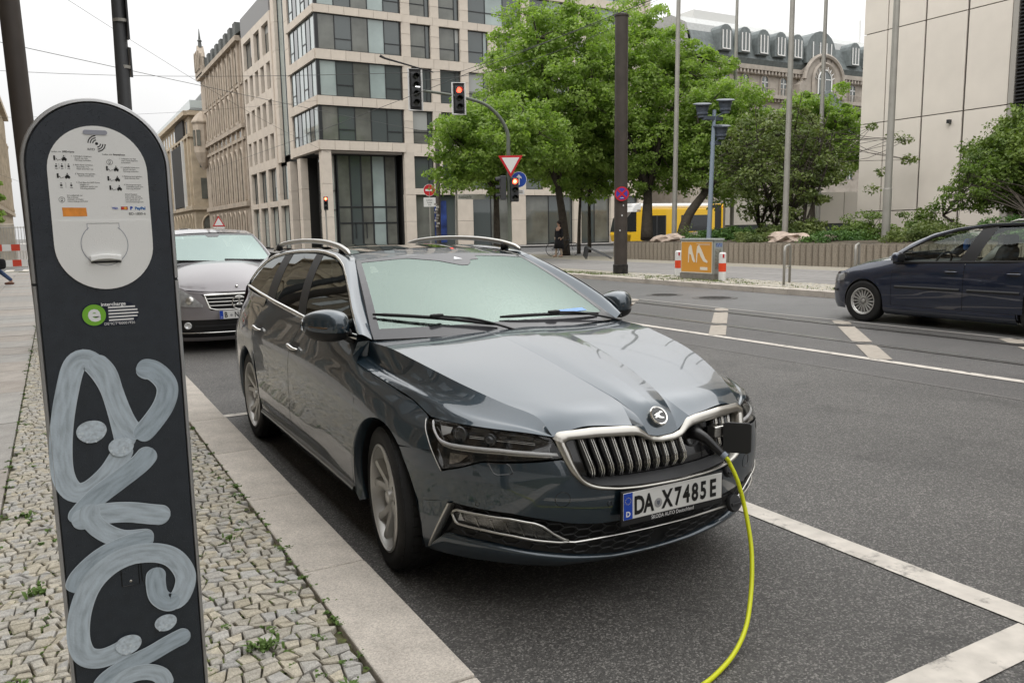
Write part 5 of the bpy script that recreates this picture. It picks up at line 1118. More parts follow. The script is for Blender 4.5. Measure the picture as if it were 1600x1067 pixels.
    # wipers on the screen
    for (y0, t0, y1, t1, pv) in ((-.97, .23, -.12, .055, (-.30, .02)), (-.06, .125, .85, .065, (-.1, .0))):
        n_ = 12; bl = [wpt(y0 + (y1 - y0) * s_, t0 + (t1 - t0) * s_, .014 + .01 * math.sin(math.pi * s_)) for s_ in np.linspace(0, 1, n_)]
        wb = MB().tube(bl, np.interp(np.linspace(0, 1, n_), [0, .1, .9, 1], [.006, .010, .010, .006]), 6).build('wiper', M_blackpl, car, smooth=True)
        mid_ = (bl[5] + bl[6]) / 2 + [0, 0, .012]; arm = [mid_, mid_ * .5 + wpt(y1 * .9 + .1, .02, .03) * .5 + [0, 0, .004], wpt(y1 + .12, -.02, .012), wpt(y1 + .2, -.06, -.01)]
        MB().tube(spl(arm, 12), [.005] * 3 + [.007] * 9, 6).build('wiper_arm', M_blackpl, wb, smooth=True)
        MB().add(*pillow(tuple(mid_), (.028, .075, .02), 0)).build('wiper_joint', M_blackpl, wb, smooth=True)
    # underside
    MB().box(-3.6, .30, -.70, .70, .16, .30).build('underbody', M_dark, car)
    return car
def GS(x, z):
    t = max(z - 1.0, 0); return .845 - .30 * t - .715 * t * t - float(np.interp(x, [-3.9, -3.4, -2.8, -2.2], [.09, .045, .015, 0])) - float(np.interp(x, [-.75, -.45], [0, .018])) * float(np.interp(z, [1.0, 1.15], [1, 0]))
def pillow(c, s, tilt=0, n=8, e=.45):
    """rounded box as a superellipsoid; tilt about y"""
    c = np.array(c, float); V = []; F = []
    sp = lambda w, p: np.sign(w) * abs(w) ** p
    U_ = np.linspace(-math.pi / 2, math.pi / 2, n + 1); W_ = np.linspace(-math.pi, math.pi, 2 * n + 1)[:-1]
    for u in U_:
        for w in W_:
            p = np.array([sp(math.cos(u), e) * sp(math.cos(w), e), sp(math.cos(u), e) * sp(math.sin(w), e), sp(math.sin(u), e)]) * np.array(s) / 2
            x = p[0] * math.cos(tilt) + p[2] * math.sin(tilt); z = -p[0] * math.sin(tilt) + p[2] * math.cos(tilt); V.append(c + [x, p[1], z])
    m = 2 * n
    for i in range(n):
        for j in range(m): F.append((i * m + j, i * m + (j + 1) % m, (i + 1) * m + (j + 1) % m, (i + 1) * m + j))
    return V, F
def build_mirror(car, sd):
    # stations outward along y: (y, x front, x rear, z low, z high)
    rows = []
    for y, xf, xr, zl, zh in [(.825, -.63, -.70, 1.035, 1.10), (.832, -.575, -.72, 1.02, 1.125), (.86, -.535, -.735, 1.0, 1.145), (.92, -.53, -.74, .993, 1.158), (.98, -.57, -.745, 1.0, 1.150), (1.02, -.63, -.75, 1.02, 1.13), (1.04, -.69, -.745, 1.05, 1.10)]:
        cz = (zl + zh) / 2; cx = (xf + xr) / 2; a = np.linspace(0, 2 * np.pi, 20, endpoint=False)
        sp = lambda w, p: np.sign(w) * np.abs(w) ** p
        rows.append(np.stack([cx + (xf - xr) / 2 * sp(np.cos(a), .75), np.full(20, sd * y), cz + (zh - zl) / 2 * sp(np.sin(a), .8)], 1))
    P = spl(np.array(rows), 19); mb = MB(); mb.grid(P, sd < 0, closed=True); k = mb.n
    mb.f.append(tuple(range(k - 20, k))); mb.f.append(tuple(range(0, 20)))
    r = mb.build('wing_mirror', M_paint, car, smooth=True)
    lo = P[1:-1].copy(); c_ = lo.mean(1, keepdims=True); sel = [j for j in range(20) if math.sin(2 * math.pi * j / 20) < -.25]
    q = lo[:, sel]; q = q + (q - c_) * .03; MB().grid(q, sd < 0).build('mirror_lower_cover', M_blackpl, r, smooth=True)
    MB().tube([(-.58, sd * .79, 1.01), (-.62, sd * .83, 1.02), (-.64, sd * .88, 1.04)], [.05, .035, .03], 10).build('mirror_foot', M_blackpl, r, smooth=True)
    MB().tube([(-.53, sd * .88, 1.07), (-.56, sd * .975, 1.07), (-.64, sd * 1.025, 1.075)], [.004, .005, .004], 6).build('indicator_strip', mat("dark amber strip", (.10, .06, .03), rough=.3), r, smooth=True)
    MB().add(*pillow((-.746, sd * .93, 1.075), (.006, .17, .105))).build('mirror_glass', mat("mirror glass", (.7, .72, .74), rough=.02, metal=1), r, smooth=True)
    return r
estate = build_estate()
# ------------------------------------------------------------------ charging station
st = thing('charging_station', 'tall dark charging post with round top, white instruction panel and pale graffiti', 'charging station', (.086, 1.75, 0))
M_anth, _f = droplets(mat("anthracite powder coat", (.028, .034, .044), rough=.38, noise=(40, .12, 6)), 330, 1.0, .36)
M_anth.node_tree.nodes["Principled BSDF"].inputs['Coat Weight'].default_value = .25
M_alu = mat("brushed aluminium rim", (.42, .42, .42), rough=.42, metal=.9, noise=(20, .08, 4))
M_panel, _g = droplets(mat("white plastic panel", (.80, .80, .785), rough=.42, noise=(3, .04, 4)), 330, .5, .30)
M_grey = mat("pale grey print", (.32, .33, .38), rough=.45)
hw, zc = .128, 1.680; NX, UZ, OY = (1, 0, 0), (0, 0, 1), np.array([0, 1., 0])
def capsule(w, zb, zt, n=28, rb=None):
    top = [(w * math.cos(t), zt + w * math.sin(t)) for t in np.linspace(0, math.pi, n)]
    bot = [(-w, zb), (w, zb)] if rb is None else [(w * math.cos(t), zb + w * math.sin(t)) for t in np.linspace(math.pi, 2 * math.pi, n)]
    return top + bot
wd = lambda z: hw
def prof_loop(w, zt, zb): return np.array(capsule(w, zb, zt))
# rim in two lengths (upper hood, lower post) and body
def ringstrip(name, zb, zt, closed_top, m):
    loop = [(hw, zb), (hw, zt)] if not closed_top else None
    mb = MB()
    if closed_top: pl = [(hw, zb)] + [(hw * math.cos(t), zc + hw * math.sin(t)) for t in np.linspace(0, math.pi, 40)] + [(-hw, zb)]; segs = [pl]
    else: segs = [[(hw, zb), (hw, zt)], [(-hw, zt), (-hw, zb)]]
    for pl in segs:
        P = np.array(pl); d = np.gradient(P, axis=0); d /= np.linalg.norm(d, axis=1)[:, None]; n = np.stack([d[:, 1], -d[:, 0]], 1)
        rows = []
        for inn, y in ((0, .115), (0, .004), (-.002, -.001), (-.0065, -.002), (-.008, .001), (-.008, .006)):
            q = P + n * inn; rows.append([(a, y, b) for a, b in q])
        mb.grid(np.array(rows))
    mb.build(name, m, st, smooth=False, auto=40)
ringstrip('rim', 1.464, 0, True, M_alu); ringstrip('rim', .1, 1.459, False, M_alu)
MB().prism(capsule(hw - .001, .1, zc), (0, .112, 0), NX, UZ, (0, -.106, 0)).build('housing', M_anth, st)
MB().prism(capsule(hw - .0095, .1, zc), (0, .01, 0), NX, UZ, (0, -.0105, 0)).build('front_cover', M_anth, st, bevel=.0012)
bz = MB().box(-.16, .20, .0, .14, .096, .12).build('base_plate', M_anth, st)
# white panel with the lower socket half proud of it
FY = -.0008
pn = MB().prism(capsule(.0852, 1.533, 1.671, rb=1), (0, FY, 0), NX, UZ, (0, -.0016, 0)).build('instruction_panel', M_panel, st)
lo = [(.0852, 1.5795)] + [(.0852 * math.cos(t), 1.533 + .0852 * math.sin(t)) for t in np.linspace(0, -math.pi, 28)] + [(-.0852, 1.5795)]
lp = MB().prism(lo, (0, FY - .0016, 0), NX, UZ, (0, -.0012, 0)).build('socket_panel', M_panel, st)
FY2 = FY - .0028
ring = [(.0405 * math.cos(t), 1.534 + .0405 * math.sin(t)) for t in np.linspace(math.radians(52), math.radians(-232), 40)]
MB().tube([(a, FY2 - .0001, b) for a, b in ring], .0007, 6).build('flap_joint', M_grey, lp)
MB().prism([(-.0275, 1.574), (.0275, 1.574), (.0275, 1.5735), (-.0275, 1.5735)], (0, FY2 - .0002, 0), NX, UZ, (0, -.0002, 0)).build('flap_slot', M_ink, lp)
for s_ in (-1, 1): MB().box(s_ * .0275 - .0005, s_ * .0275 + .0005, FY2 - .0003, FY2, 1.556, 1.574).build('flap_slot', M_grey, lp)
MB().prism([(.039 * math.cos(t), 1.534 + .039 * math.sin(t)) for t in np.linspace(0, 2 * math.pi, 40, endpoint=False)], (0, FY2 + .0006, 0), NX, UZ, (0, -.0012, 0)).build('socket_flap', M_panel, lp)
gx_ = np.linspace(-1, 1, 14); GR = []
for dz, dy in ((.0055, 0), (.006, -.006), (.004, -.010), (-.003, -.011), (-.0055, -.006), (-.005, 0)): GR.append([(x * .0265, FY2 + dy * (1 - .0 * x * x), 1.508 + dz - .0035 * (x * x) + .002) for x in gx_])
MB().grid(np.array(GR)).build('flap_grip', M_panel, lp, smooth=True, auto=50); MB().box(-.026, .026, FY2 - .003, FY2 + .001, 1.4985, 1.502).build('grip_shadow_gap', M_ink, lp)
# print on the panel
PY = FY - .0020
def pt2(x, z): return (x, PY, z)
def ptxt(s, x, z, size, m=M_ink, align='LEFT', bold=0., y=PY, par=pn, xs=1.): return text(s, size, m, par, (x, y, z), (R(90), 0, 0), align=align, bold=bold, xs=xs)
def bar(mb, x0, x1, z0, z1, y=PY): mb.add([(x0, y, z0), (x1, y, z0), (x1, y, z1), (x0, y, z1)], [(0, 1, 2, 3)])
MB().prism([(.0165 * sx + .0042 * math.cos(t) * 1, .0042 * math.sin(t)) for sx, ts in ((1, np.linspace(-math.pi / 2, math.pi / 2, 9)), (-1, np.linspace(math.pi / 2, 3 * math.pi / 2, 9))) for t in ts], (0, FY - .0016, 1.744), NX, UZ, (0, -.0015, 0)).build('status_light', M_grey, pn)
rf = MB(); c0_ = (.001, 1.7235); rf.lathe([(0, 0), (.0026, 0)], (c0_[0], PY, c0_[1]), (0, -1, 0), n=14)
for r_ in (.0065, .0105, .0145):
    for a0 in (95, 275):
        t = np.radians(np.linspace(a0, a0 + 82, 14)); A = []
        for rr in (r_ - .0009, r_ + .0009): A.append([(c0_[0] + rr * math.cos(x), PY, c0_[1] + rr * math.sin(x)) for x in t])
        rf.grid(np.array(A))
rf.build('rfid_symbol', M_ink, pn)
ptxt("RFID", -.0155, 1.7105, .0062)
ptxt("Laden mit", -.076, 1.7055, .0042); ptxt("RFID-Karte", -.0575, 1.7055, .0042, bold=.00012); ptxt("Laden mit", .009, 1.7025, .0042); ptxt("Smartphone", .0275, 1.7025, .0042, bold=.00012)
def post_icon(mb, x, z): bar(mb, x, x + .0030, z, z + .0085); bar(mb, x + .0038, x + .0048, z + .0015, z + .004)
def car_icon(mb, x, z): bar(mb, x, x + .0085, z, z + .0036); bar(mb, x + .0018, x + .0067, z + .0036, z + .0060); bar(mb, x + .0035, x + .005, z + .0066, z + .0092); mb.lathe([(0, 0), (.0010, 0)], (x + .002, PY, z - .0006), (0, -1, 0), n=8); mb.lathe([(0, 0), (.0010, 0)], (x + .0066, PY, z - .0006), (0, -1, 0), n=8)
def wire_icon(mb, x, z): mb.tube([(x + .0048, PY, z + .003), (x + .0065, PY, z - .0006), (x + .0095, PY, z + .0012), (x + .0120, PY, z + .0016)], .00035, 4)
ic = MB()
for x, z in ((-.073, 1.691), (-.070, 1.6585), (.0135, 1.6735), (.0145, 1.6545), (.0165, 1.637)): post_icon(ic, x, z); wire_icon(ic, x, z); car_icon(ic, x + .013, z)
for x, z in ((-.0715, 1.6765), (-.062, 1.6765), (-.051, 1.6765), (-.066, 1.6415), (-.0495, 1.6415)):
    bar(ic, x, x + .0035, z + .002, z + .0052); bar(ic, x - .0005, x + .004, z - .0012, z - .0004); bar(ic, x + .0008, x + .0027, z + .0066, z + .0082)
for x, z in ((-.0655, 1.6755), (-.055, 1.6755), (-.057, 1.6405)): bar(ic, x + .0002, x + .0005, z, z + .010)
for cx, cz in ((-.0655, 1.6185), (.0205, 1.6895)):
    t = np.linspace(0, 2 * math.pi, 25); A = [[(cx + rr * math.cos(x), PY, cz + rr * math.sin(x)) for x in t] for rr in (.0047, .0053)]; ic.grid(np.array(A)); bar(ic, cx - .0015, cx - .001, cz - .0028, cz + .0028); bar(ic, cx + .001, cx + .0015, cz - .0028, cz + .0028); bar(ic, cx - .0015, cx + .0015, cz - .003, cz - .0018); bar(ic, cx - .0015, cx + .0015, cz + .0022, cz + .0028)
ic.build('pictograms', M_ink, pn)
ts = .0037
for x, z, s in ((-.044, 1.698, "1.  Ladekabel entnehmen,\n      danach mit dem\n      Fahrzeug verbinden."), (-.042, 1.682, "2. RFID-Karte vorhalten.\n      Autorisiert (✓)\n      Nicht autorisiert (X)".replace("✓", "+").replace("X", "x")), (-.040, 1.6655, "3. Fahrzeug wird geladen,\n      Säule leuchtet blau."), (-.039, 1.6495, "4. Zum Beenden RFID-Karte\n      anlegen (+)\n      Ladekabel zuerst vom\n      Fahrzeug abziehen."),
                (-.0565, 1.6255, "Im Ladebetrieb zur\nApp e-charge\nwechseln und laden\nwww.e-charge.net/home"),
                (.037, 1.6955, "1. Ladepunkt per App\n    oder Direct Payment\n    freischalten."), (.039, 1.679, "2. Ladekabel einstecken,\n    danach mit dem\n    Fahrzeug verbinden."), (.0405, 1.662, "3. Fahrzeug wird geladen,\n    Säule leuchtet blau."), (.042, 1.646, "4. Fahrzeug entriegeln,\n    Ladekabel zuerst vom\n    Fahrzeug abziehen."), (.0425, 1.628, "Direct Payment\nLaden ohne Vertrag.\nScannen Sie den Code\noder gehen Sie auf\nwww.directcharge.com")):
    ptxt(s, x, z, ts, xs=.92)
MB().add([(-.066, PY, 1.5875), (-.0255, PY, 1.5875), (-.0262, PY, 1.6035), (-.0665, PY, 1.6040)], [(0, 1, 2, 3)]).build('orange_sticker', mat("orange tape", (.75, .27, .04), rough=.55, noise=(60, .2, 5)), pn)
def lrect(x0, x1, z0, z1, m, nm): q = MB(); bar(q, x0, x1, z0, z1); q.build(nm, m, pn)
lrect(.0175, .0295, 1.5995, 1.6055, M_white, 'card_logo'); ptxt("VISA", .0180, 1.6008, .0052, M_blue, y=PY - .0003, bold=.00018)
lrect(.0335, .0455, 1.5995, 1.6055, mat("card red", (.35, .03, .03), rough=.5), 'card_logo'); q = MB(); q.lathe([(0, 0), (.0026, 0)], (.0377, PY - .0003, 1.6025), (0, -1, 0), n=14); q.build('card_logo', mat("card red2", (.7, .05, .03), rough=.5), pn); q = MB(); q.lathe([(0, 0), (.0026, 0)], (.0412, PY - .0004, 1.6025), (0, -1, 0), n=14); q.build('card_logo', mat("card amber", (.8, .4, .05), rough=.5), pn)
ptxt("P", .0495, 1.5995, .0085, M_blue, bold=.0005); ptxt("PayPal", .0580, 1.5998, .0075, mat("pay blue", (.03, .16, .45), rough=.5), bold=.00035)
ptxt("BD-1800-6", .0465, 1.5895, .0068)
# roaming sticker
sk = MB().prism([(.0285 * sx + .0225 * math.cos(t), .0225 * math.sin(t)) for sx, ts_ in ((1, np.linspace(-math.pi / 2, math.pi / 2, 16)), (-1, np.linspace(math.pi / 2, 3 * math.pi / 2, 16))) for t in ts_], (-.001, -.0006, 1.3985), NX, UZ, (0, -.0006, 0)).build('roaming_sticker', mat("navy sticker", (.008, .012, .03), rough=.35), st)
SY = -.0014; q = MB(); q.lathe([(0, 0), (.0205, 0)], (-.029, SY, 1.3985), (0, -1, 0), n=36); q.build('green_disc', mat("lime green", (.19, .46, .04), rough=.4), sk)
text("e", .046, M_white, sk, (-.029, SY - .0003, 1.3875), (R(90), 0, 0), align='CENTER', bold=.0015)
for k, (x0, x1) in enumerate(((-.004, .044), (-.004, .048), (-.004, .049), (-.004, .047), (-.004, .040))):
    q = MB(); z_ = 1.4115 - k * .0062; q.add([(x0, SY, z_ - .0015), (x1, SY, z_ - .0015), (x1, SY, z_ + .0015), (x0, SY, z_ + .0015)], [(0, 1, 2, 3)]); q.build('white_stripe', M_white, sk)
text("intercharge", .0095, M_white, sk, (-.016, SY - .0003, 1.4150), (R(90), 0, 0), bold=.00025); text("DE*ICT*E0001926", .0072, M_white, sk, (-.013, SY - .0003, 1.3775), (R(90), 0, 0))
# blind cover plates
for x0, x1, z0, z1 in ((-.022, .010, .842, .914), (.0155, .0475, .8455, .918)):
    bp_ = MB().box(x0, x1, -.0012, .001, z0, z1).build('cover_plate', M_anth, st, bevel=.0006)
    t_ = MB(); pts = [(x0, z0), (x1, z0), (x1, z1), (x0, z1), (x0, z0)]; t_.tube([(a, -.0010, b) for a, b in pts], .0010, 4); t_.build('plate_joint', M_ink, bp_)
    for zz in (z0 + .009, z1 - .009): MB().lathe([(0, .0006), (.0016, .0006), (.0026, 0)], ((x0 + x1) / 2, -.0014, zz), (0, -1, 0), n=10).build('screw', M_steel, bp_)
# graffiti: sprayed marker strokes, flat film of paint
def spray(nm, dens, base):
    m = bpy.data.materials.new(nm); m.use_nodes = True; nt = m.node_tree; b = bsdf(m); b.inputs['Roughness'].default_value = .4
    co = nt.nodes.new("ShaderNodeTexCoord"); n = nt.nodes.new("ShaderNodeTexNoise"); n.inputs['Scale'].default_value = 60; n.inputs['Detail'].default_value = 9
    mp = nt.nodes.new("ShaderNodeUVMap"); L(nt, mp.outputs[0], n.inputs['Vector'])
    n.inputs['Scale'].default_value = 1
    r = nt.nodes.new("ShaderNodeValToRGB"); r.color_ramp.elements[0].position = .30; r.color_ramp.elements[1].position = .70
    r.color_ramp.elements[0].color = tuple(c * .84 for c in base) + (1,); r.color_ramp.elements[1].color = tuple(min(.9, c * 1.2) for c in base) + (1,)
    L(nt, n.outputs['Fac'], r.inputs[0])
    # opaque middle, thinner and denser streaks towards the rim
    se = nt.nodes.new("ShaderNodeSeparateXYZ"); L(nt, mp.outputs[0], se.inputs[0])
    L(nt, r.outputs[0], b.inputs['Base Color']); ar_ = nt.nodes.new("ShaderNodeMapRange"); ar_.inputs[1].default_value = .28; ar_.inputs[2].default_value = .50; ar_.inputs[3].default_value = .84; ar_.inputs[4].default_value = dens; L(nt, n.outputs['Fac'], ar_.inputs[0]); L(nt, ar_.outputs[0], b.inputs['Alpha'])
    v = nt.nodes.new("ShaderNodeTexVoronoi"); v.inputs['Scale'].default_value = 230; L(nt, co.outputs['Object'], v.inputs['Vector']); 
    bp = nt.nodes.new("ShaderNodeBump"); bp.inputs['Strength'].default_value = .25; bp.inputs['Distance'].default_value = .001; L(nt, v.outputs['Distance'], bp.inputs['Height']); L(nt, bp.outputs[0], b.inputs['Normal'])
    return m
M_sp = [spray("pale spray paint", .96, (.46, .53, .59)), spray("grey spray paint", .96, (.38, .45, .51)), spray("bright spray paint", .97, (.52, .59, .65))]
GY = [-.0016]
def stroke(pts, w, m=0, lab=None):
    """pts: (x, z) in metres on the post front; film ribbon with round ends"""
    GY[0] -= .00025; P = spl(np.array(pts), max(24, len(pts) * 12)); P = arc(P, 120); d = np.gradient(P, axis=0); d /= np.linalg.norm(d, axis=1)[:, None]; n = np.stack([-d[:, 1], d[:, 0]], 1)
    s_ = np.linspace(0, 1, 120); L_ = np.linalg.norm(np.diff(P, axis=0), axis=1).sum()
    e = w / 2; t0 = np.clip(s_ * L_ / e, 0, 1); t1 = np.clip((1 - s_) * L_ / e, 0, 1); ww = e * np.sqrt(1 - (1 - t0) ** 2) * np.sqrt(1 - (1 - t1) ** 2) + .0003
    A = []
    for k in np.linspace(-1, 1, 9): q = P + n * ww[:, None] * k; A.append([(a, GY[0], b) for a, b in q])
    G = np.array(A); mb = MB(); mb.grid(G, True); me = mb.data('graffiti_stroke'); uv = me.uv_layers.new(name="UVMap"); nv = G.shape[1]
    for lp_ in me.loops: i, j = divmod(lp_.vertex_index, nv); uv.data[lp_.index].uv = (j / nv * L_ * 22, i * .55 + GY[0] * 9000)
    o = link('graffiti_stroke', me, M_sp[m], st)
    # brighter rim where the paint pooled
    if lab is None:
        A = []; 
        for k in (.94, 1.03): q = P + n * ww[:, None] * k * (1 if m != 1 else -1); A.append([(a, GY[0] - .0001, b) for a, b in q])
        MB().grid(np.array(A)).build('paint_edge', M_sp[2], o)
    return o
import json
STROKES = json.loads('''[[[[0.0092,1.1284],[-0.0022,1.2106],[-0.0155,1.2651],[-0.0435,1.3103],[-0.0691,1.3064],[-0.0874,1.2537],[-0.1031,1.178],[-0.1084,1.1004],[-0.0951,1.0584],[-0.067,1.0533],[-0.03,1.0805],[-0.0035,1.1168],[0.0071,1.1388]],0.0385,0],[[[0.0316,1.1454],[0.0104,1.1822],[-0.006,1.2376],[-0.0169,1.2849],[-0.0401,1.3164]],0.0357,0],[[[0.0362,1.2874],[0.0688,1.2794],[0.091,1.2466],[0.0819,1.2068],[0.0481,1.1635],[0.0256,1.1463]],0.0398,1],[[[0.0542,1.1215],[0.0308,1.0943],[-0.0135,1.0642],[-0.0538,1.0374],[-0.0882,1.0035],[-0.0977,0.9919]],0.0398,1],[[[-0.1005,0.9925],[-0.0596,1.0013],[-0.0067,0.9978],[0.0471,0.9825],[0.0778,0.9743]],0.0412,0],[[[-0.0606,1.0252],[-0.0684,0.9996],[-0.0505,0.9688],[-0.0168,0.9445],[0.0253,0.9377],[0.0435,0.9339]],0.0357,0],[[[0.0436,0.9353],[-0.0057,0.9317],[-0.0548,0.9147],[-0.0952,0.8827],[-0.1092,0.8518]],0.0357,1],[[[0.058,0.7849],[0.0845,0.7964],[0.0983,0.8369],[0.0806,0.8787],[0.0473,0.9004],[-0.0016,0.9063],[-0.0448,0.8916],[-0.0798,0.8583],[-0.1012,0.8083],[-0.1085,0.7546],[-0.0999,0.717],[-0.0745,0.7025],[-0.0411,0.7071],[-0.0093,0.7232]],0.0398,0],[[[0.0439,0.8698],[0.0402,0.8363],[0.0443,0.8065],[0.0634,0.7886],[0.0813,0.7972]],0.0371,1],[[[0.0559,0.7563],[0.0494,0.7361]],0.0398,0],[[[0.0982,0.7117],[0.0584,0.7005],[0.0191,0.686],[-0.0253,0.6736],[-0.0632,0.6562],[-0.083,0.6336]],0.0357,1],[[[-0.06,0.6191],[-0.0335,0.6471],[0.0039,0.6502],[0.0343,0.6336],[0.0448,0.6006]],0.033,0],[[[-0.0528,1.1722],[-0.0507,1.1706]],0.0494,2],[[[0.0012,1.1397],[-0.0057,1.1273]],0.0426,2],[[[-0.0186,0.7222],[-0.0221,0.716]],0.0453,2]]''')
gb3 = np.random.default_rng(2)
for pts, w, m_ in STROKES:
    if m_ < 2 and len(pts) > 2: stroke(pts, w, m_)
    else:      # dabs where the marker rested
        GY[0] -= .0004; t = np.linspace(0, 2 * math.pi, 40, endpoint=False); rr = w / 2 * (1 + .03 * np.sin(2 * t + 1) + .02 * np.sin(3 * t)); c = np.array(pts).mean(0)
        me = MB().ngon([(c[0] + r_ * math.cos(a) * 1.05, GY[0], c[1] + r_ * math.sin(a) * .92) for a, r_ in zip(t, rr)][::-1]).data('graffiti_dab'); uv = me.uv_layers.new(name="UVMap")
        for lp_ in me.loops: v_ = me.vertices[lp_.vertex_index].co; uv.data[lp_.index].uv = (v_.x * 120, v_.z * 120)
        link('graffiti_dab', me, M_sp[2], st)
        for _ in range(7): a = gb3.uniform(0, 6.28); q = gb3.uniform(.2, .95) * w / 2; MB().lathe([(0, 0), (gb3.uniform(.001, .0028), 0)], (c[0] + q * math.cos(a), GY[0] - .0002, c[1] - abs(q * math.sin(a))), (0, -1, 0), n=9).build('paint_blob', mat("thick pale paint", (.62, .68, .72), rough=.4), st)
# ------------------------------------------------------------------ vegetation
def leafmat(name, c1, c2, tr=.45):
    m = bpy.data.materials.new(name); m.use_nodes = True; nt = m.node_tree; b = bsdf(m); out = nt.nodes['Material Output']; b.inputs['Roughness'].default_value = .5; b.inputs['Specular IOR Level'].default_value = .35
    co = nt.nodes.new("ShaderNodeTexCoord"); n = nt.nodes.new("ShaderNodeTexNoise"); n.inputs['Scale'].default_value = 1.1; n.inputs['Detail'].default_value = 9; n.inputs['Roughness'].default_value = .75; L(nt, co.outputs['Object'], n.inputs['Vector'])
    r = nt.nodes.new("ShaderNodeValToRGB"); r.color_ramp.elements[0].position = .38; r.color_ramp.elements[1].position = .62; r.color_ramp.elements[0].color = (*c1, 1); r.color_ramp.elements[1].color = (*c2, 1)
    L(nt, n.outputs['Fac'], r.inputs[0]); L(nt, r.outputs[0], b.inputs['Base Color'])
    t = nt.nodes.new("ShaderNodeBsdfTranslucent"); g = nt.nodes.new("ShaderNodeVectorMath"); g.operation = 'MULTIPLY'; g.inputs[1].default_value = (1.3, 1.5, .6); L(nt, r.outputs[0], g.inputs[0]); L(nt, g.outputs[0], t.inputs[0])
    mx_ = nt.nodes.new("ShaderNodeMixShader"); mx_.inputs[0].default_value = tr; L(nt, b.outputs[0], mx_.inputs[1]); L(nt, t.outputs[0], mx_.inputs[2]); L(nt, mx_.outputs[0], out.inputs[0]); return m
M_leaf = leafmat("maple leaves", (.135, .215, .042), (.31, .41, .115)); M_leaf2 = leafmat("dark shrub leaves", (.08, .12, .035), (.20, .24, .08), .25); M_leaf3 = leafmat("juniper green", (.04, .10, .02), (.11, .20, .045), .2); M_leaf4 = leafmat("yew shrub leaves", (.07, .12, .025), (.20, .27, .06), .25)
M_bark = mat("dark bark", (.055, .045, .035), rough=.9, noise=(6, .3, 8), bump=(20, .6, .02))
def leaves(name, centers, radii, per, size, m, parent, seed, flat=.6, droop=0., **k):
    """leaf-sized bent quads scattered in clumps"""
    g = np.random.default_rng(seed); C_ = np.repeat(np.array(centers), per, axis=0); Rr = np.repeat(np.array(radii), per)
    d = g.normal(size=(len(C_), 3)); d /= np.linalg.norm(d, axis=1)[:, None]; rad = Rr * g.uniform(.15, 1, len(C_)) ** .5
    P = C_ + d * rad[:, None] * np.array([1, 1, flat]); n = g.normal(size=P.shape) + d * .8 + [0, 0, .9]; n /= np.linalg.norm(n, axis=1)[:, None]
    a = np.cross(n, g.normal(size=P.shape)); a /= np.linalg.norm(a, axis=1)[:, None] + 1e-9; b = np.cross(n, a); s_ = size * g.uniform(.6, 1.35, len(P)); s_ = s_[:, None]
    V = np.stack([P - a * s_, P - b * s_ * .55 + n * s_ * .15, P + a * s_, P + b * s_ * .55 + n * s_ * .15], 1).reshape(-1, 3); N = len(P)
    me = bpy.data.meshes.new(name); me.vertices.add(4 * N); me.vertices.foreach_set("co", V.ravel().astype(np.float32)); me.loops.add(4 * N); me.loops.foreach_set("vertex_index", np.arange(4 * N, dtype=np.int32))
    me.polygons.add(N); me.polygons.foreach_set("loop_start", np.arange(0, 4 * N, 4, dtype=np.int32)); me.polygons.foreach_set("loop_total", np.full(N, 4, dtype=np.int32)); me.update(); me.validate()
    return link(name, me, m, parent, **k)
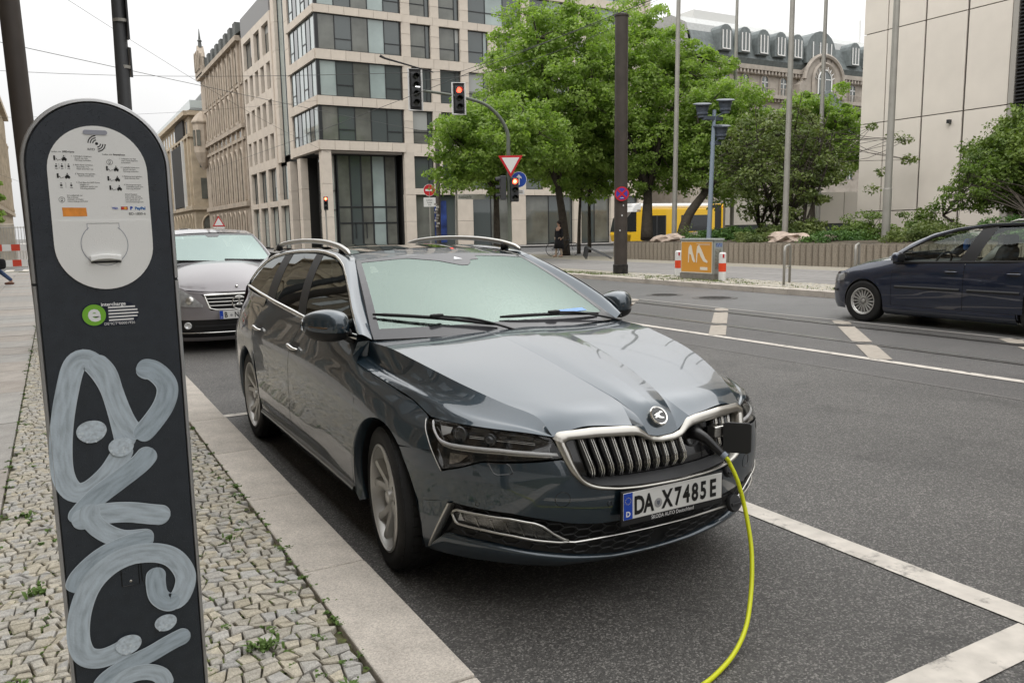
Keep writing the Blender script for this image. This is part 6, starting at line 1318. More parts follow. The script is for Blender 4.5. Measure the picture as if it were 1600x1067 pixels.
def tree(label, base, crown, rad, trunk_r=.2, n=300, per=70, leaf=.09, m=None, seed=1, forks=7, name='broadleaf_tree', cat='tree', lean=(0, 0), group=None, gap=.0, stems=1, clump=.55, low=.0, ext=None):
    g = np.random.default_rng(seed); base = np.array(base, float); crown = np.array(crown, float); rad = np.array(rad, float); m = m or M_leaf
    t = thing(name, label, cat, tuple(base), 0, group); cr = crown - base; tr = MB()
    # clump centres: lumpy ellipsoid
    lobes = g.normal(size=(9, 3)); lobes /= np.linalg.norm(lobes, axis=1)[:, None]; cs = []
    while len(cs) < n:
        d = g.normal(size=3); d /= np.linalg.norm(d); f = .80 + .24 * max(0, (lobes @ d).max()) ** 6 - .22 * abs(math.sin(4 * d[0] + seed) * math.cos(5 * d[1] + 3 * d[2]))
        r_ = g.uniform(.12, 1) ** .42 * f; p = cr + d * rad * r_
        if p[2] < cr[2] - rad[2] * (1 - low): continue
        cs.append(p)
    if ext is not None: cs += [np.array(e) - base + g.normal(size=3) * .3 for e in ext]
    cs = np.array(cs)
    for s_ in range(stems):
        off = np.array([g.normal(0, .15 * (stems > 1)), g.normal(0, .15 * (stems > 1)), 0]); fork = cr * np.array([.55, .55, 0]) + [0, 0, max(.3, cr[2] - rad[2] * .75)] + off * 4
        if stems > 1: fork = off * 6 + [0, 0, max(.3, (cr[2] - rad[2]) * .8 + .4)]
        tr.tube(spl([off, fork * [.3, .3, .5] + off, fork], 8), np.linspace(trunk_r * 1.15, trunk_r * .72, 8), 10)
        tops = []
        for k in range(forks):
            d = g.normal(size=3) * [1, 1, .35]; d /= np.linalg.norm(d); tgt = cr + d * rad * .62 + [0, 0, rad[2] * g.uniform(-.1, .5)]
            q = spl([fork, fork * .5 + tgt * .5 + [g.normal(0, .2), g.normal(0, .2), rad[2] * .12], tgt], 8); tr.tube(q, np.linspace(trunk_r * .5, trunk_r * .14, 8), 6, cap=False); tops.append(q)
        for i in range(0, len(cs), max(1, len(cs) // 110)):
            c = cs[i]; al = min(((np.linalg.norm(q[j] - c), q[j]) for q in tops for j in range(2, 8)), key=lambda z: z[0])[1]
            tr.tube(spl([al, al * .5 + c * .5 + g.normal(size=3) * .12 - [0, 0, .1], c], 5), np.linspace(trunk_r * .12, .008, 5), 4, cap=False)
    tr.build('trunk', M_bark, t, smooth=True)
    leaves('crown', cs, g.uniform(.55, 1.25, len(cs)) * clump, per, leaf, m, t, seed + 50)
    return t
tree('largest green tree, behind the thick brown mast, crown reaching the top of the picture', (27.0, 33.4, .9), (28.9, 35.6, 8.0), (5.3, 4.7, 6.1), .30, n=640, per=110, leaf=.10, seed=3, forks=9, low=.05, clump=.62)
tree('second stem tree beside the largest one, low dark trunk in front of the yellow tram', (27.4, 31.2, .9), (30.5, 31.5, 5.9), (3.9, 3.4, 3.6), .26, n=300, per=100, leaf=.095, seed=5, clump=.6)
tree('tall green tree left of the no-stopping pole with a narrow tip against the office windows', (23.3, 35.5, .12), (22.8, 35.9, 8.2), (4.5, 4.0, 6.1), .24, n=600, per=105, leaf=.095, seed=8, low=.08, clump=.62)
tree('low spreading green tree directly behind the traffic lights', (17.5, 32.3, .12), (17.3, 31.9, 5.3), (4.0, 3.0, 2.8), .16, n=340, per=95, leaf=.09, seed=12, low=.05)
tree('thin street tree behind the bicycle racks', (25.3, 37.2, .12), (25.8, 37.6, 5.4), (3.0, 2.6, 2.9), .10, n=190, per=80, leaf=.10, seed=14)
tree('thin street tree nearest the tall dark pole, farther back', (27.0, 38.6, .12), (27.4, 39.2, 5.6), (2.8, 2.6, 2.9), .11, n=170, per=80, leaf=.10, seed=16)
tree('light green tree in front of the ornate building', (41.0, 34.6, .3), (41.2, 34.9, 6.4), (3.9, 3.6, 3.8), .16, n=300, per=90, leaf=.11, seed=18, m=M_leaf)
tree('spreading dark shrub tree with thin reaching twigs behind the rocks', (27.2, 24.3, .9), (27.3, 24.7, 3.9), (3.4, 3.4, 2.9), .10, n=300, per=60, leaf=.075, seed=22, m=M_leaf2, stems=4, name='shrub_tree', cat='shrub', clump=.42, ext=[(30.4, 21.8, 4.6), (30.8, 21.2, 4.65), (31.3, 20.9, 4.7), (30.4, 21.7, 3.6), (30.9, 21.2, 3.55), (29.8, 21.9, 3.2), (30.2, 21.6, 5.3)])
tree('dense rounded dark green tree in front of the cream panel building, right edge', (27.5, 14.6, .9), (27.9, 14.6, 3.55), (2.9, 2.9, 1.95), .10, n=560, per=85, leaf=.06, seed=26, m=M_leaf4, stems=3, name='shrub_tree', cat='shrub', clump=.44)
tree('small light green bush tree left of the dense dark one', (25.2, 14.9, .9), (25.2, 14.9, 2.5), (1.15, 1.15, 1.05), .05, n=80, per=70, leaf=.05, seed=28, m=leafmat("yellow green leaves", (.09, .15, .03), (.20, .27, .07)), stems=3, name='shrub_tree', cat='shrub', clump=.3)
def bush(label, c, r, n, per, leaf, m, seed, name='shrub', clump=.28, group=None):
    g = np.random.default_rng(seed); t = thing(name, label, 'shrub', tuple(c), 0, group); cs = []
    while len(cs) < n:
        d = g.normal(size=3); d[2] = abs(d[2]); d /= np.linalg.norm(d); cs.append(d * np.array(r) * g.uniform(.2, 1) ** .5 * (.8 + .2 * math.sin(5 * d[0] + seed)))
    w = MB()
    for c_ in cs[::max(1, n // 14)]: w.tube([(0, 0, 0), tuple(np.array(c_) * [.6, .6, .5]), tuple(c_)], [.02, .014, .006], 4)
    w.build('stems', M_bark, t); leaves('foliage', cs, g.uniform(.6, 1.2, n) * clump, per, leaf, m, t, seed + 70); return t
bush('flat bright green juniper spilling over the planter beside the orange box', (24.6, 25.6, .88), (1.5, 2.3, .62), 120, 100, .045, M_leaf3, 31, 'juniper')
bush('low dark green juniper in the planter, right of the bright one', (23.9, 22.6, .88), (.9, 1.9, .42), 90, 100, .04, M_leaf2, 33, 'juniper')
bush('dark rhododendron mass under the spreading shrub tree', (26.4, 23.0, .9), (1.9, 2.2, 1.0), 110, 80, .06, M_leaf2, 35, 'rhododendron')
bush('low spreading shrub between the boulders and the right flagpole', (24.2, 19.4, .88), (1.0, 1.6, .45), 90, 90, .04, M_leaf3, 37)
bush('loose olive green shrub left of the rightmost flagpole', (25.2, 19.2, .9), (1.1, 1.3, 1.25), 70, 70, .05, M_leaf4, 39)
bush('loose tall shrub right of the rightmost flagpole', (25.6, 16.9, .9), (1.0, 1.1, 1.45), 60, 60, .05, M_leaf4, 41)
bush('dark low shrub behind the roof of the blue car', (24.4, 16.0, .88), (1.0, 1.8, .75), 90, 80, .045, M_leaf2, 43)
bush('wiry bare shrub on the rubble mound at the left end of the planter', (24.2, 27.2, .95), (.6, .6, .75), 26, 16, .04, M_leaf2, 45)
bush('green shrub at the right end of the planter', (24.3, 12.5, .88), (1.2, 2.2, .9), 100, 80, .045, M_leaf3, 47)
bush('green climber behind the red and white barrier at the far left', (-3.4, 62, .1), (1.2, 2.2, 6.5), 90, 60, .12, M_leaf, 49)
# planter: soil bank and one palisade after another
pl_ = thing('planter', 'long raised planter walled with upright ribbed concrete palisades', 'planter', (22.4, 0, 0))
MB().add([(.1, -12, .80), (1.6, -12, .95), (9, -12, .9), (.1, 29.0, .80), (1.6, 28.4, .95), (9, 28.4, .9)], [(0, 1, 4, 3), (1, 2, 5, 4)]).build('soil', mat("planter soil", (.08, .065, .045), rough=.95, noise=(3, .4, 8), bump=(12, .8, .05)), pl_)
M_conc = mat("exposed aggregate concrete", (.27, .235, .19), rough=.9, noise=(30, .25, 8), bump=(70, .6, .01), vary=.10)
pm = MB(); th = np.linspace(math.radians(80), math.radians(280), 9); pm.grid(np.array([[(.128 * math.cos(t) * 1.0, .128 * math.sin(t), z) for t in th] for z in (0, .74, .765)])); pm.ngon([(.120 * math.cos(t), .120 * math.sin(t), .768) for t in th][::-1]); pme = pm.data('palisade', smooth=False); pme.materials.append(M_conc)
for k in range(92): link('palisade', pme, None, pl_, loc=(.1 + rng.normal(0, .006), 6.2 + .262 * k - 0, .11 + rng.normal(0, .006)))
for k in range(18): link('palisade', pme, None, pl_, loc=(.1 + .262 * k + .26, 6.2 + .262 * 91.4 + 0, .11), rotz=R(-90))
# boulders on the planter
def rock(label, c, s_, seed, m):
    bm = bmesh.new(); bmesh.ops.create_icosphere(bm, subdivisions=3, radius=1); g = np.random.default_rng(seed); ph = g.uniform(0, 6, 9)
    for v in bm.verts:
        p = v.co; f = 1 + .22 * math.sin(3 * p.x + ph[0]) * math.cos(2.6 * p.y + ph[1]) + .13 * math.sin(7 * p.y + ph[2] + 5 * p.z) + .06 * math.sin(13 * p.x + ph[3]) + .05 * math.sin(17 * p.z + 11 * p.y + ph[4])
        v.co = Vector((p.x * s_[0], p.y * s_[1], max(p.z, -.2) * s_[2])) * f
    me = bpy.data.meshes.new('boulder'); bm.to_mesh(me); bm.free(); return link('boulder', me, m, None, label=label, cat='rock', group='boulders in the planter', loc=c)
M_rock = mat("pale pink rock", (.45, .36, .30), rough=.9, noise=(4, .25, 10), bump=(9, .8, .03))
rock('largest flat pale boulder at the foot of the middle flagpole', (24.0, 21.3, .95), (.55, .95, .28), 1, M_rock); rock('small pale boulder right of the largest one', (24.0, 19.6, .92), (.35, .42, .22), 2, M_rock)
rock('pale rubble boulder at the left end of the planter, below the tram', (23.6, 27.7, .92), (.5, .9, .27), 3, M_rock); rock('low grey boulder behind the wiry shrub', (24.4, 26.6, .95), (.5, .8, .32), 4, mat("grey rock", (.26, .22, .18), rough=.9, noise=(5, .3, 10), bump=(12, .8, .03)))
rock('little pale stone left of the middle flagpole', (24.1, 22.5, .95), (.3, .4, .2), 5, M_rock)
# ------------------------------------------------------------------ street furniture
M_brown = mat("dark brown mast paint", (.055, .045, .038), rough=.6, noise=(3, .2, 8)); M_galv = mat("weathered galvanised steel", (.34, .33, .30), rough=.55, metal=.35, noise=(2, .12, 8)); M_olive = mat("olive grey pole paint", (.13, .145, .12), rough=.5)
M_sred = mat("sign red", (.55, .02, .03), rough=.4); M_sblue = mat("sign blue", (.02, .07, .38), rough=.4); M_swhite = mat("sign white", (.75, .75, .74), rough=.4); M_dkgrey = mat("dark grey metal", (.05, .052, .055), rough=.5); M_lens_off = mat("unlit signal lens", (.02, .025, .02), rough=.2, coat=.5)
M_lred = mat("lit red signal", (.6, .02, .01), rough=.3, emit=((1., .06, .03), 3.0)); M_lamb = mat("lit signal core", (.8, .3, .1), rough=.3, emit=((1., .33, .10), 5.0))
def pole(name, label, cat, base, top, r0, r1, m, n=16, group=None, cap=True):
    base = np.array(base, float); t = thing(name, label, cat, tuple(base), 0, group); d = np.array(top, float) - base
    MB().tube([(0, 0, 0), tuple(d)], [r0, r1], n).build('shaft', m, t, smooth=False, auto=40); return t
p = pole('tram_mast', 'thick dark brown mast on the far pavement carrying the round no-stopping sign', 'pole', (15.15, 20.0, .12), (15.22, 20.05, 7.74), .205, .195, M_brown, 24)
MB().lathe([(.215, 0), (.215, .05), (.12, .09), (0, .10)], (.07, .05, 7.6), n=24).build('mast_cap', M_brown, p); MB().lathe([(.215, 0), (.23, .0), (.23, .28), (.208, .30)], (0, 0, 0), n=24).build('mast_foot', mat("grimy foot", (.02, .018, .016), rough=.8, noise=(8, .8, 8)), p)
stk = MB()
for k, (z, a) in enumerate(((1.3, -.2), (2.05, .3), (1.75, .1))):
    t = math.pi * 1.33 + a; stk.box(.207 * math.cos(t) - .012, .207 * math.cos(t) + .012, .207 * math.sin(t) - .012, .207 * math.sin(t) + .012, z, z + .05)
stk.build('old_stickers', M_swhite, p, kind='stuff')
def disc_sign(name, label, c, r, n_, parts, cat='traffic sign', group=None):
    """parts: list of (kind, args, material) drawn outwards on the disc"""
    t = thing(name, label, cat, tuple(c), 0, group); n_ = np.array(n_, float); n_ /= np.linalg.norm(n_); u = np.cross([0, 0, 1], n_); u /= np.linalg.norm(u); w = np.cross(n_, u)
    for i, (k, a, m) in enumerate(parts):
        o = n_ * (.004 * i)
        if k == 'disc': MB().lathe([(0, 0), (a, 0), (a, -.01)], o, n_, n=32).build('sign_plate' if i == 0 else 'sign_field', m, t)
        elif k == 'ring': MB().lathe([(a[1], 0), (a[0], 0)], o, n_, n=32).build('sign_rim', m, t)
        elif k == 'poly': MB().prism(a, o, u, w, n_ * .002).build('sign_symbol', m, t)
    return t
view = lambda p_: np.array([-p_[0], -p_[1], 0])
disc_sign('no_stopping_sign', 'round blue sign with red rim and red cross, on the thick brown mast', (15.03, 19.78, 2.42 + .12), .21, (-.55, -.83, 0), [('disc', .215, M_sred), ('disc', .172, mat("sign violet blue", (.07, .05, .36), rough=.4)), ('poly', [(-.135, -.095), (-.095, -.135), (.135, .095), (.095, .135)], M_sred), ('poly', [(-.135, .095), (-.095, .135), (.135, -.095), (.095, -.135)], M_sred), ('poly', [(-.05, -.13), (.05, -.13), (.05, -.115), (-.05, -.115)], M_swhite)])
# flagpoles and floodlight mast
for i, (x, y, z, px_, r0, lab) in enumerate(((24.3, 28.14, .85, (.10, -.1), .115, 'flagpole rising from the left end of the planter, leftmost of the near three'), (24.3, 21.8, .95, (.10, .0), .115, 'flagpole behind the largest boulder, middle of the near three'), (24.3, 17.49, .95, (.05, 0), .125, 'flagpole in front of the cream panel building, rightmost of the near three'), (33.0, 33.4, .3, (.1, 0), .12, 'thinner far flagpole behind the big tree'), (32.2, 26.9, .3, (.1, 0), .12, 'far flagpole beside the left edge of the cream panel building'))):
    p = pole('flagpole', lab, 'flagpole', (x, y, z - .3), (x + px_[0], y + px_[1], 15.5), r0, .075, M_galv, 14, 'pale flagpoles along the planter')
    MB().tube([(px_[0] * .3 - r0, -.02, .8), (px_[0] - .09, -.02, 14.5)], .006, 4).build('halyard', M_galv, p)
    MB().lathe([(r0 + .01, 0), (r0 + .012, 1.9), (r0, 1.92)], (0, 0, .1), n=14).build('pole_sleeve', M_galv, p) if i == 2 else None
fl = pole('floodlight_mast', 'blue-grey mast with three round floodlights above the orange poster box', 'lamp', (23.2, 24.75, .7), (23.35, 24.7, 6.1), .10, .075, mat("blue grey paint", (.22, .27, .33), rough=.5), 14)
M_fl = mat("slate blue lamp housing", (.07, .085, .11), rough=.45)
for (dx, dy, dz) in ((-.42, .15, 5.35), (.42, -.25, 5.5), (.30, -.16, 4.5)):
    c = np.array([.12 + dx, dy, dz]); h = MB().lathe([(.0, -.5), (.17, -.5), (.17, -.42), (.22, -.38), (.22, -.32), (.2, -.3), (.26, -.12), (.27, 0)], c + [0, 0, .25], (0, 0, 1), n=20).build('floodlight', M_fl, fl, smooth=False, auto=30)
    MB().lathe([(.0, 0), (.36, 0), (.37, .04), (.30, .06), (0, .07)], c + [0, 0, .25], (-.12, -.18, 1), n=24).build('lamp_shade', M_fl, h, auto=30); MB().tube([c + [-.1, 0, .2], c + [-.12, 0, -.25], c * [.3, .3, 1] + [.1, 0, -.35]], .03, 6).build('lamp_bracket', M_fl, h)
MB().box(-.35, .55, -.12, .12, 5.0, 5.14).build('cross_arm', M_fl, fl); MB().box(.08, .5, -.1, .1, 4.05, 4.18).build('cross_arm', M_fl, fl)
# utility box with poster
ub = thing('utility_box', 'grey street cabinet with an orange poster of white high-heeled shoes', 'utility box', (15.11, 16.38, .12))
M_ub = mat("cabinet grey", (.30, .32, .30), rough=.6, noise=(4, .1, 6)); MB().box(-.17, .17, -.66, .66, 0, .16).build('plinth', mat("cabinet plinth", (.20, .19, .17), rough=.85, noise=(10, .2, 5)), ub); MB().box(-.16, .16, -.64, .64, .16, 1.03).build('cabinet', M_ub, ub, bevel=.01); MB().box(-.185, .185, -.67, .67, 1.03, 1.09).build('cabinet_roof', M_ub, ub, bevel=.015)
po = MB().box(-.172, -.163, -.57, .60, .20, 1.0).build('poster', mat("orange poster", (.70, .33, .05), rough=.4), ub); MB().add([(-.1735, -.60, .17), (-.1735, .62, .17), (-.1735, .62, 1.02), (-.1735, -.60, 1.02), (-.1735, -.57, .2), (-.1735, .60, .2), (-.1735, .60, 1.0), (-.1735, -.57, 1.0)], [(0, 1, 5, 4), (1, 2, 6, 5), (2, 3, 7, 6), (3, 0, 4, 7)]).build('poster_frame', mat("poster rim", (.62, .60, .52), rough=.5), po)
def PS(pts, nm='printed_shoe', m=None): MB().prism([(-a, b) for a, b in pts], (-.1745, 0, 0), (0, 1, 0), (0, 0, 1), (-.002, 0, 0)).build(nm, m or mat("poster white", (.80, .74, .62), rough=.4), po)
PS([(-.33, .45), (-.30, .45), (-.285, .68), (-.22, .66), (-.17, .52), (-.10, .45), (-.05, .48), (-.10, .60), (-.16, .74), (-.20, .90), (-.25, .93), (-.31, .84), (-.325, .70)])
PS([(-.02, .45), (.01, .45), (.04, .70), (.10, .72), (.17, .60), (.26, .49), (.40, .45), (.43, .49), (.33, .56), (.25, .69), (.15, .85), (.08, .93), (.02, .88), (-.005, .74)]); PS([(.14, .26), (.42, .26), (.42, .34), (.14, .34)], 'poster_label')
for k in range(2): PS([(-.02 + .1 * k, .945 - .03 * k), (.5, .945 - .03 * k), (.5, .955 - .03 * k), (-.02 + .1 * k, .955 - .03 * k)], 'poster_line')
MB().box(-.12, .08, -.645, -.64, .3, .82).build('cabinet_notice', mat("notice", (.2, .2, .17), rough=.6, noise=(30, .5, 4)), ub); MB().box(-.1, .12, -.646, -.64, .87, .97).build('cabinet_notice', mat("blue notice", (.15, .2, .35), rough=.6, noise=(20, .7, 4)), ub)
for x, y, lab in ((15.5, 17.75, 'red and white bollard left of the orange poster box'), (15.02, 15.5, 'red and white bollard right of the orange poster box')):
    b = thing('bollard', lab, 'bollard', (x, y, .12), 0, 'red and white bollards'); MB().lathe([(.095, 0), (.095, .70), (.07, .735), (0, .74)], (0, 0, 0), n=20).build('post', M_swhite, b, auto=30)
    MB().lathe([(.0965, .24), (.0965, .46)], (0, 0, 0), n=20).build('red_band', mat("signal orange red", (.75, .07, .02), rough=.5), b); MB().lathe([(.0965, .60), (.0965, .69)], (0, 0, 0), n=20).build('red_band', mat("sticker red", (.5, .05, .05), rough=.5), b) if False else MB().box(-.06, -.02, -.1, -.06, .60, .69, rot=.6).build('sticker', M_sred, b)
for (x0, y0, x1, y1), lab in (((14.95, 13.4, 15.65, 13.85), 'bent steel bicycle hoop standing alone between box and blue car'), ((16.3, 12.5, 16.95, 12.9), 'bent steel bicycle hoop just above the bonnet of the blue car')):
    b = thing('bicycle_hoop', lab, 'bicycle stand', (x0, y0, .12), 0, 'steel bicycle hoops'); d = np.array([x1 - x0, y1 - y0, 0]); MB().tube(np.vstack([[0, 0, -.05], [0, 0, .80], [0.03, .02, .86], d * .12 + [0, 0, .90], d * .8 + [0, 0, .93], d * .95 + [0, 0, .90], d + [0, 0, .84], d + [0, 0, -.05]]), .03, 10).build('tube', M_galv, b, smooth=True)
    MB().tube([(0, 0, .40), tuple(d + [0, 0, .42])], .016, 8).build('cross_bar', M_galv, b)
# traffic signals
def signal(label, c, n_, lit=None, board=True, lamps=3, name='traffic_light', s_=1., group=None):
    t = thing(name, label, 'traffic light', tuple(c), math.atan2(n_[1], n_[0]) + math.pi / 2, group)   # front faces local -y
    h = .30 * s_; H = h * lamps
    MB().box(-.15 * s_, .15 * s_, -.08, .14, -H / 2, H / 2).build('housing', M_dkgrey, t, bevel=.02)
    if board:
        bb = MB().box(-.24 * s_, .24 * s_, .0, .02, -H / 2 - .12, H / 2 + .12).build('back_board', M_blackpl, t, bevel=.008); fr_ = MB(); w_, q = .24 * s_, H / 2 + .12
        fr_.tube([(-w_, -.004, -q), (w_, -.004, -q), (w_, -.004, q), (-w_, -.004, q), (-w_, -.004, -q)], .034, 4).build('white_border', M_swhite, bb)
    for k in range(lamps):
        z = H / 2 - h * (k + .5); on = lit is not None and k == lit; o = MB().lathe([(0, .010), (.10 * s_, 0), (.105 * s_, -.02)], (0, -.085, z), (0, -1, 0), n=20).build('lamp', M_lred if on else M_lens_off, t, smooth=True)
        if on: MB().lathe([(0, .002), (.055 * s_, 0)], (0, -.098, z), (0, -1, 0), n=16).build('lamp_core', M_lamb if not board else M_lred, o)
        vz = []
        for y in (-.08, -.26): vz.append([(.115 * s_ * math.cos(a), y, z + .115 * s_ * math.sin(a) - (.02 if y < -.2 else 0)) for a in np.linspace(R(-10), R(190), 12)])
        MB().grid(np.array(vz)).build('visor', M_blackpl, o)
    return t
tp = pole('signal_mast', 'green-grey signal mast with a long arm curving out over the road', 'pole', (15.25, 27.1, .12), (15.25, 27.1, 4.6), .085, .075, M_olive, 14)
MB().tube(spl([(0, 0, 4.4), (-.02, 0, 5.0), (-.30, .05, 5.55), (-.85, .12, 6.0), (-1.6, .25, 6.22), (-2.6, .42, 6.36), (-3.55, .6, 6.44)], 40), np.linspace(.075, .045, 40), 10).build('curved_arm', M_olive, tp, smooth=True)
signal('traffic light with white border on the curved arm, upper lamp glowing red', (13.35, 27.35, 6.30), (-.25, -1), 0, True, 3, s_=.98)
signal('tall unlit signal with white border at the outer tip of the curved arm', (11.75, 27.6, 6.55), (-.2, -1), None, True, 4, s_=1.0)

br = thing('tram_signal_bar', 'white lit bar of the tram signal on the tip light', 'signal lamp', (11.75, 27.38, 6.62)); MB().box(-.09, .09, -.012, 0, -.014, .014).build('light_bar', mat("lit white bar", (.9, .9, .9), emit=((1, 1, 1), 1.2)), br)
signal('low traffic light with a bright orange-red lamp under the triangular sign', (15.35, 26.85, 3.02), (-.35, -1), 0, False, 3)
signal('dark side-facing traffic light left of the lit low one', (14.98, 27.15, 3.1), (-1, .35), None, False, 3)
yt = thing('yield_sign', 'white triangle sign with red border, point down, above the low red light', 'traffic sign', (15.25, 26.95, 3.98), R(-28)); MB().prism([(-.46, .30), (.46, .30), (0, -.50)], (0, -.10, 0), (1, 0, 0), (0, 0, 1), (0, .015, 0)).build('red_triangle', M_sred, yt); MB().prism([(-.33, .225), (.33, .225), (0, -.35)], (0, -.105, 0), (1, 0, 0), (0, 0, 1), (0, .004, 0)).build('white_triangle', M_swhite, yt)
disc_sign('ahead_only_sign', 'round blue sign with a white arrow pointing up, behind the low red light', (15.75, 27.2, 3.42), .30, (-.5, -.86, 0), [('disc', .30, M_swhite), ('disc', .285, M_sblue), ('poly', [(-.03, -.2), (.03, -.2), (.03, .08), (.10, .02), (.10, .09), (0, .20), (-.10, .09), (-.10, .02), (-.03, .08)], M_swhite)])
xs_ = thing('supplementary_plate', 'small white plate below the round blue sign', 'traffic sign', (15.75, 27.2, 2.95), R(-30)); MB().box(-.2, .2, -.01, 0, -.09, .09).build('plate', M_swhite, xs_)
for k in range(2): MB().box(-.14, .14, -.012, -.0105, -.03 + .05 * k, -.01 + .05 * k).build('print_line', M_ink, xs_)
p = pole('grey_brown_pole', 'slim brown pole with stickers near the bottom, left of the traffic lights', 'pole', (17.55, 38.8, .12), (17.9, 39.35, 6.9), .13, .12, M_brown, 14)
sk = MB()
for k in range(9): a = 3.9 + .5 * math.sin(k * 2.1); sk.box(.135 * math.cos(a) - .07, .135 * math.cos(a) + .07, .135 * math.sin(a) - .03, .135 * math.sin(a) + .03, 1.6 + k * .14, 1.7 + k * .14)
sk.build('stickers', mat("worn stickers", (.4, .38, .36), rough=.7, noise=(6, .6, 3)), p, kind='stuff')
p = pole('street_name_pole', 'thin grey pole with two white street name plates', 'pole', (16.7, 34.9, .12), (17.0, 35.2, 7.0), .055, .05, M_galv, 10)
for z, r_, w_, lab in ((4.02, 20, .85, "Charlottenstr."), (3.1, -62, 1.9, "Französische Str.")):
    s2 = thing('street_name_plate', 'white street name plate, ' + ('upper and shorter one' if z > 3.5 else 'lower and longer one') + ' on the thin grey pole', 'street sign', (16.85, 34.95, z), R(-40 if z > 3.5 else -14), 'street name plates'); MB().box(0.02, w_ * .55 + .3, -.03, 0, -.12, .12).build('plate', M_swhite, s2); text(lab, .17, M_ink, s2, (.06, -.034, -.06), (R(90), 0, 0), xs=.55)
disc_sign('no_entry_sign', 'round red no-entry sign partly hidden by leaves beside the slim brown pole', (18.3, 41.5, 3.75), .32, (-.4, -.9, 0), [('disc', .33, M_swhite), ('disc', .31, M_sred), ('poly', [(-.22, -.05), (.22, -.05), (.22, .05), (-.22, .05)], M_swhite)])
s2 = thing('one_way_notice', 'white plate under the no-entry sign', 'traffic sign', (18.3, 41.5, 3.1), R(-24)); MB().box(-.33, .33, -.02, 0, -.25, .25).build('plate', M_swhite, s2); text("Linien-\nbusse\nfrei", .13, M_ink, s2, (0, -.024, .07), (R(90), 0, 0), align='CENTER'); MB().tube([(0, .03, -3.0), (0, .03, .9)], .04, 8).build('pole', M_galv, s2)
# near left: leaning mast and sign pole with sign backs
pole('leaning_mast', 'thick dark brown mast leaning at the far left, partly behind the charging post', 'pole', (-.16, 12.2, .1), (-.31, 12.3, 9.0), .125, .115, M_brown, 24)
p = pole('sign_pole', 'dark grey sign pole rising behind the charging post, with the backs of two signs', 'pole', (.66, 8.6, .1), (.80, 9.3, 6.5), .065, .06, M_dkgrey, 16)
M_sb = mat("sign back grey", (.06, .062, .065), rough=.5, metal=.3)
for (z0, z1, w_) in ((2.98, 3.30, .13), (3.34, 3.80, .16), (3.83, 4.3, .2)):
    MB().add([(.14, .30, z0), (.155, .30, z0), (.155 , .34 + w_, z0 + .03), (.14, .34 + w_, z0 + .03), (.14, .30, z1 - .04), (.155, .30, z1 - .04), (.155, .34 + w_, z1), (.14, .34 + w_, z1)], [(0, 1, 2, 3), (7, 6, 5, 4), (0, 4, 5, 1), (1, 5, 6, 2), (2, 6, 7, 3), (3, 7, 4, 0)]).build('sign_back', M_sb, p)
for z in (3.06, 3.5): MB().lathe([(.07, 0), (.07, .03)], (.05 + z * .011, .34 + z * .05 - .15, z), n=16).build('clamp', M_galv, p)
# catenary wires
wr = [((-6, 44, 9.0), (12.6, 25.5, 6.9)), ((12.0, 27.7, 6.9), (15.2, 20.05, 7.5)), ((12.6, 25.5, 6.9), (31.5, 24, 15)), ((0.3, 30, 9.4), (19, 62, 7.6)), ((-5, 20, 6.2), (40, 62, 8.3)), ((-5.5, 34, 5.6), (3, 120, 6.6)), ((9.7, -20, 5.9), (9.7, 60, 5.9)), ((18.4, 62.4, 11.5), (-5.2, 62, 9))]
for i, (a, b) in enumerate(wr):
    a, b = np.array(a, float), np.array(b, float); q = [a * (1 - t) + b * t - [0, 0, .35 * math.sin(math.pi * t)] for t in np.linspace(0, 1, 12)]
    tag(MB().tube(q, .008, 4).build('overhead_wire', mat("wire grey", (.05, .05, .05), rough=.6)), ('overhead wire from the top left edge down to the dark insulator', 'overhead wire between the signal arm and the thick brown mast', 'overhead wire rising right from the insulator across the biggest tree', 'overhead wire low across the sky towards the office corner', 'overhead wire crossing the sky just above the charging post', 'overhead wire running down the street along the left facades', 'overhead contact wire above the tram track', 'overhead wire from the office corner over to the left side')[i], 'cable', 'overhead tram wires')
ins = thing('wire_insulator', 'dark insulator rod hanging in the wires left of the signal tip', 'insulator', (10.9, 26.2, 7.15)); MB().tube([(-.9, .2, .20), (-.75, .15, .12), (.9, -.1, -.25)], [.05, .035, .02], 6).build('rod', M_blackpl, ins)
# small signals near the lobby
signal('small far traffic light glowing red in front of the glass lobby', (14.7, 49, 3.3), (-.3, -1), 0, False, 3, s_=.9); tag(MB().tube([(14.7, 49.1, .1), (14.7, 49.1, 3.4)], .05, 8).build('far_signal_pole', M_galv), 'thin pole of the far red light at the lobby', 'pole')
wsn = thing('warning_sign', 'small white triangle warning sign by the left facades', 'traffic sign', (12.3, 72, 2.6), R(-10)); MB().prism([(-.5, -.4), (.5, -.4), (0, .5)], (0, 0, 0), (1, 0, 0), (0, 0, 1), (0, .02, 0)).build('red_triangle', M_sred, wsn); MB().prism([(-.36, -.31), (.36, -.31), (0, .33)], (0, -.01, 0), (1, 0, 0), (0, 0, 1), (0, .005, 0)).build('white_triangle', M_swhite, wsn); MB().box(-.45, .45, -.01, 0, -.95, -.45).build('plate', M_swhite, wsn); MB().tube([(0, .05, -2.6), (0, .05, .4)], .04, 8).build('pole', M_galv, wsn)
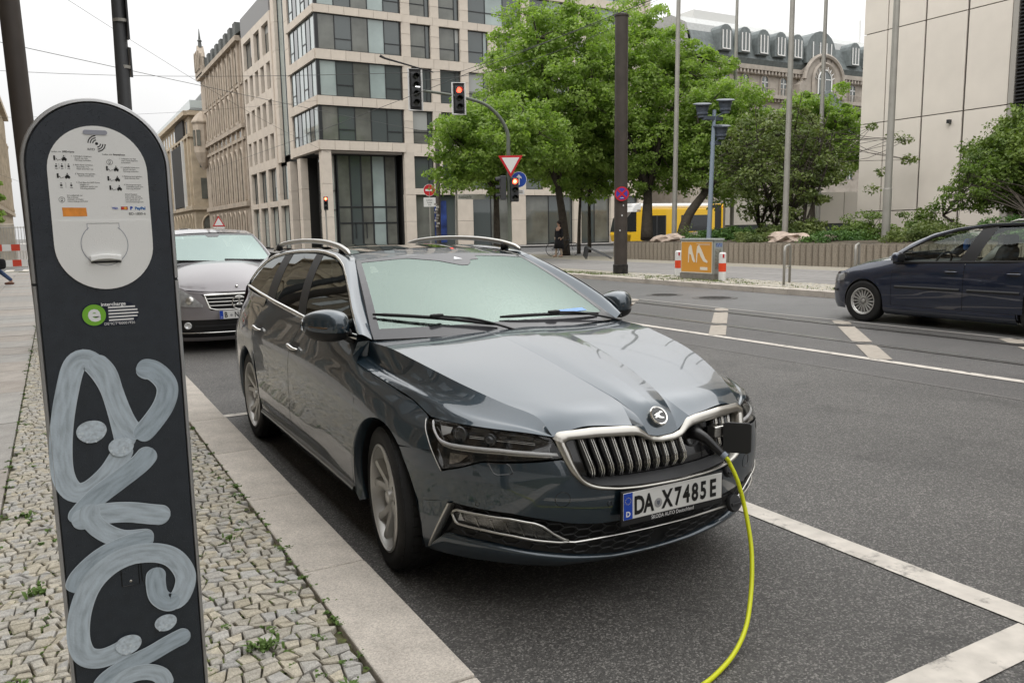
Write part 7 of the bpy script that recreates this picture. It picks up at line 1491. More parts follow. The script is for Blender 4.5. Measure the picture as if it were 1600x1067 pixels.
# bicycle racks and bicycle
for k in range(5):
    x, y = 23.6 - k * .62, 34.3 - k * .95; b = thing('bicycle_rack', ('slanting wire bicycle rack nearest the woman in black', 'second wire bicycle rack right of the woman', 'middle one of the five wire bicycle racks', 'fourth wire bicycle rack, towards the thick brown mast', 'wire bicycle rack closest to the thick brown mast')[k], 'bicycle stand', (x, y, .12), R(-55), 'wire bicycle racks'); [(lambda mb: [mb.tube([a_, b_], .018, 6) for a_, b_ in zip(pl_s[:-1], pl_s[1:])] and mb.build('tube', M_dkgrey, b))(MB()) for yq in (0, .16) for pl_s in ([(0, yq, 0), (.08, yq, .45), (.14, yq, .48), (1.2, yq, .05), (1.2, yq, 0)],)]
def bicycle(c, rz, lab):
    b = thing('bicycle', lab, 'bicycle', c, rz)
    for x in (-.53, .53):
        w = MB(); t = np.linspace(0, 2 * np.pi, 28); w.tube([(x + .34 * math.cos(a), 0, .34 + .34 * math.sin(a)) for a in t], .016, 5); 
        for a in t[:14]: w.tube([(x, 0, .34), (x + .33 * math.cos(a * 2), 0, .34 + .33 * math.sin(a * 2))], .003, 3)
        w.build('wheel', M_rubber, b)
    f = MB(); B_, S_, H_, Rr, Fr = (-.05, 0, .30), (-.18, 0, .80), (.36, 0, .82), (-.53, 0, .34), (.53, 0, .34)
    for a, q in ((B_, S_), (S_, H_), (B_, (.38, 0, .68)), (Rr, B_), (Rr, S_), (Fr, H_), (H_, (.33, 0, .98))): f.tube([a, q], .016, 6)
    f.build('frame', mat("bicycle frame dark", (.03, .03, .04), rough=.4, coat=.5), b); MB().tube([(.20, -.25, 1.0), (.33, 0, .98), (.20, .25, 1.0)], .012, 6).build('handlebar', M_dkgrey, b); MB().add(*pillow((-.2, 0, .86), (.26, .15, .06))).build('saddle', M_blackpl, b, smooth=True); MB().lathe([(.09, -.01), (.09, .01), (0, .01)], (-.05, 0, .30), (0, 1, 0), n=14).build('chainring', M_dkgrey, b); MB().box(-.75, -.35, -.07, .07, .70, .72).build('luggage_rack', M_dkgrey, b)
bicycle((23.0, 35.3, .12), R(-28), 'dark bicycle parked behind the woman in black')
# barrier and fence at far left
bar_ = thing('road_barrier', 'red and white striped construction barrier at the far left', 'barrier', (-1.75, 37, .1)); 
for z0 in (.35, .95):
    for k in range(6): MB().add([(-.9 + .3 * k, 0, z0), (-.6 + .3 * k, 0, z0), (-.6 + .3 * k, 0, z0 + .25), (-.9 + .3 * k, 0, z0 + .25), (-.9 + .3 * k, .03, z0), (-.6 + .3 * k, .03, z0), (-.6 + .3 * k, .03, z0 + .25), (-.9 + .3 * k, .03, z0 + .25)], [(0, 1, 2, 3), (7, 6, 5, 4), (3, 2, 6, 7), (0, 4, 5, 1)]).build('red_stripe' if k % 2 == 0 else 'white_stripe', mat("barrier red", (.6, .06, .03), rough=.5) if k % 2 == 0 else M_swhite, bar_)
for x in (-.85, .85): MB().box(x - .03, x + .03, 0, .05, 0, 1.25).build('leg', M_swhite, bar_)
MB().lathe([(0, 0), (.07, .02), (.08, .12), (0, .16)], (-.85, 0, 1.25), n=12).build('warning_lamp', mat("amber lamp", (.8, .45, .03), rough=.3), bar_)
wf_ = thing('mesh_fence', 'grey wire fence behind the striped barrier at the far left', 'fence', (-3.6, 46, .1)); q = MB()
for k in range(26): q.tube([(k * .12, 0, 0), (k * .12, 0, 2.0)], .012, 4)
for z in (.05, 1.0, 1.95): q.tube([(0, 0, z), (3.0, 0, z)], .02, 4)
q.build('wire_mesh', M_galv, wf_, kind='stuff')
cb = thing('site_cabinet', 'pale concrete block wall behind the striped barrier', 'wall', (-3.2, 52, .1)); MB().box(-1.2, 1.4, -.3, .3, 0, 2.2).build('block', mat("pale concrete", (.38, .34, .28), rough=.85, noise=(2, .2, 8)), cb, bevel=.04)
for k in range(7): strip('zebra_bar', [(-2.6 + .7 * k, 43.2), (-2.6 + .7 * k, 46)], .35, M_line, .016)
strip('stop_line', [(-4, 41.0), (0.9, 41.0)], .3, M_line, ZP + .012)
# ------------------------------------------------------------------ people
M_skin = mat("skin", (.45, .27, .19), rough=.5); M_blkcloth = mat("black cloth", (.012, .012, .015), rough=.9); M_jean = mat("blue jeans", (.045, .075, .16), rough=.9); M_olv = mat("olive jacket", (.13, .10, .055), rough=.9); M_cream = mat("cream trousers", (.55, .45, .36), rough=.9); M_hair = mat("dark hair", (.02, .013, .01), rough=.7)
def skin_body(name, joints, edges, radii, m, parent, sub=2):
    me = bpy.data.meshes.new(name); me.from_pydata(joints, edges, []); o = link(name, me, m, parent); md = o.modifiers.new("skin", 'SKIN'); sk_ = me.skin_vertices[0].data
    for i, r in enumerate(radii): sk_[i].radius = (r, r) if not isinstance(r, tuple) else r
    sk_[0].use_root = True; ss = o.modifiers.new("sub", 'SUBSURF'); ss.levels = sub; ss.render_levels = sub; md.use_smooth_shade = True; return o
def person(label, c, rz, pose, body_m, top_m, leg_m, coat=False, hair_long=False, shoes=None, h=1.0):
    t = thing('person', label, 'person', c, rz); s_ = h
    J = [(0, 0, .95), (0, 0, 1.15), (0, 0, 1.38), (0, 0, 1.50), (0, .01, 1.56), (0, .02, 1.66), (0, .01, 1.73)] ; Rr = [(.15, .11), (.135, .10), (.15, .10), .058, .055, (.078, .095), (.06, .075)]; E_ = [(0, 1), (1, 2), (2, 3), (3, 4), (4, 5), (5, 6)]
    for sd in (-1, 1):
        k = len(J); fx, fz, kx = pose['leg'][0 if sd < 0 else 1]; J += [(sd * .09, 0, .90), (sd * .10, kx, .50), (sd * .10, fx, .09 + fz), (sd * .105, fx + .13, .045 + fz * .6)]; Rr += [.10, .06, .042, .035]; E_ += [(0, k), (k, k + 1), (k + 1, k + 2), (k + 2, k + 3)]
        k = len(J); ex, hx, hz = pose['arm'][0 if sd < 0 else 1]; J += [(sd * .18, 0, 1.40), (sd * .23, ex, 1.14), (sd * .22, hx, hz), (sd * .215, hx + .04, hz - .09)]; Rr += [.055, .043, .032, .030]; E_ += [(2, k), (k, k + 1), (k + 1, k + 2), (k + 2, k + 3)]
    J = [tuple(v * s_ for v in j) for j in J]
    skin_body('body', J, E_, Rr, M_skin, t)
    g_ = J; bl = lambda idx, add: [tuple(g_[i]) for i in idx]
    # clothing shells follow the joints
    tj = [g_[0], g_[1], g_[2]]; te = [(0, 1), (1, 2)]; tr_ = [(.17, .125), (.15, .115), (.165, .115)]
    for sd in (0, 1):
        b0 = 7 + sd * 8 + 4; k = len(tj); tj += [g_[b0], g_[b0 + 1], g_[b0 + 2]]; tr_ += [.066, .056, .044]; te += [(2, k), (k, k + 1), (k + 1, k + 2)]
    skin_body('jacket', tj, te, tr_, top_m, t)
    lj = [g_[0]]; le = []; lr = [(.16, .12)]
    for sd in (0, 1): b0 = 7 + sd * 8; k = len(lj); lj += [g_[b0], g_[b0 + 1], g_[b0 + 2]]; lr += [.108, .072, .055]; le += [(0, k), (k, k + 1), (k + 1, k + 2)]
    skin_body('trousers', lj, le, lr, leg_m, t)
    if coat: MB().lathe([(.15, 1.30), (.17, 1.1), (.18, .95), (.23, .7), (.27, .42), (.26, .42), (.2, .8)], (0, 0, 0), n=20).build('long_coat', top_m, t, smooth=True)
    hm = [(0, .0, 1.70), (0, -.02, 1.64)] + ([(0, -.05, 1.50), (0, -.06, 1.38)] if hair_long else []); V, F = pillow((0, -.012, 1.70 * s_), (.185, .215, .20), 0, 8, .8); MB().add(V, F).build('hair', M_hair, t, smooth=True)
    if hair_long: MB().add(*pillow((0, -.07, 1.56), (.17, .10, .26), 0, 8, .8)).build('hair', M_hair, t, smooth=True)
    MB().add(*pillow((0, .115, 1.655), (.024, .03, .04), 0, 6, .9)).build('nose', M_skin, t, smooth=True)
    for sd in (0, 1):
        b0 = 7 + sd * 8 + 2; f = g_[b0 + 1]; MB().add(*pillow((f[0], f[1] - .05, max(.04, f[2])), (.10, .27, .085), 0, 6, .7)).build('shoe', shoes or M_blkcloth, t, smooth=True)
    return t
person('woman in a long black coat with cream trousers walking past the parked bicycle', (22.0, 34.1, .12), R(100), dict(leg=[(-.10, .0, .0), (.12, .0, .08)], arm=[(-.03, .05, .92), (.0, .04, .93)]), M_skin, M_blkcloth, M_cream, True, True, mat("tan shoes", (.45, .30, .22), rough=.7), 1.0)
lp_ = person('person in olive jacket and blue jeans striding left, mostly cut off by the left edge', (-1.62, 28.9, .1), R(100), dict(leg=[(-.42, .06, -.08), (.38, .0, .22)], arm=[(-.1, -.05, .95), (.05, .15, .95)]), M_skin, M_olv, M_jean, False, False, mat("brown shoes", (.12, .05, .03), rough=.6), 1.0)
bg = thing('shoulder_bag', 'black bag carried by the striding person at the left edge', 'bag', (-1.50, 28.6, .78)); MB().add(*pillow((0, 0, 0), (.42, .18, .32), 0, 8, .5)).build('bag', M_blkcloth, bg, smooth=True)
# ------------------------------------------------------------------ tram
tm = thing('tram', 'yellow and white tram standing behind the trees', 'tram', (0, 0, 0)); M_yel = mat("tram yellow", (.80, .48, .015), rough=.3, coat=.6); M_tw = mat("tram white", (.75, .75, .74), rough=.35, coat=.5); M_tg = mat("tram glass", (.015, .018, .02), rough=.05, coat=.8); M_bel = mat("bellows", (.03, .03, .032), rough=.8)
TX, TY = 40.6, 53.2; a_ = R(-8); tm.location = (TX, TY, 0); tm.rotation_euler = (0, 0, a_)
def TB(nm, x0, x1, y0, y1, z0, z1, m, par=tm, bevel=None): return MB().box(x0, x1, y0, y1, z0, z1).build(nm, m, par, bevel=bevel)
TB('body', 1.2, 8.9, 0, 2.4, .35, 3.0, M_yel, bevel=.06); TB('roof', 1.0, 8.9, .3, 2.1, 3.0, 3.45, M_tw, bevel=.2); TB('body', 9.6, 22, 0, 2.4, .35, 3.0, M_yel, bevel=.06); TB('roof', 9.6, 22, .3, 2.1, 3.0, 3.4, M_yel, bevel=.15); TB('bellows', 8.9, 9.6, .12, 2.28, .4, 3.3, M_bel)
nose = MB().prism([(1.3, .35), (.15, .35), (0, .9), (.35, 2.2), (.9, 2.9), (1.3, 3.4)], (0, .03, 0), (1, 0, 0), (0, 0, 1), (0, 2.34, 0)).build('nose', M_yel, tm, bevel=.05); MB().prism([(1.42, 1.15), (.05, 1.15), (.32, 2.25), (.75, 2.75), (1.42, 2.75)], (0, .02, 0), (1, 0, 0), (0, 0, 1), (0, 2.36, 0)).build('windscreen', M_tg, tm); MB().prism([(1.3, 2.75), (.75, 2.76), (1.1, 3.3), (1.6, 3.48), (1.6, 2.75)], (0, .0, 0), (1, 0, 0), (0, 0, 1), (0, 2.4, 0)).build('roof_fairing', M_tw, tm)
for x0, x1, z0, z1, nm in ((5.5, 8.3, 1.1, 2.45, 'window'), (9.9, 12.5, 1.1, 2.4, 'window'), (13.2, 16, 1.1, 2.4, 'window')): TB(nm, x0, x1, -.015, .02, z0, z1, M_tg)
d = TB('door', 2.3, 4.0, -.02, .03, .45, 2.45, M_tg)
for x in (2.3, 3.1, 3.95): TB('door_frame', x, x + .07, -.035, .0, .45, 2.45, mat("tram trim", (.06, .06, .06), rough=.4), d)
MB().lathe([(0, .3), (.30, .3), (.30, .0)], (2.5, .3, .32), (0, -1, 0), n=20).build('wheel', M_bel, tm); TB('skirt', .6, 22, .1, 2.3, .12, .36, M_bel)
bx_ = thing('yellow_bin', 'small yellow grit container in front of the tram between the trunks', 'container', (28.3, 37.2, .3)); MB().add([(-.35, -.2, 0), (.35, -.2, 0), (.35, .2, 0), (-.35, .2, 0), (-.42, -.26, .8), (.42, -.26, .8), (.42, .26, .8), (-.42, .26, .8)], [(0, 3, 2, 1), (4, 5, 6, 7), (0, 1, 5, 4), (1, 2, 6, 5), (2, 3, 7, 6), (3, 0, 4, 7)]).build('tub', M_yel, bx_)
# ------------------------------------------------------------------ the two other cars
def shell_rows(nose, hl=.0): pass
def mk_body(L_f, L_r, W, nose_z=(), side=None, corner=1.0):
    """simple shell: nose at +L_f, tail at -L_r, half width W"""
    f, r, w = L_f, L_r, W
    plan = [(f, 0), (f - .006, .12), (f - .02, .26), (f - .05, .42), (f - .11, .56), (f - .20, w - .19), (f - .33, w - .10), (f - .52, w - .045), (f - .80, w - .02), (f - 1.3, w - .004), (f - 2.0, w), (-r + 1.2, w), (-r + .6, w - .02), (-r + .3, w - .07), (-r + .12, w - .18), (-r + .03, w - .4), (-r, .2), (-r, 0)]
    #      .12  .16  .20  .25  .32  .40  .50  .60  .70  .74  .78  .84  .90  .95  1.0  1.06
    rows = [(('y', 0.), [.16, .10, .06, .03, .012, .003, 0, .008, .028, .04, .055, .085, .13, .18, .24, .30]), (('y', .45), [.15, .09, .055, .028, .010, .002, 0, .01, .034, .05, .07, .11, .16, .21, .27, .33]),
            (('x', f - .45), [.11, .06, .035, .018, .006, .0, 0, .004, .016, .026, .04, .08, .13, .18, .23, .29]), (('x', -.45), [.11, .06, .035, .02, .008, .002, 0, .0, .002, .005, .010, .022, .045, .07, .10, .14]),
            (('x', -1.2), [.12, .07, .04, .022, .014, .008, .004, .0, .0, .001, .003, .010, .022, .036, .052, .075]), (('x', -r + .5), [.12, .07, .04, .022, .012, .006, .002, .0, .001, .003, .006, .014, .028, .042, .058, .08]), (('x', -r + .1), [.14, .09, .05, .03, .015, .006, 0, 0, .003, .006, .01, .02, .04, .06, .08, .11])]
    return Body(plan, ZK, rows)
def car_common(car, B, P_):
    """P_: dict of dimensions; builds flanks, doors, glass, roof, wheels"""
    pm, ref = P_['paint'], (-1.3, 0, .45); wb, r_, ar = P_['wb'], P_['r'], P_['arch']; u = lambda x: B.s_at(x=x)
    belt = lambda x: float(np.interp(-x, *zip(*P_['belt']))); gs = lambda x, z: P_['gy'] - P_['gk'] * max(0, z - .95) - P_['gk2'] * max(0, z - .95) ** 2 - float(np.interp(-x, *P_['gx']))
    for sd in P_.get('sides', (-1, 1)):
        q = lambda nm, cs, m=pm, nu=40, nv=14, off=0, par=car, even=True: patch(nm, skin(B, cs, nu, nv, off, sd, even=even), m, par, ref=ref)
        zh = P_['hoodz']     # (x, z) shut line
        arF = circ(B, 0, r_, ar, 178, 2, 40); xf = P_['xf']
        q('front_fender', [[(u(-.497), .18), (u(-.46), .18), (u(-ar - .001), .20)] + arF + [(u(ar), .2)], [(u(-.497), .6)] + [(u(x), ar + r_ + .06) for x in (-.25, 0, .25)] + [(u(xf), .62)], [(u(-.50), belt(-.50)), ] + [(u(x), z) for x, z in zh] + [(u(xf), zh[-1][1])]], nu=70, nv=16)
        xd = [-.50, P_['xb'], P_['xc']]
        for i, nm in ((0, 'front_door'), (1, 'rear_door')):
            a, b = xd[i] - .004, xd[i + 1] + .004; rows_ = []
            for z in (.30, .4, .6, .8, None): rows_.append([(u(x), belt(x) if z is None else z) for x in np.linspace(a, b, 20)])
            if i == 1: rows_[0] = [(u(x), .30) for x in np.linspace(a, min(b + .0, b), 20)]
            dd = q(nm, rows_, nu=20, nv=24, even=False)
            hx = (a + b) / 2 - abs(b - a) * .34; hz = P_.get('hz', .90)
            MB().tube([B.pt(np.array([u(hx + .09 - .18 * t)]), np.array([hz]), .006 + .035 * math.sin(math.pi * t), sd)[0] for t in np.linspace(0, 1, 9)], .011, 6).build('handle', P_.get('hm', pm), dd, smooth=True)
            q('handle_recess', [[(u(hx + .06), hz + .03), (u(hx - .06), hz + .03)], [(u(hx + .05), hz - .035), (u(hx - .05), hz - .035)]], M_blackpl, 6, 3, .001, dd)
            if P_.get('strip'): q('rub_strip', [[(u(a - .06), P_['strip'] + .022), (u(b + .04), P_['strip'] + .022)], [(u(a - .06), P_['strip'] - .018), (u(b + .04), P_['strip'] - .018)]], M_greypl, 16, 4, lambda t: np.array([0, .014, .014, 0]), dd)
        q('sill', [[(u(-ar - .01), .296), (u(-wb + ar + .01), .296)], [(u(-ar - .01), .2), (u(-wb + ar), .2)], [(u(-ar - .01), .15), (u(-wb + ar), .15)]], nu=20, nv=8, off=lambda t: np.interp(t, [0, .1, .5, 1], [-.004, .01, .01, -.02]))
        q('inner_shell', [[(u(-.3), belt(-.6) - .03), (u(P_['xc'] - .1), belt(-2) - .03)], [(u(-.42), .35), (u(P_['xc'] - .1), .35)]], M_dark, 24, 8, -.014)
        arR = circ(B, -wb, r_, ar, 2, 178, 36)
        q('rear_quarter', [[(u(P_['xc']), .30)] + arR + [(u(-wb - ar), .2), (B.S, .2)], [(u(P_['xc']), .7), (u(-wb), .78), (u(-wb - .5), .65), (B.S, .65)], [(u(P_['xc']), belt(P_['xc'])), (u(-wb), belt(-wb)), (B.S, belt(-9))]], nu=60)
        for cx in (0, -wb):
            a = np.radians(np.linspace(-16, 196, 36)); rows_ = []
            for rr, dp in ((ar + .001, .001), (ar - .006, -.006), (ar - .01, -.04), (ar - .002, -.12), (ar - .01, -.28)):
                qq = B.pt(np.array([B.s_at(x=cx + rr * math.cos(t)) for t in a]), np.maximum(r_ + rr * np.sin(a), .15), 0, sd); qq[:, 1] += sd * dp; qq[:, 0] = cx + rr * np.cos(a); qq[:, 2] = r_ + rr * np.sin(a); rows_.append(qq)
            patch('wheel_arch', np.array(rows_[:2]), pm, car); patch('arch_liner', np.array(rows_[1:]), M_blackpl, car)
            w = link('wheel', None, None, car, loc=(cx, sd * (P_['W'] - .125), r_)); rim_wheel(w, 0, 0, 0, sd, R_=r_, rim=P_['rim'], width=.195, style=P_['style'])
        # glasshouse side
        D = P_['dlo']; top = arc(D['top'], 40); bot = arc([(x, z) for x, z in D['bot']], 40)
        def gpatch(nm, A, Bq, m, off=0, n=20, nv=6, par=car):
            A, Bq = arc(A, n), arc(Bq, n); return patch(nm, np.array([[(x, sd * (gs(x, z) + off), z) for x, z in A * (1 - t) + Bq * t] for t in np.linspace(0, 1, nv)]), m, par, ref=ref)
        for nm, A, Bq in D['panes']: gpatch(nm, A, Bq, P_['glass'])
        for A, Bq in D['pillars']: gpatch('pillar_trim', A, Bq, M_blackpl, .003, 6)
        re = np.array([(x, sd * y, z) for x, y, z in P_['roofedge']]); re = arc(re, 40); to = np.array([(x, sd * gs(x, z), z) for x, z in top]); md_ = (re + to) / 2 + np.array([0, sd * .012, .012])
        patch('roof_side', np.swapaxes(spl(np.array([to, md_, re]), 7), 0, 1), pm, car, ref=ref)
        tb = arc(list(D['top']), 60); MB().grid(np.array([[(x, sd * (gs(x, z) + o), z + dz) for x, z in tb] for dz, o in ((.012, .002), (.004, .008), (-.010, .006), (-.014, -.004))])).build('window_seal', M_blackpl, car, smooth=True)
        bb = arc(list(D['bot']), 40); MB().grid(np.array([[(x, sd * (gs(x, z) + o), z + dz) for x, z in bb] for dz, o in ((.008, -.003), (.004, .008), (-.012, .010), (-.03, .004))])).build('belt_seal', P_.get('beltm', M_blackpl), car, smooth=True)
        m = P_['mirror']; V, F = pillow((m[0], sd * m[1], m[2]), (.13, .22, .15), 0, 8, .7); mi = MB().add(V, F).build('wing_mirror', pm, car, smooth=True); MB().add(*pillow((m[0] - .06, sd * m[1], m[2]), (.02, .18, .12), 0, 6, .6)).build('mirror_glass', M_blackpl, mi, smooth=True); MB().tube([(m[0] + .02, sd * (m[1] - .16), m[2] - .08), (m[0], sd * (m[1] - .05), m[2] - .04)], .03, 6).build('mirror_foot', M_blackpl, mi)
    # hood
    zs = P_['hoodz']; ed = spl([B.pt(np.array([u(x)]), np.array([z]), -.001, 1)[0] for x, z in zs], 24); hc = P_['hoodc']; cen = spl([(x, 0, z) for x, z in hc], 24)
    cols = []
    for t in (0, .12, .3, .5, .75, 1):
        c = ed * (1 - t) + cen * t; k = 1 - (1 - t) ** 2.4; c[:, 2] = ed[:, 2] * (1 - k) + cen[:, 2] * k; kx = 1 - (1 - t) ** 2; c[:, 0] = ed[:, 0] * (1 - kx) + cen[:, 0] * kx; cols.append(c)
    full = np.array(cols + [c * [1, -1, 1] for c in cols[:-1][::-1]]); patch('bonnet', loft(full, 50, 24), pm, car, ref=ref)
    # windscreen, roof
    wb_, wt_ = P_['ws']      # (xside, xmid, y, z) bottom / top
    def wp(y, t, o=0): a = abs(y); xb = wb_[0] + (wb_[1] - wb_[0]) * (1 - a * a); xt = wt_[0] + (wt_[1] - wt_[0]) * (1 - a * a); return np.array((xb * (1 - t) + xt * t + o * .5, y * (wb_[2] * (1 - t) + wt_[2] * t), wb_[3] * (1 - t) + (wt_[3] + .02 * (1 - a * a)) * t + .02 * math.sin(math.pi * t) + o))
    ws = patch('windscreen', np.array([[wp(y, t) for t in np.linspace(0, 1, 10)] for y in np.linspace(-1, 1, 17)]), P_['wsm'], car, ref=ref); M_frit = MATS["ceramic edge print"]; fr_ = MB(); yy = np.linspace(-1, 1, 21)
    for ta, tb_ in ((.95, 1.0), (0, .08)): fr_.grid(np.array([[wp(y, ta, .002), wp(y, tb_, .002)] for y in yy]))
    for s_ in (-1, 1): fr_.grid(np.array([[wp(s_ * .95, t, .002), wp(s_, t, .002)] for t in np.linspace(0, 1, 8)]))
    fr_.grid(np.array([[wp(y, t, .002), wp(y, .96, .002)] for y, t in ((-.16, .94), (-.1, .87), (.1, .87), (.16, .94))])); fr_.build('edge_print', M_frit, ws)
    sd0 = P_['roofedge']; rows_ = []
    for (x, y, z) in arc(np.array(sd0), 60):
        if x > wt_[0] + .001: continue
        rows_.append([(x + (wt_[1] - wt_[0]) * (1 - a * a) * max(0, 1 - (wt_[0] - x) / .4), a * y, z + .032 * (1 - abs(a) ** 2.2)) for a in np.linspace(-1, 1, 13)])
    patch('roof', np.array(rows_), P_.get('roofm', pm), car, ref=ref)
    x0, y0, z0 = sd0[-1]; tz = belt(-9); tg = np.array([[(x0 * (1 - t) + (-P_['tail'] + .03) * t, a * (y0 * (1 - t) + (P_['W'] - .12) * t), z0 * (1 - t) + tz * t) for a in np.linspace(-1, 1, 9)] for t in np.linspace(0, 1, 6)]); patch('rear_window', tg, M_privacy, car, ref=ref)
    for yy_ in (-.36, .36):
        for xx in P_['seats']:
            sb = MB(); sb.add(*pillow((xx, yy_, .60), (.5, .48, .16), .02)); sb.add(*pillow((xx - .26, yy_, .90), (.13, .46, .62), -.22)); sb.add(*pillow((xx - .34, yy_, 1.26), (.10, .26, .18), -.1)); sb.build('seat', MATS["seat fabric"], car, smooth=True)
    MB().grid(np.array([[(wb_[0] + .02, y, .93), (wb_[0] - .25, y, .97), (wb_[0] - .45, y, .94), (wb_[0] - .5, y, .7)] for y in np.linspace(-.66, .66, 6)])).build('dashboard', M_int, car)
    t = np.linspace(0, 2 * np.pi, 28); MB().tube([(wb_[0] - .62 - .07 * math.sin(a), .36 + .185 * math.cos(a), .93 + .17 * math.sin(a)) for a in t], .015, 6).build('steering_wheel', M_int, car, smooth=True)
    MB().box(-P_['tail'] + .3, .2, -.62, .62, .16, .30).build('underbody', M_dark, car)
    for s_ in (-1, 1): MB().tube([wp(-.85 if s_ < 0 else .05, .10 if s_ < 0 else .10, .02), wp(-.02 if s_ < 0 else .8, .05, .02)], .013, 5).build('wiper', M_blackpl, ws)
    return u, wp
# ---- silver grey hatchback parked behind
mc = thing('hatchback_car', 'grey hatchback with a three-slat star-badged grille, parked behind the estate car', 'car', (2.08, 11.86, 0), R(-90))
BM = mk_body(.80, 3.47, .888); M_mp = paint("warm grey metallic paint", (.25, .235, .245), .25, True); bsdf(M_mp).inputs['Coat IOR'].default_value = 1.4
M_ws2 = glassy("pale windscreen glass", (.25, .3, .28), (.50, .61, .58), f0=.44)
u_, wpm = car_common(mc, BM, dict(paint=M_mp, W=.888, tail=3.47, wb=2.778, r=.315, arch=.35, rim=.21, style=7, xf=.36, xb=-1.45, xc=-2.35, belt=[(.4, 1.04), (1.5, 1.06), (2.5, 1.09), (9, 1.10)], gy=.86, gk=.26, gk2=.22, gx=([2.2, 3.4], [0, .08]),
    hoodz=[(-.50, 1.09), (-.2, 1.06), (.1, .995), (.35, .90), (.50, .835)], hoodc=[(-.20, 1.18), (.05, 1.14), (.35, 1.05), (.60, .93), (.755, .80)], glass=M_privacy,
    dlo=dict(top=[(-.42, 1.08), (-.75, 1.30), (-1.1, 1.47), (-1.5, 1.55), (-2.2, 1.57), (-2.9, 1.53), (-3.25, 1.38)], bot=[(-.42, 1.0), (-1.5, 1.045), (-2.5, 1.095), (-3.3, 1.15)], panes=[('front_side_window', [(-.5, 1.05), (-.8, 1.24), (-1.1, 1.40), (-1.45, 1.49)], [(-.5, 1.03), (-1.4, 1.05)]), ('rear_side_window', [(-1.5, 1.50), (-2.3, 1.52)], [(-1.45, 1.05), (-2.3, 1.09)]), ('quarter_window', [(-2.35, 1.51), (-3.15, 1.40)], [(-2.35, 1.09), (-3.2, 1.16)])], pillars=[([(-1.42, 1.50), (-1.52, 1.51)], [(-1.38, 1.05), (-1.48, 1.06)])]),
    roofedge=[(-.40, .77, 1.11), (-.75, .70, 1.35), (-1.12, .63, 1.54), (-1.5, .61, 1.60), (-2.2, .60, 1.62), (-2.9, .58, 1.59), (-3.3, .54, 1.48)], ws=((-.36, -.16, .77, 1.12), (-1.12, -1.0, .63, 1.54)), wsm=M_ws2, mirror=(-.62, .98, 1.08), seats=(-1.5, -2.4), sides=(-1, 1)))
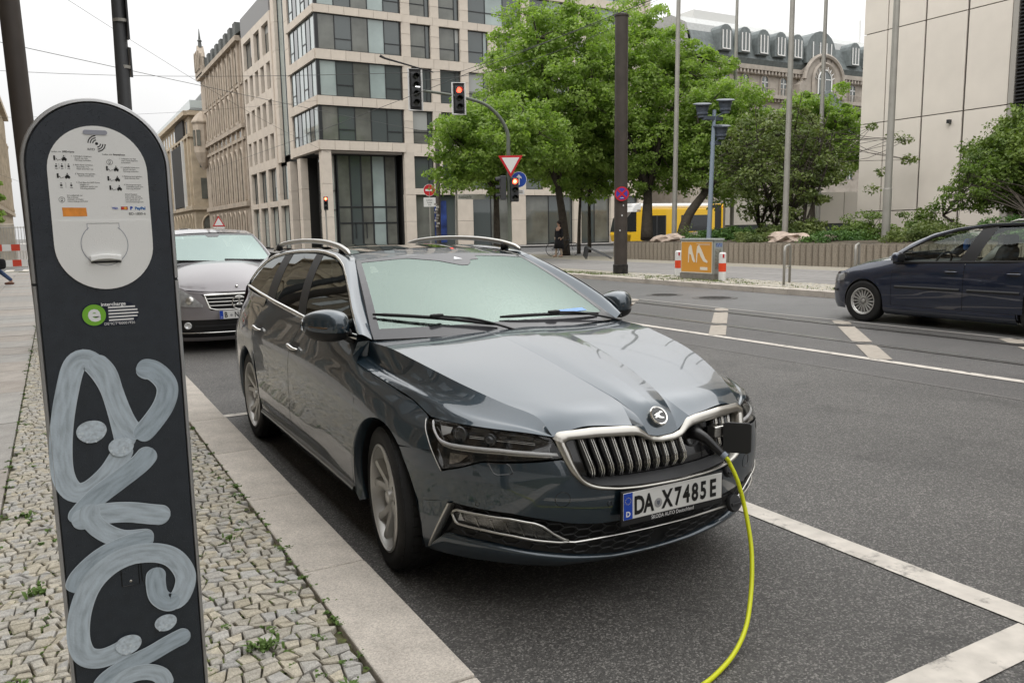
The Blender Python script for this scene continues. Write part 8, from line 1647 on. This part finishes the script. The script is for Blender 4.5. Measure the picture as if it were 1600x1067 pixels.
for sd in (-1, 1):
    q = lambda nm, cs, m, nu=30, nv=10, off=0, par=mc, even=True: patch(nm, skin(BM, cs, nu, nv, off, sd, even=even), m, par, ref=(-1.3, 0, .45))
    u = u_; e_ = BM.s_at(y=.52)
    q('front_bumper', [[(u(.36), .64), (BM.s_at(y=.70), .60), (BM.s_at(y=.42), .565), (.30, .56), (0, .56)], [(u(.35), .52), (.3, .50), (0, .50)], [(u(.35), .44), (BM.s_at(y=.7), .44), (0, .44)]], M_mp, 50)
    q('front_bumper', [[(u(.36), .44), (BM.s_at(y=.72), .44)], [(u(.35), .17), (BM.s_at(y=.74), .17)]], M_mp, 14); q('front_lip', [[(BM.s_at(y=.74), .205), (0, .205)], [(BM.s_at(y=.74), .15), (0, .15)]], M_mp, 30, 6, .004)
    q('lower_intake', [[(BM.s_at(y=.74), .445), (0, .445)], [(BM.s_at(y=.74), .19), (0, .19)]], M_blackpl, 30, 6, -.03)
    q('chrome_strip', [[(BM.s_at(y=.74), .275), (0, .275)], [(BM.s_at(y=.74), .258), (0, .258)]], M_chrome, 30, 4, lambda t: np.array([0, .012, .012, 0])); q('intake_bar', [[(BM.s_at(y=.56), .365), (0, .365)], [(BM.s_at(y=.56), .350), (0, .350)]], M_greypl, 20, 4, -.012)
    c = BM.pt(np.array([BM.s_at(y=.64)]), np.array([.365]), -.01, sd)[0]; MB().lathe([(0, .0), (.03, .004), (.036, .012), (.045, .012), (.048, 0)], c, (1, sd * .3, 0), n=18).build('fog_lamp', M_lampwhite, mc, smooth=True)
    ht = [(u(.42), .86), (BM.s_at(y=.72), .825), (BM.s_at(y=.60), .765), (BM.s_at(y=.455), .64)]; hb = [(u(.36), .665), (BM.s_at(y=.74), .625), (BM.s_at(y=.60), .612), (BM.s_at(y=.45), .605)]
    hd = q('headlight', [ht, hb], mat("headlight bowl", (.62, .63, .64), rough=.25, metal=.3, noise=(14, .35, 3)), 24, 8, .001); q('lens', [ht, hb], M_lens, 24, 8, .008, hd)
    MB().lathe([(0, .012), (.035, .010), (.05, 0), (.055, -.004)], BM.pt(np.array([BM.s_at(y=.60)]), np.array([.69]), .004, sd)[0], (1, sd * .35, .2), n=18).build("projector", M_satin, hd, smooth=True)
    q('fender_front', [[(u(.36), .88), (BM.s_at(y=.72), .84), (BM.s_at(y=.46), .76), (BM.s_at(y=.36), .62)], [(u(.37), .64), (BM.s_at(y=.74), .60), (BM.s_at(y=.58), .57), (BM.s_at(y=.36), .555)]], M_mp, 24, 8, -.004)
    q('bonnet_front', [[(u(.50), .84), (BM.s_at(y=.62), .81), (BM.s_at(y=.42), .80), (0, .80)], [(u(.45), .83), (BM.s_at(y=.62), .79), (BM.s_at(y=.43), .765), (0, .77)]], M_mp, 24, 8, .001)
    gt = [(BM.s_at(y=.42), .75), (.2, .755), (0, .758)]; gb_ = [(BM.s_at(y=.36), .585), (.25, .57), (0, .568)]
    q('grille_back', [gt, gb_], M_blackpl, 20, 6, -.03)
    for z in (.712, .668, .620): w_ = BM.s_at(y=np.interp(z, [.58, .75], [.35, .41])); q('grille_slat', [[(w_, z + .008), (0, z + .008)], [(w_, z - .008), (0, z - .008)]], M_satin, 16, 4, lambda t: np.array([-.02, .002, .002, -.02]))
    q('grille_bar', [[(BM.s_at(y=.44), .770), (.2, .778), (0, .78)], [(BM.s_at(y=.42), .745), (.2, .752), (0, .754)]], M_chrome, 20, 4, lambda t: np.array([0, .012, .012, 0]))
    q('grille_rim', [[(BM.s_at(y=.445), .765), (BM.s_at(y=.38), .585), (.30, .56), (0, .555)], [(BM.s_at(y=.415), .745), (BM.s_at(y=.355), .59), (.28, .574), (0, .57)]], M_satin, 30, 4, lambda t: np.array([0, .008, .008, 0]))
sc_ = BM.pt(np.array([0.]), np.array([.65]), .028, -1)[0]; ring = MB(); th = np.linspace(0, 2 * np.pi, 40); ring.tube([(sc_[0], sc_[1] + .088 * math.cos(t), sc_[2] + .088 * math.sin(t)) for t in th], .008, 6)
for a in (90, 210, 330): ring.tube([tuple(sc_), (sc_[0], sc_[1] + .084 * math.cos(R(a)), sc_[2] + .084 * math.sin(R(a)))], [.009, .003], 6)
ring.build('star_badge', M_chrome, mc, smooth=True); MB().lathe([(0, .01), (.016, .008), (.018, 0)], (.70, 0, .865), (.6, 0, .8), n=14).build('bonnet_badge', M_chrome, mc, smooth=True)
pl = MB().box(.815, .822, -.26, .26, .445, .555).build('number_plate', M_plate, mc); MB().box(.8222, .8228, -.2585, -.215, .447, .553).build('euro_band', M_blue, pl)
for s_, x in (("B", -.18), ("N", -.045)): text(s_, .10, M_ink, pl, (.8235, x, .463), (R(90), 0, R(90)), align='CENTER', xs=.72, bold=.002)
MB().lathe([(0, 0), (.017, 0)], (.8235, -.112, .49), (1, 0, 0), n=16).build('registration_seal', MATS["seal silver"], pl); text("D", .03, M_white, pl, (.8235, -.237, .46), (R(90), 0, R(90)), align='CENTER')
van = thing('white_van', 'white vehicle roof showing above the grey hatchback', 'car', (2.2, 21.0, 0), R(-90)); VB = mk_body(.8, 3.4, .9)
for sd in (-1, 1): patch('body', skin(VB, [[(VB.s_at(y=0) , .2), (VB.S, .2)], [(0, .5), (VB.S, .5)], [(0, .8), (VB.S, .8)], [(0, 1.0), (VB.S, 1.0)]], 60, 16, 0, sd), mat("white car paint", (.75, .76, .77), rough=.3, coat=1), van)
patch('roof', np.array([[(x, a * w, z - .04 * abs(a) ** 2) for a in np.linspace(-1, 1, 13)] for x, w, z in ((.35, .78, .99), (-.2, .75, 1.12), (-.7, .68, 1.42), (-1.1, .64, 1.64), (-1.6, .62, 1.70), (-2.4, .62, 1.70), (-3.0, .6, 1.64), (-3.3, .66, 1.2), (-3.38, .8, .98))]), MATS["white car paint"], van)
patch('windscreen', np.array([[(x + .01, a * w, z + .012 - .04 * abs(a) ** 2) for a in np.linspace(-.93, .93, 9)] for x, w, z in ((-.25, .745, 1.145), (-.7, .68, 1.425), (-1.0, .65, 1.58))]), M_ws2, van)
for cx in (0, -2.6):
    for sd in (-1, 1): w = link('wheel', None, None, van, loc=(cx, sd * .8, .32)); MB().lathe([(0, 0), (.22, 0), (.32, .02), (.32, .18), (0, .18)], (0, sd * .1, 0), (0, -sd, 0), n=20).build('tyre', M_rubber, w)
# ---- dark blue hatchback on the far lane
gf = thing('blue_hatchback', 'dark blue hatchback driving on the far lane, cut off by the right edge', 'car', (11.93, 8.33, 0), R(90))
BG = mk_body(.86, 3.5, .88); M_gp = paint("dark blue paint", (.006, .014, .040), .3, True); M_gg = glassy("clear side glass", (.86, .92, .89), (.9, .95, .95), f0=.04, gain=.35)
u_g, wpg = car_common(gf, BG, dict(paint=M_gp, W=.88, tail=3.5, wb=2.72, r=.322, arch=.36, rim=.208, style=18, xf=.38, xb=-1.62, xc=-2.44, belt=[(.4, .93), (1.5, .965), (2.5, 1.0), (9, 1.03)], gy=.845, gk=.26, gk2=.42, gx=([2.2, 3.4], [0, .08]), strip=.58, hz=.835,
    hoodz=[(-.53, .985), (-.3, .965), (0, .92), (.3, .84), (.44, .78)], hoodc=[(-.30, 1.06), (.0, 1.01), (.35, .93), (.62, .83), (.80, .73)], glass=M_gg, beltm=M_blackpl,
    dlo=dict(top=[(-.46, .985), (-.72, 1.15), (-1.02, 1.31), (-1.37, 1.415), (-1.82, 1.475), (-2.3, 1.485), (-2.8, 1.45), (-3.0, 1.30)], bot=[(-.50, .955), (-1.5, .98), (-2.5, 1.01), (-3.0, 1.06)], panes=[('front_side_window', [(-.66, 1.03), (-.80, 1.10), (-1.06, 1.245), (-1.40, 1.365), (-1.72, 1.41)], [(-.62, .97), (-1.56, .99)]), ('rear_side_window', [(-1.90, 1.445), (-2.3, 1.455), (-2.5, 1.44)], [(-1.72, .995), (-2.5, 1.02)])], pillars=[([(-1.71, 1.43), (-1.92, 1.46)], [(-1.53, .985), (-1.75, .995)]), ([(-.50, .98), (-.66, 1.06)], [(-.50, .965), (-.66, .97)]), ([(-2.45, 1.41), (-3.0, 1.26)], [(-2.45, 1.01), (-3.0, 1.06)])]),
    roofedge=[(-.36, .76, 1.02), (-.70, .69, 1.235), (-1.02, .64, 1.375), (-1.37, .605, 1.455), (-1.82, .59, 1.505), (-2.3, .58, 1.515), (-2.9, .56, 1.48), (-3.15, .54, 1.41)], ws=((-.36, -.20, .76, 1.02), (-1.10, -.96, .635, 1.395)), wsm=M_gg, mirror=(-.66, .96, 1.03), seats=(-1.62, -2.45)))
for sd in (-1, 1):
    q = lambda nm, cs, m, nu=30, nv=10, off=0, par=gf, even=True: patch(nm, skin(BG, cs, nu, nv, off, sd, even=even), m, par, ref=(-1.3, 0, .45)); u = u_g
    q('front_bumper', [[(u(.38), .60), (BG.s_at(y=.7), .58), (0, .56)], [(u(.37), .4), (0, .4)], [(u(.36), .19), (0, .19)]], M_gp, 40, 14); q('bumper_strip', [[(BG.s_at(x=.52), .50), (0, .50)], [(BG.s_at(x=.52), .455), (0, .455)]], M_blackpl, 30, 4, lambda t: np.array([0, .014, .014, 0]))
    ht = [(u(.30), .79), (u(.48), .735), (BG.s_at(y=.60), .71), (BG.s_at(y=.45), .70)]; hb = [(u(.40), .64), (BG.s_at(y=.72), .60), (BG.s_at(y=.58), .59), (BG.s_at(y=.45), .60)]
    q('bonnet_front', [[(u(.36), .80), (BG.s_at(y=.6), .74), (0, .735)], [(u(.36), .60), (BG.s_at(y=.6), .56), (0, .56)]], M_gp, 24, 8, -.003); hd = q('headlight', [ht, hb], MATS["headlight bowl"], 20, 8, .0); q('lens', [ht, hb], M_lens, 20, 8, .006, hd)
MB().tube([(-2.05, .56, 1.52), (-2.15, .555, 1.55), (-2.8, .55, 1.54), (-2.9, .55, 1.51)], .014, 6).build('roof_bar', M_satin, gf, smooth=True)
dv = thing('driver', 'pale sleeve and blue pendant behind the side glass of the blue hatchback', 'person', (11.93 - .36, 8.33 - 1.75, .62), R(90)); dv['label'] = 'driver of the blue hatchback, in a pale top, one arm towards the wheel'; dv['category'] = 'person'; dv.name = 'person'
skin_body('body', [(0, 0, 0), (-.08, 0, .28), (-.12, 0, .52), (-.10, 0, .62), (-.08, 0, .74), (-.10, .19, .48), (.10, .22, .28), (.42, .12, .33), (-.10, -.19, .48), (.12, -.22, .30), (.42, -.10, .36), (.45, .1, .05), (.45, -.1, .05)], [(0, 1), (1, 2), (2, 3), (3, 4), (2, 5), (5, 6), (6, 7), (2, 8), (8, 9), (9, 10), (0, 11), (0, 12)], [.14, .14, .13, .05, .09, .06, .045, .035, .06, .045, .035, .07, .07], mat("pale top", (.50, .50, .47), rough=.8), dv)
pd = thing('pendant', 'bright blue tag hanging in the windscreen of the blue hatchback', 'ornament', (11.93 - .05, 8.33 - 1.15, 1.20)); MB().add(*pillow((0, 0, 0), (.05, .10, .18), .2, 6, .6)).build('tag', mat("bright blue cloth", (.03, .16, .55), rough=.6), pd, smooth=True)
# ------------------------------------------------------------------ charging cable: plug in the grille port, yellow lead to the ground and towards the post
cc_ = thing('charging_cable', 'yellow charging cable with black plug hanging from the grille port to the road', 'charging cable', (0, 0, 0))
def toW(p): return np.array([2.121 + p[1], 3.41 - p[0], p[2]])
p0, pa, p1, p2 = (np.array(v) for v in ([2.2848, 2.5, 0.6864], [2.2766, 2.46, 0.6852], [2.2821, 2.42, 0.6715], [2.3142, 2.36, 0.6156]))
MB().tube(spl([p0 + [0, .06, 0], p0, pa, p1, p2], 24), np.interp(np.linspace(0, 1, 24), [0, .2, .4, .7, 1], [.029, .030, .026, .021, .015]), 14).build('plug_handle', mat("plug black", (.012, .012, .013), rough=.35), cc_, smooth=True)
dr_ = (p2 - p1); dr_ /= np.linalg.norm(dr_); MB().tube([p2 - dr_ * .010, p2 + dr_ * .010], .0175, 14).build('plug_collar', mat("plug grey", (.22, .25, .30), rough=.45), cc_)
M_cab = mat("yellow cable sheath", (.62, .66, .01), rough=.4)
path = [p2, p2 + dr_ * .02] + [np.array(a) for a in [[2.33, 2.343, 0.585], [2.345, 2.313, 0.52], [2.353, 2.279, 0.42], [2.327, 2.219, 0.31], [2.287, 2.168, 0.23], [2.218, 2.105, 0.14], [2.117, 2.03, 0.07], [2.001, 1.971, 0.03], [1.876, 1.927, 0.012], [1.76, 1.895, 0.01], [1.5, 1.84, 0.01], [1.15, 1.86, 0.012], [1.05, 1.87, 0.112], [0.6, 1.86, 0.111], [0.2, 1.84, 0.112]]]
cbp = spl(path, 120); MB().tube(cbp, .0088, 10).build('lead', M_cab, cc_, smooth=True)
# ------------------------------------------------------------------ lettering becomes plain mesh
dg = bpy.context.evaluated_depsgraph_get()
for o in [x for x in bpy.data.objects if x.type == 'FONT']:
    me = bpy.data.meshes.new_from_object(o.evaluated_get(dg), preserve_all_data_layers=False, depsgraph=dg)
    if not me.materials: me.materials.append(o.data.materials[0])
    n = bpy.data.objects.new("print", me); COL.objects.link(n); n.parent = o.parent; n.location = o.location; n.rotation_euler = o.rotation_euler; n.scale = o.scale; bpy.data.objects.remove(o); n.name = "lettering"
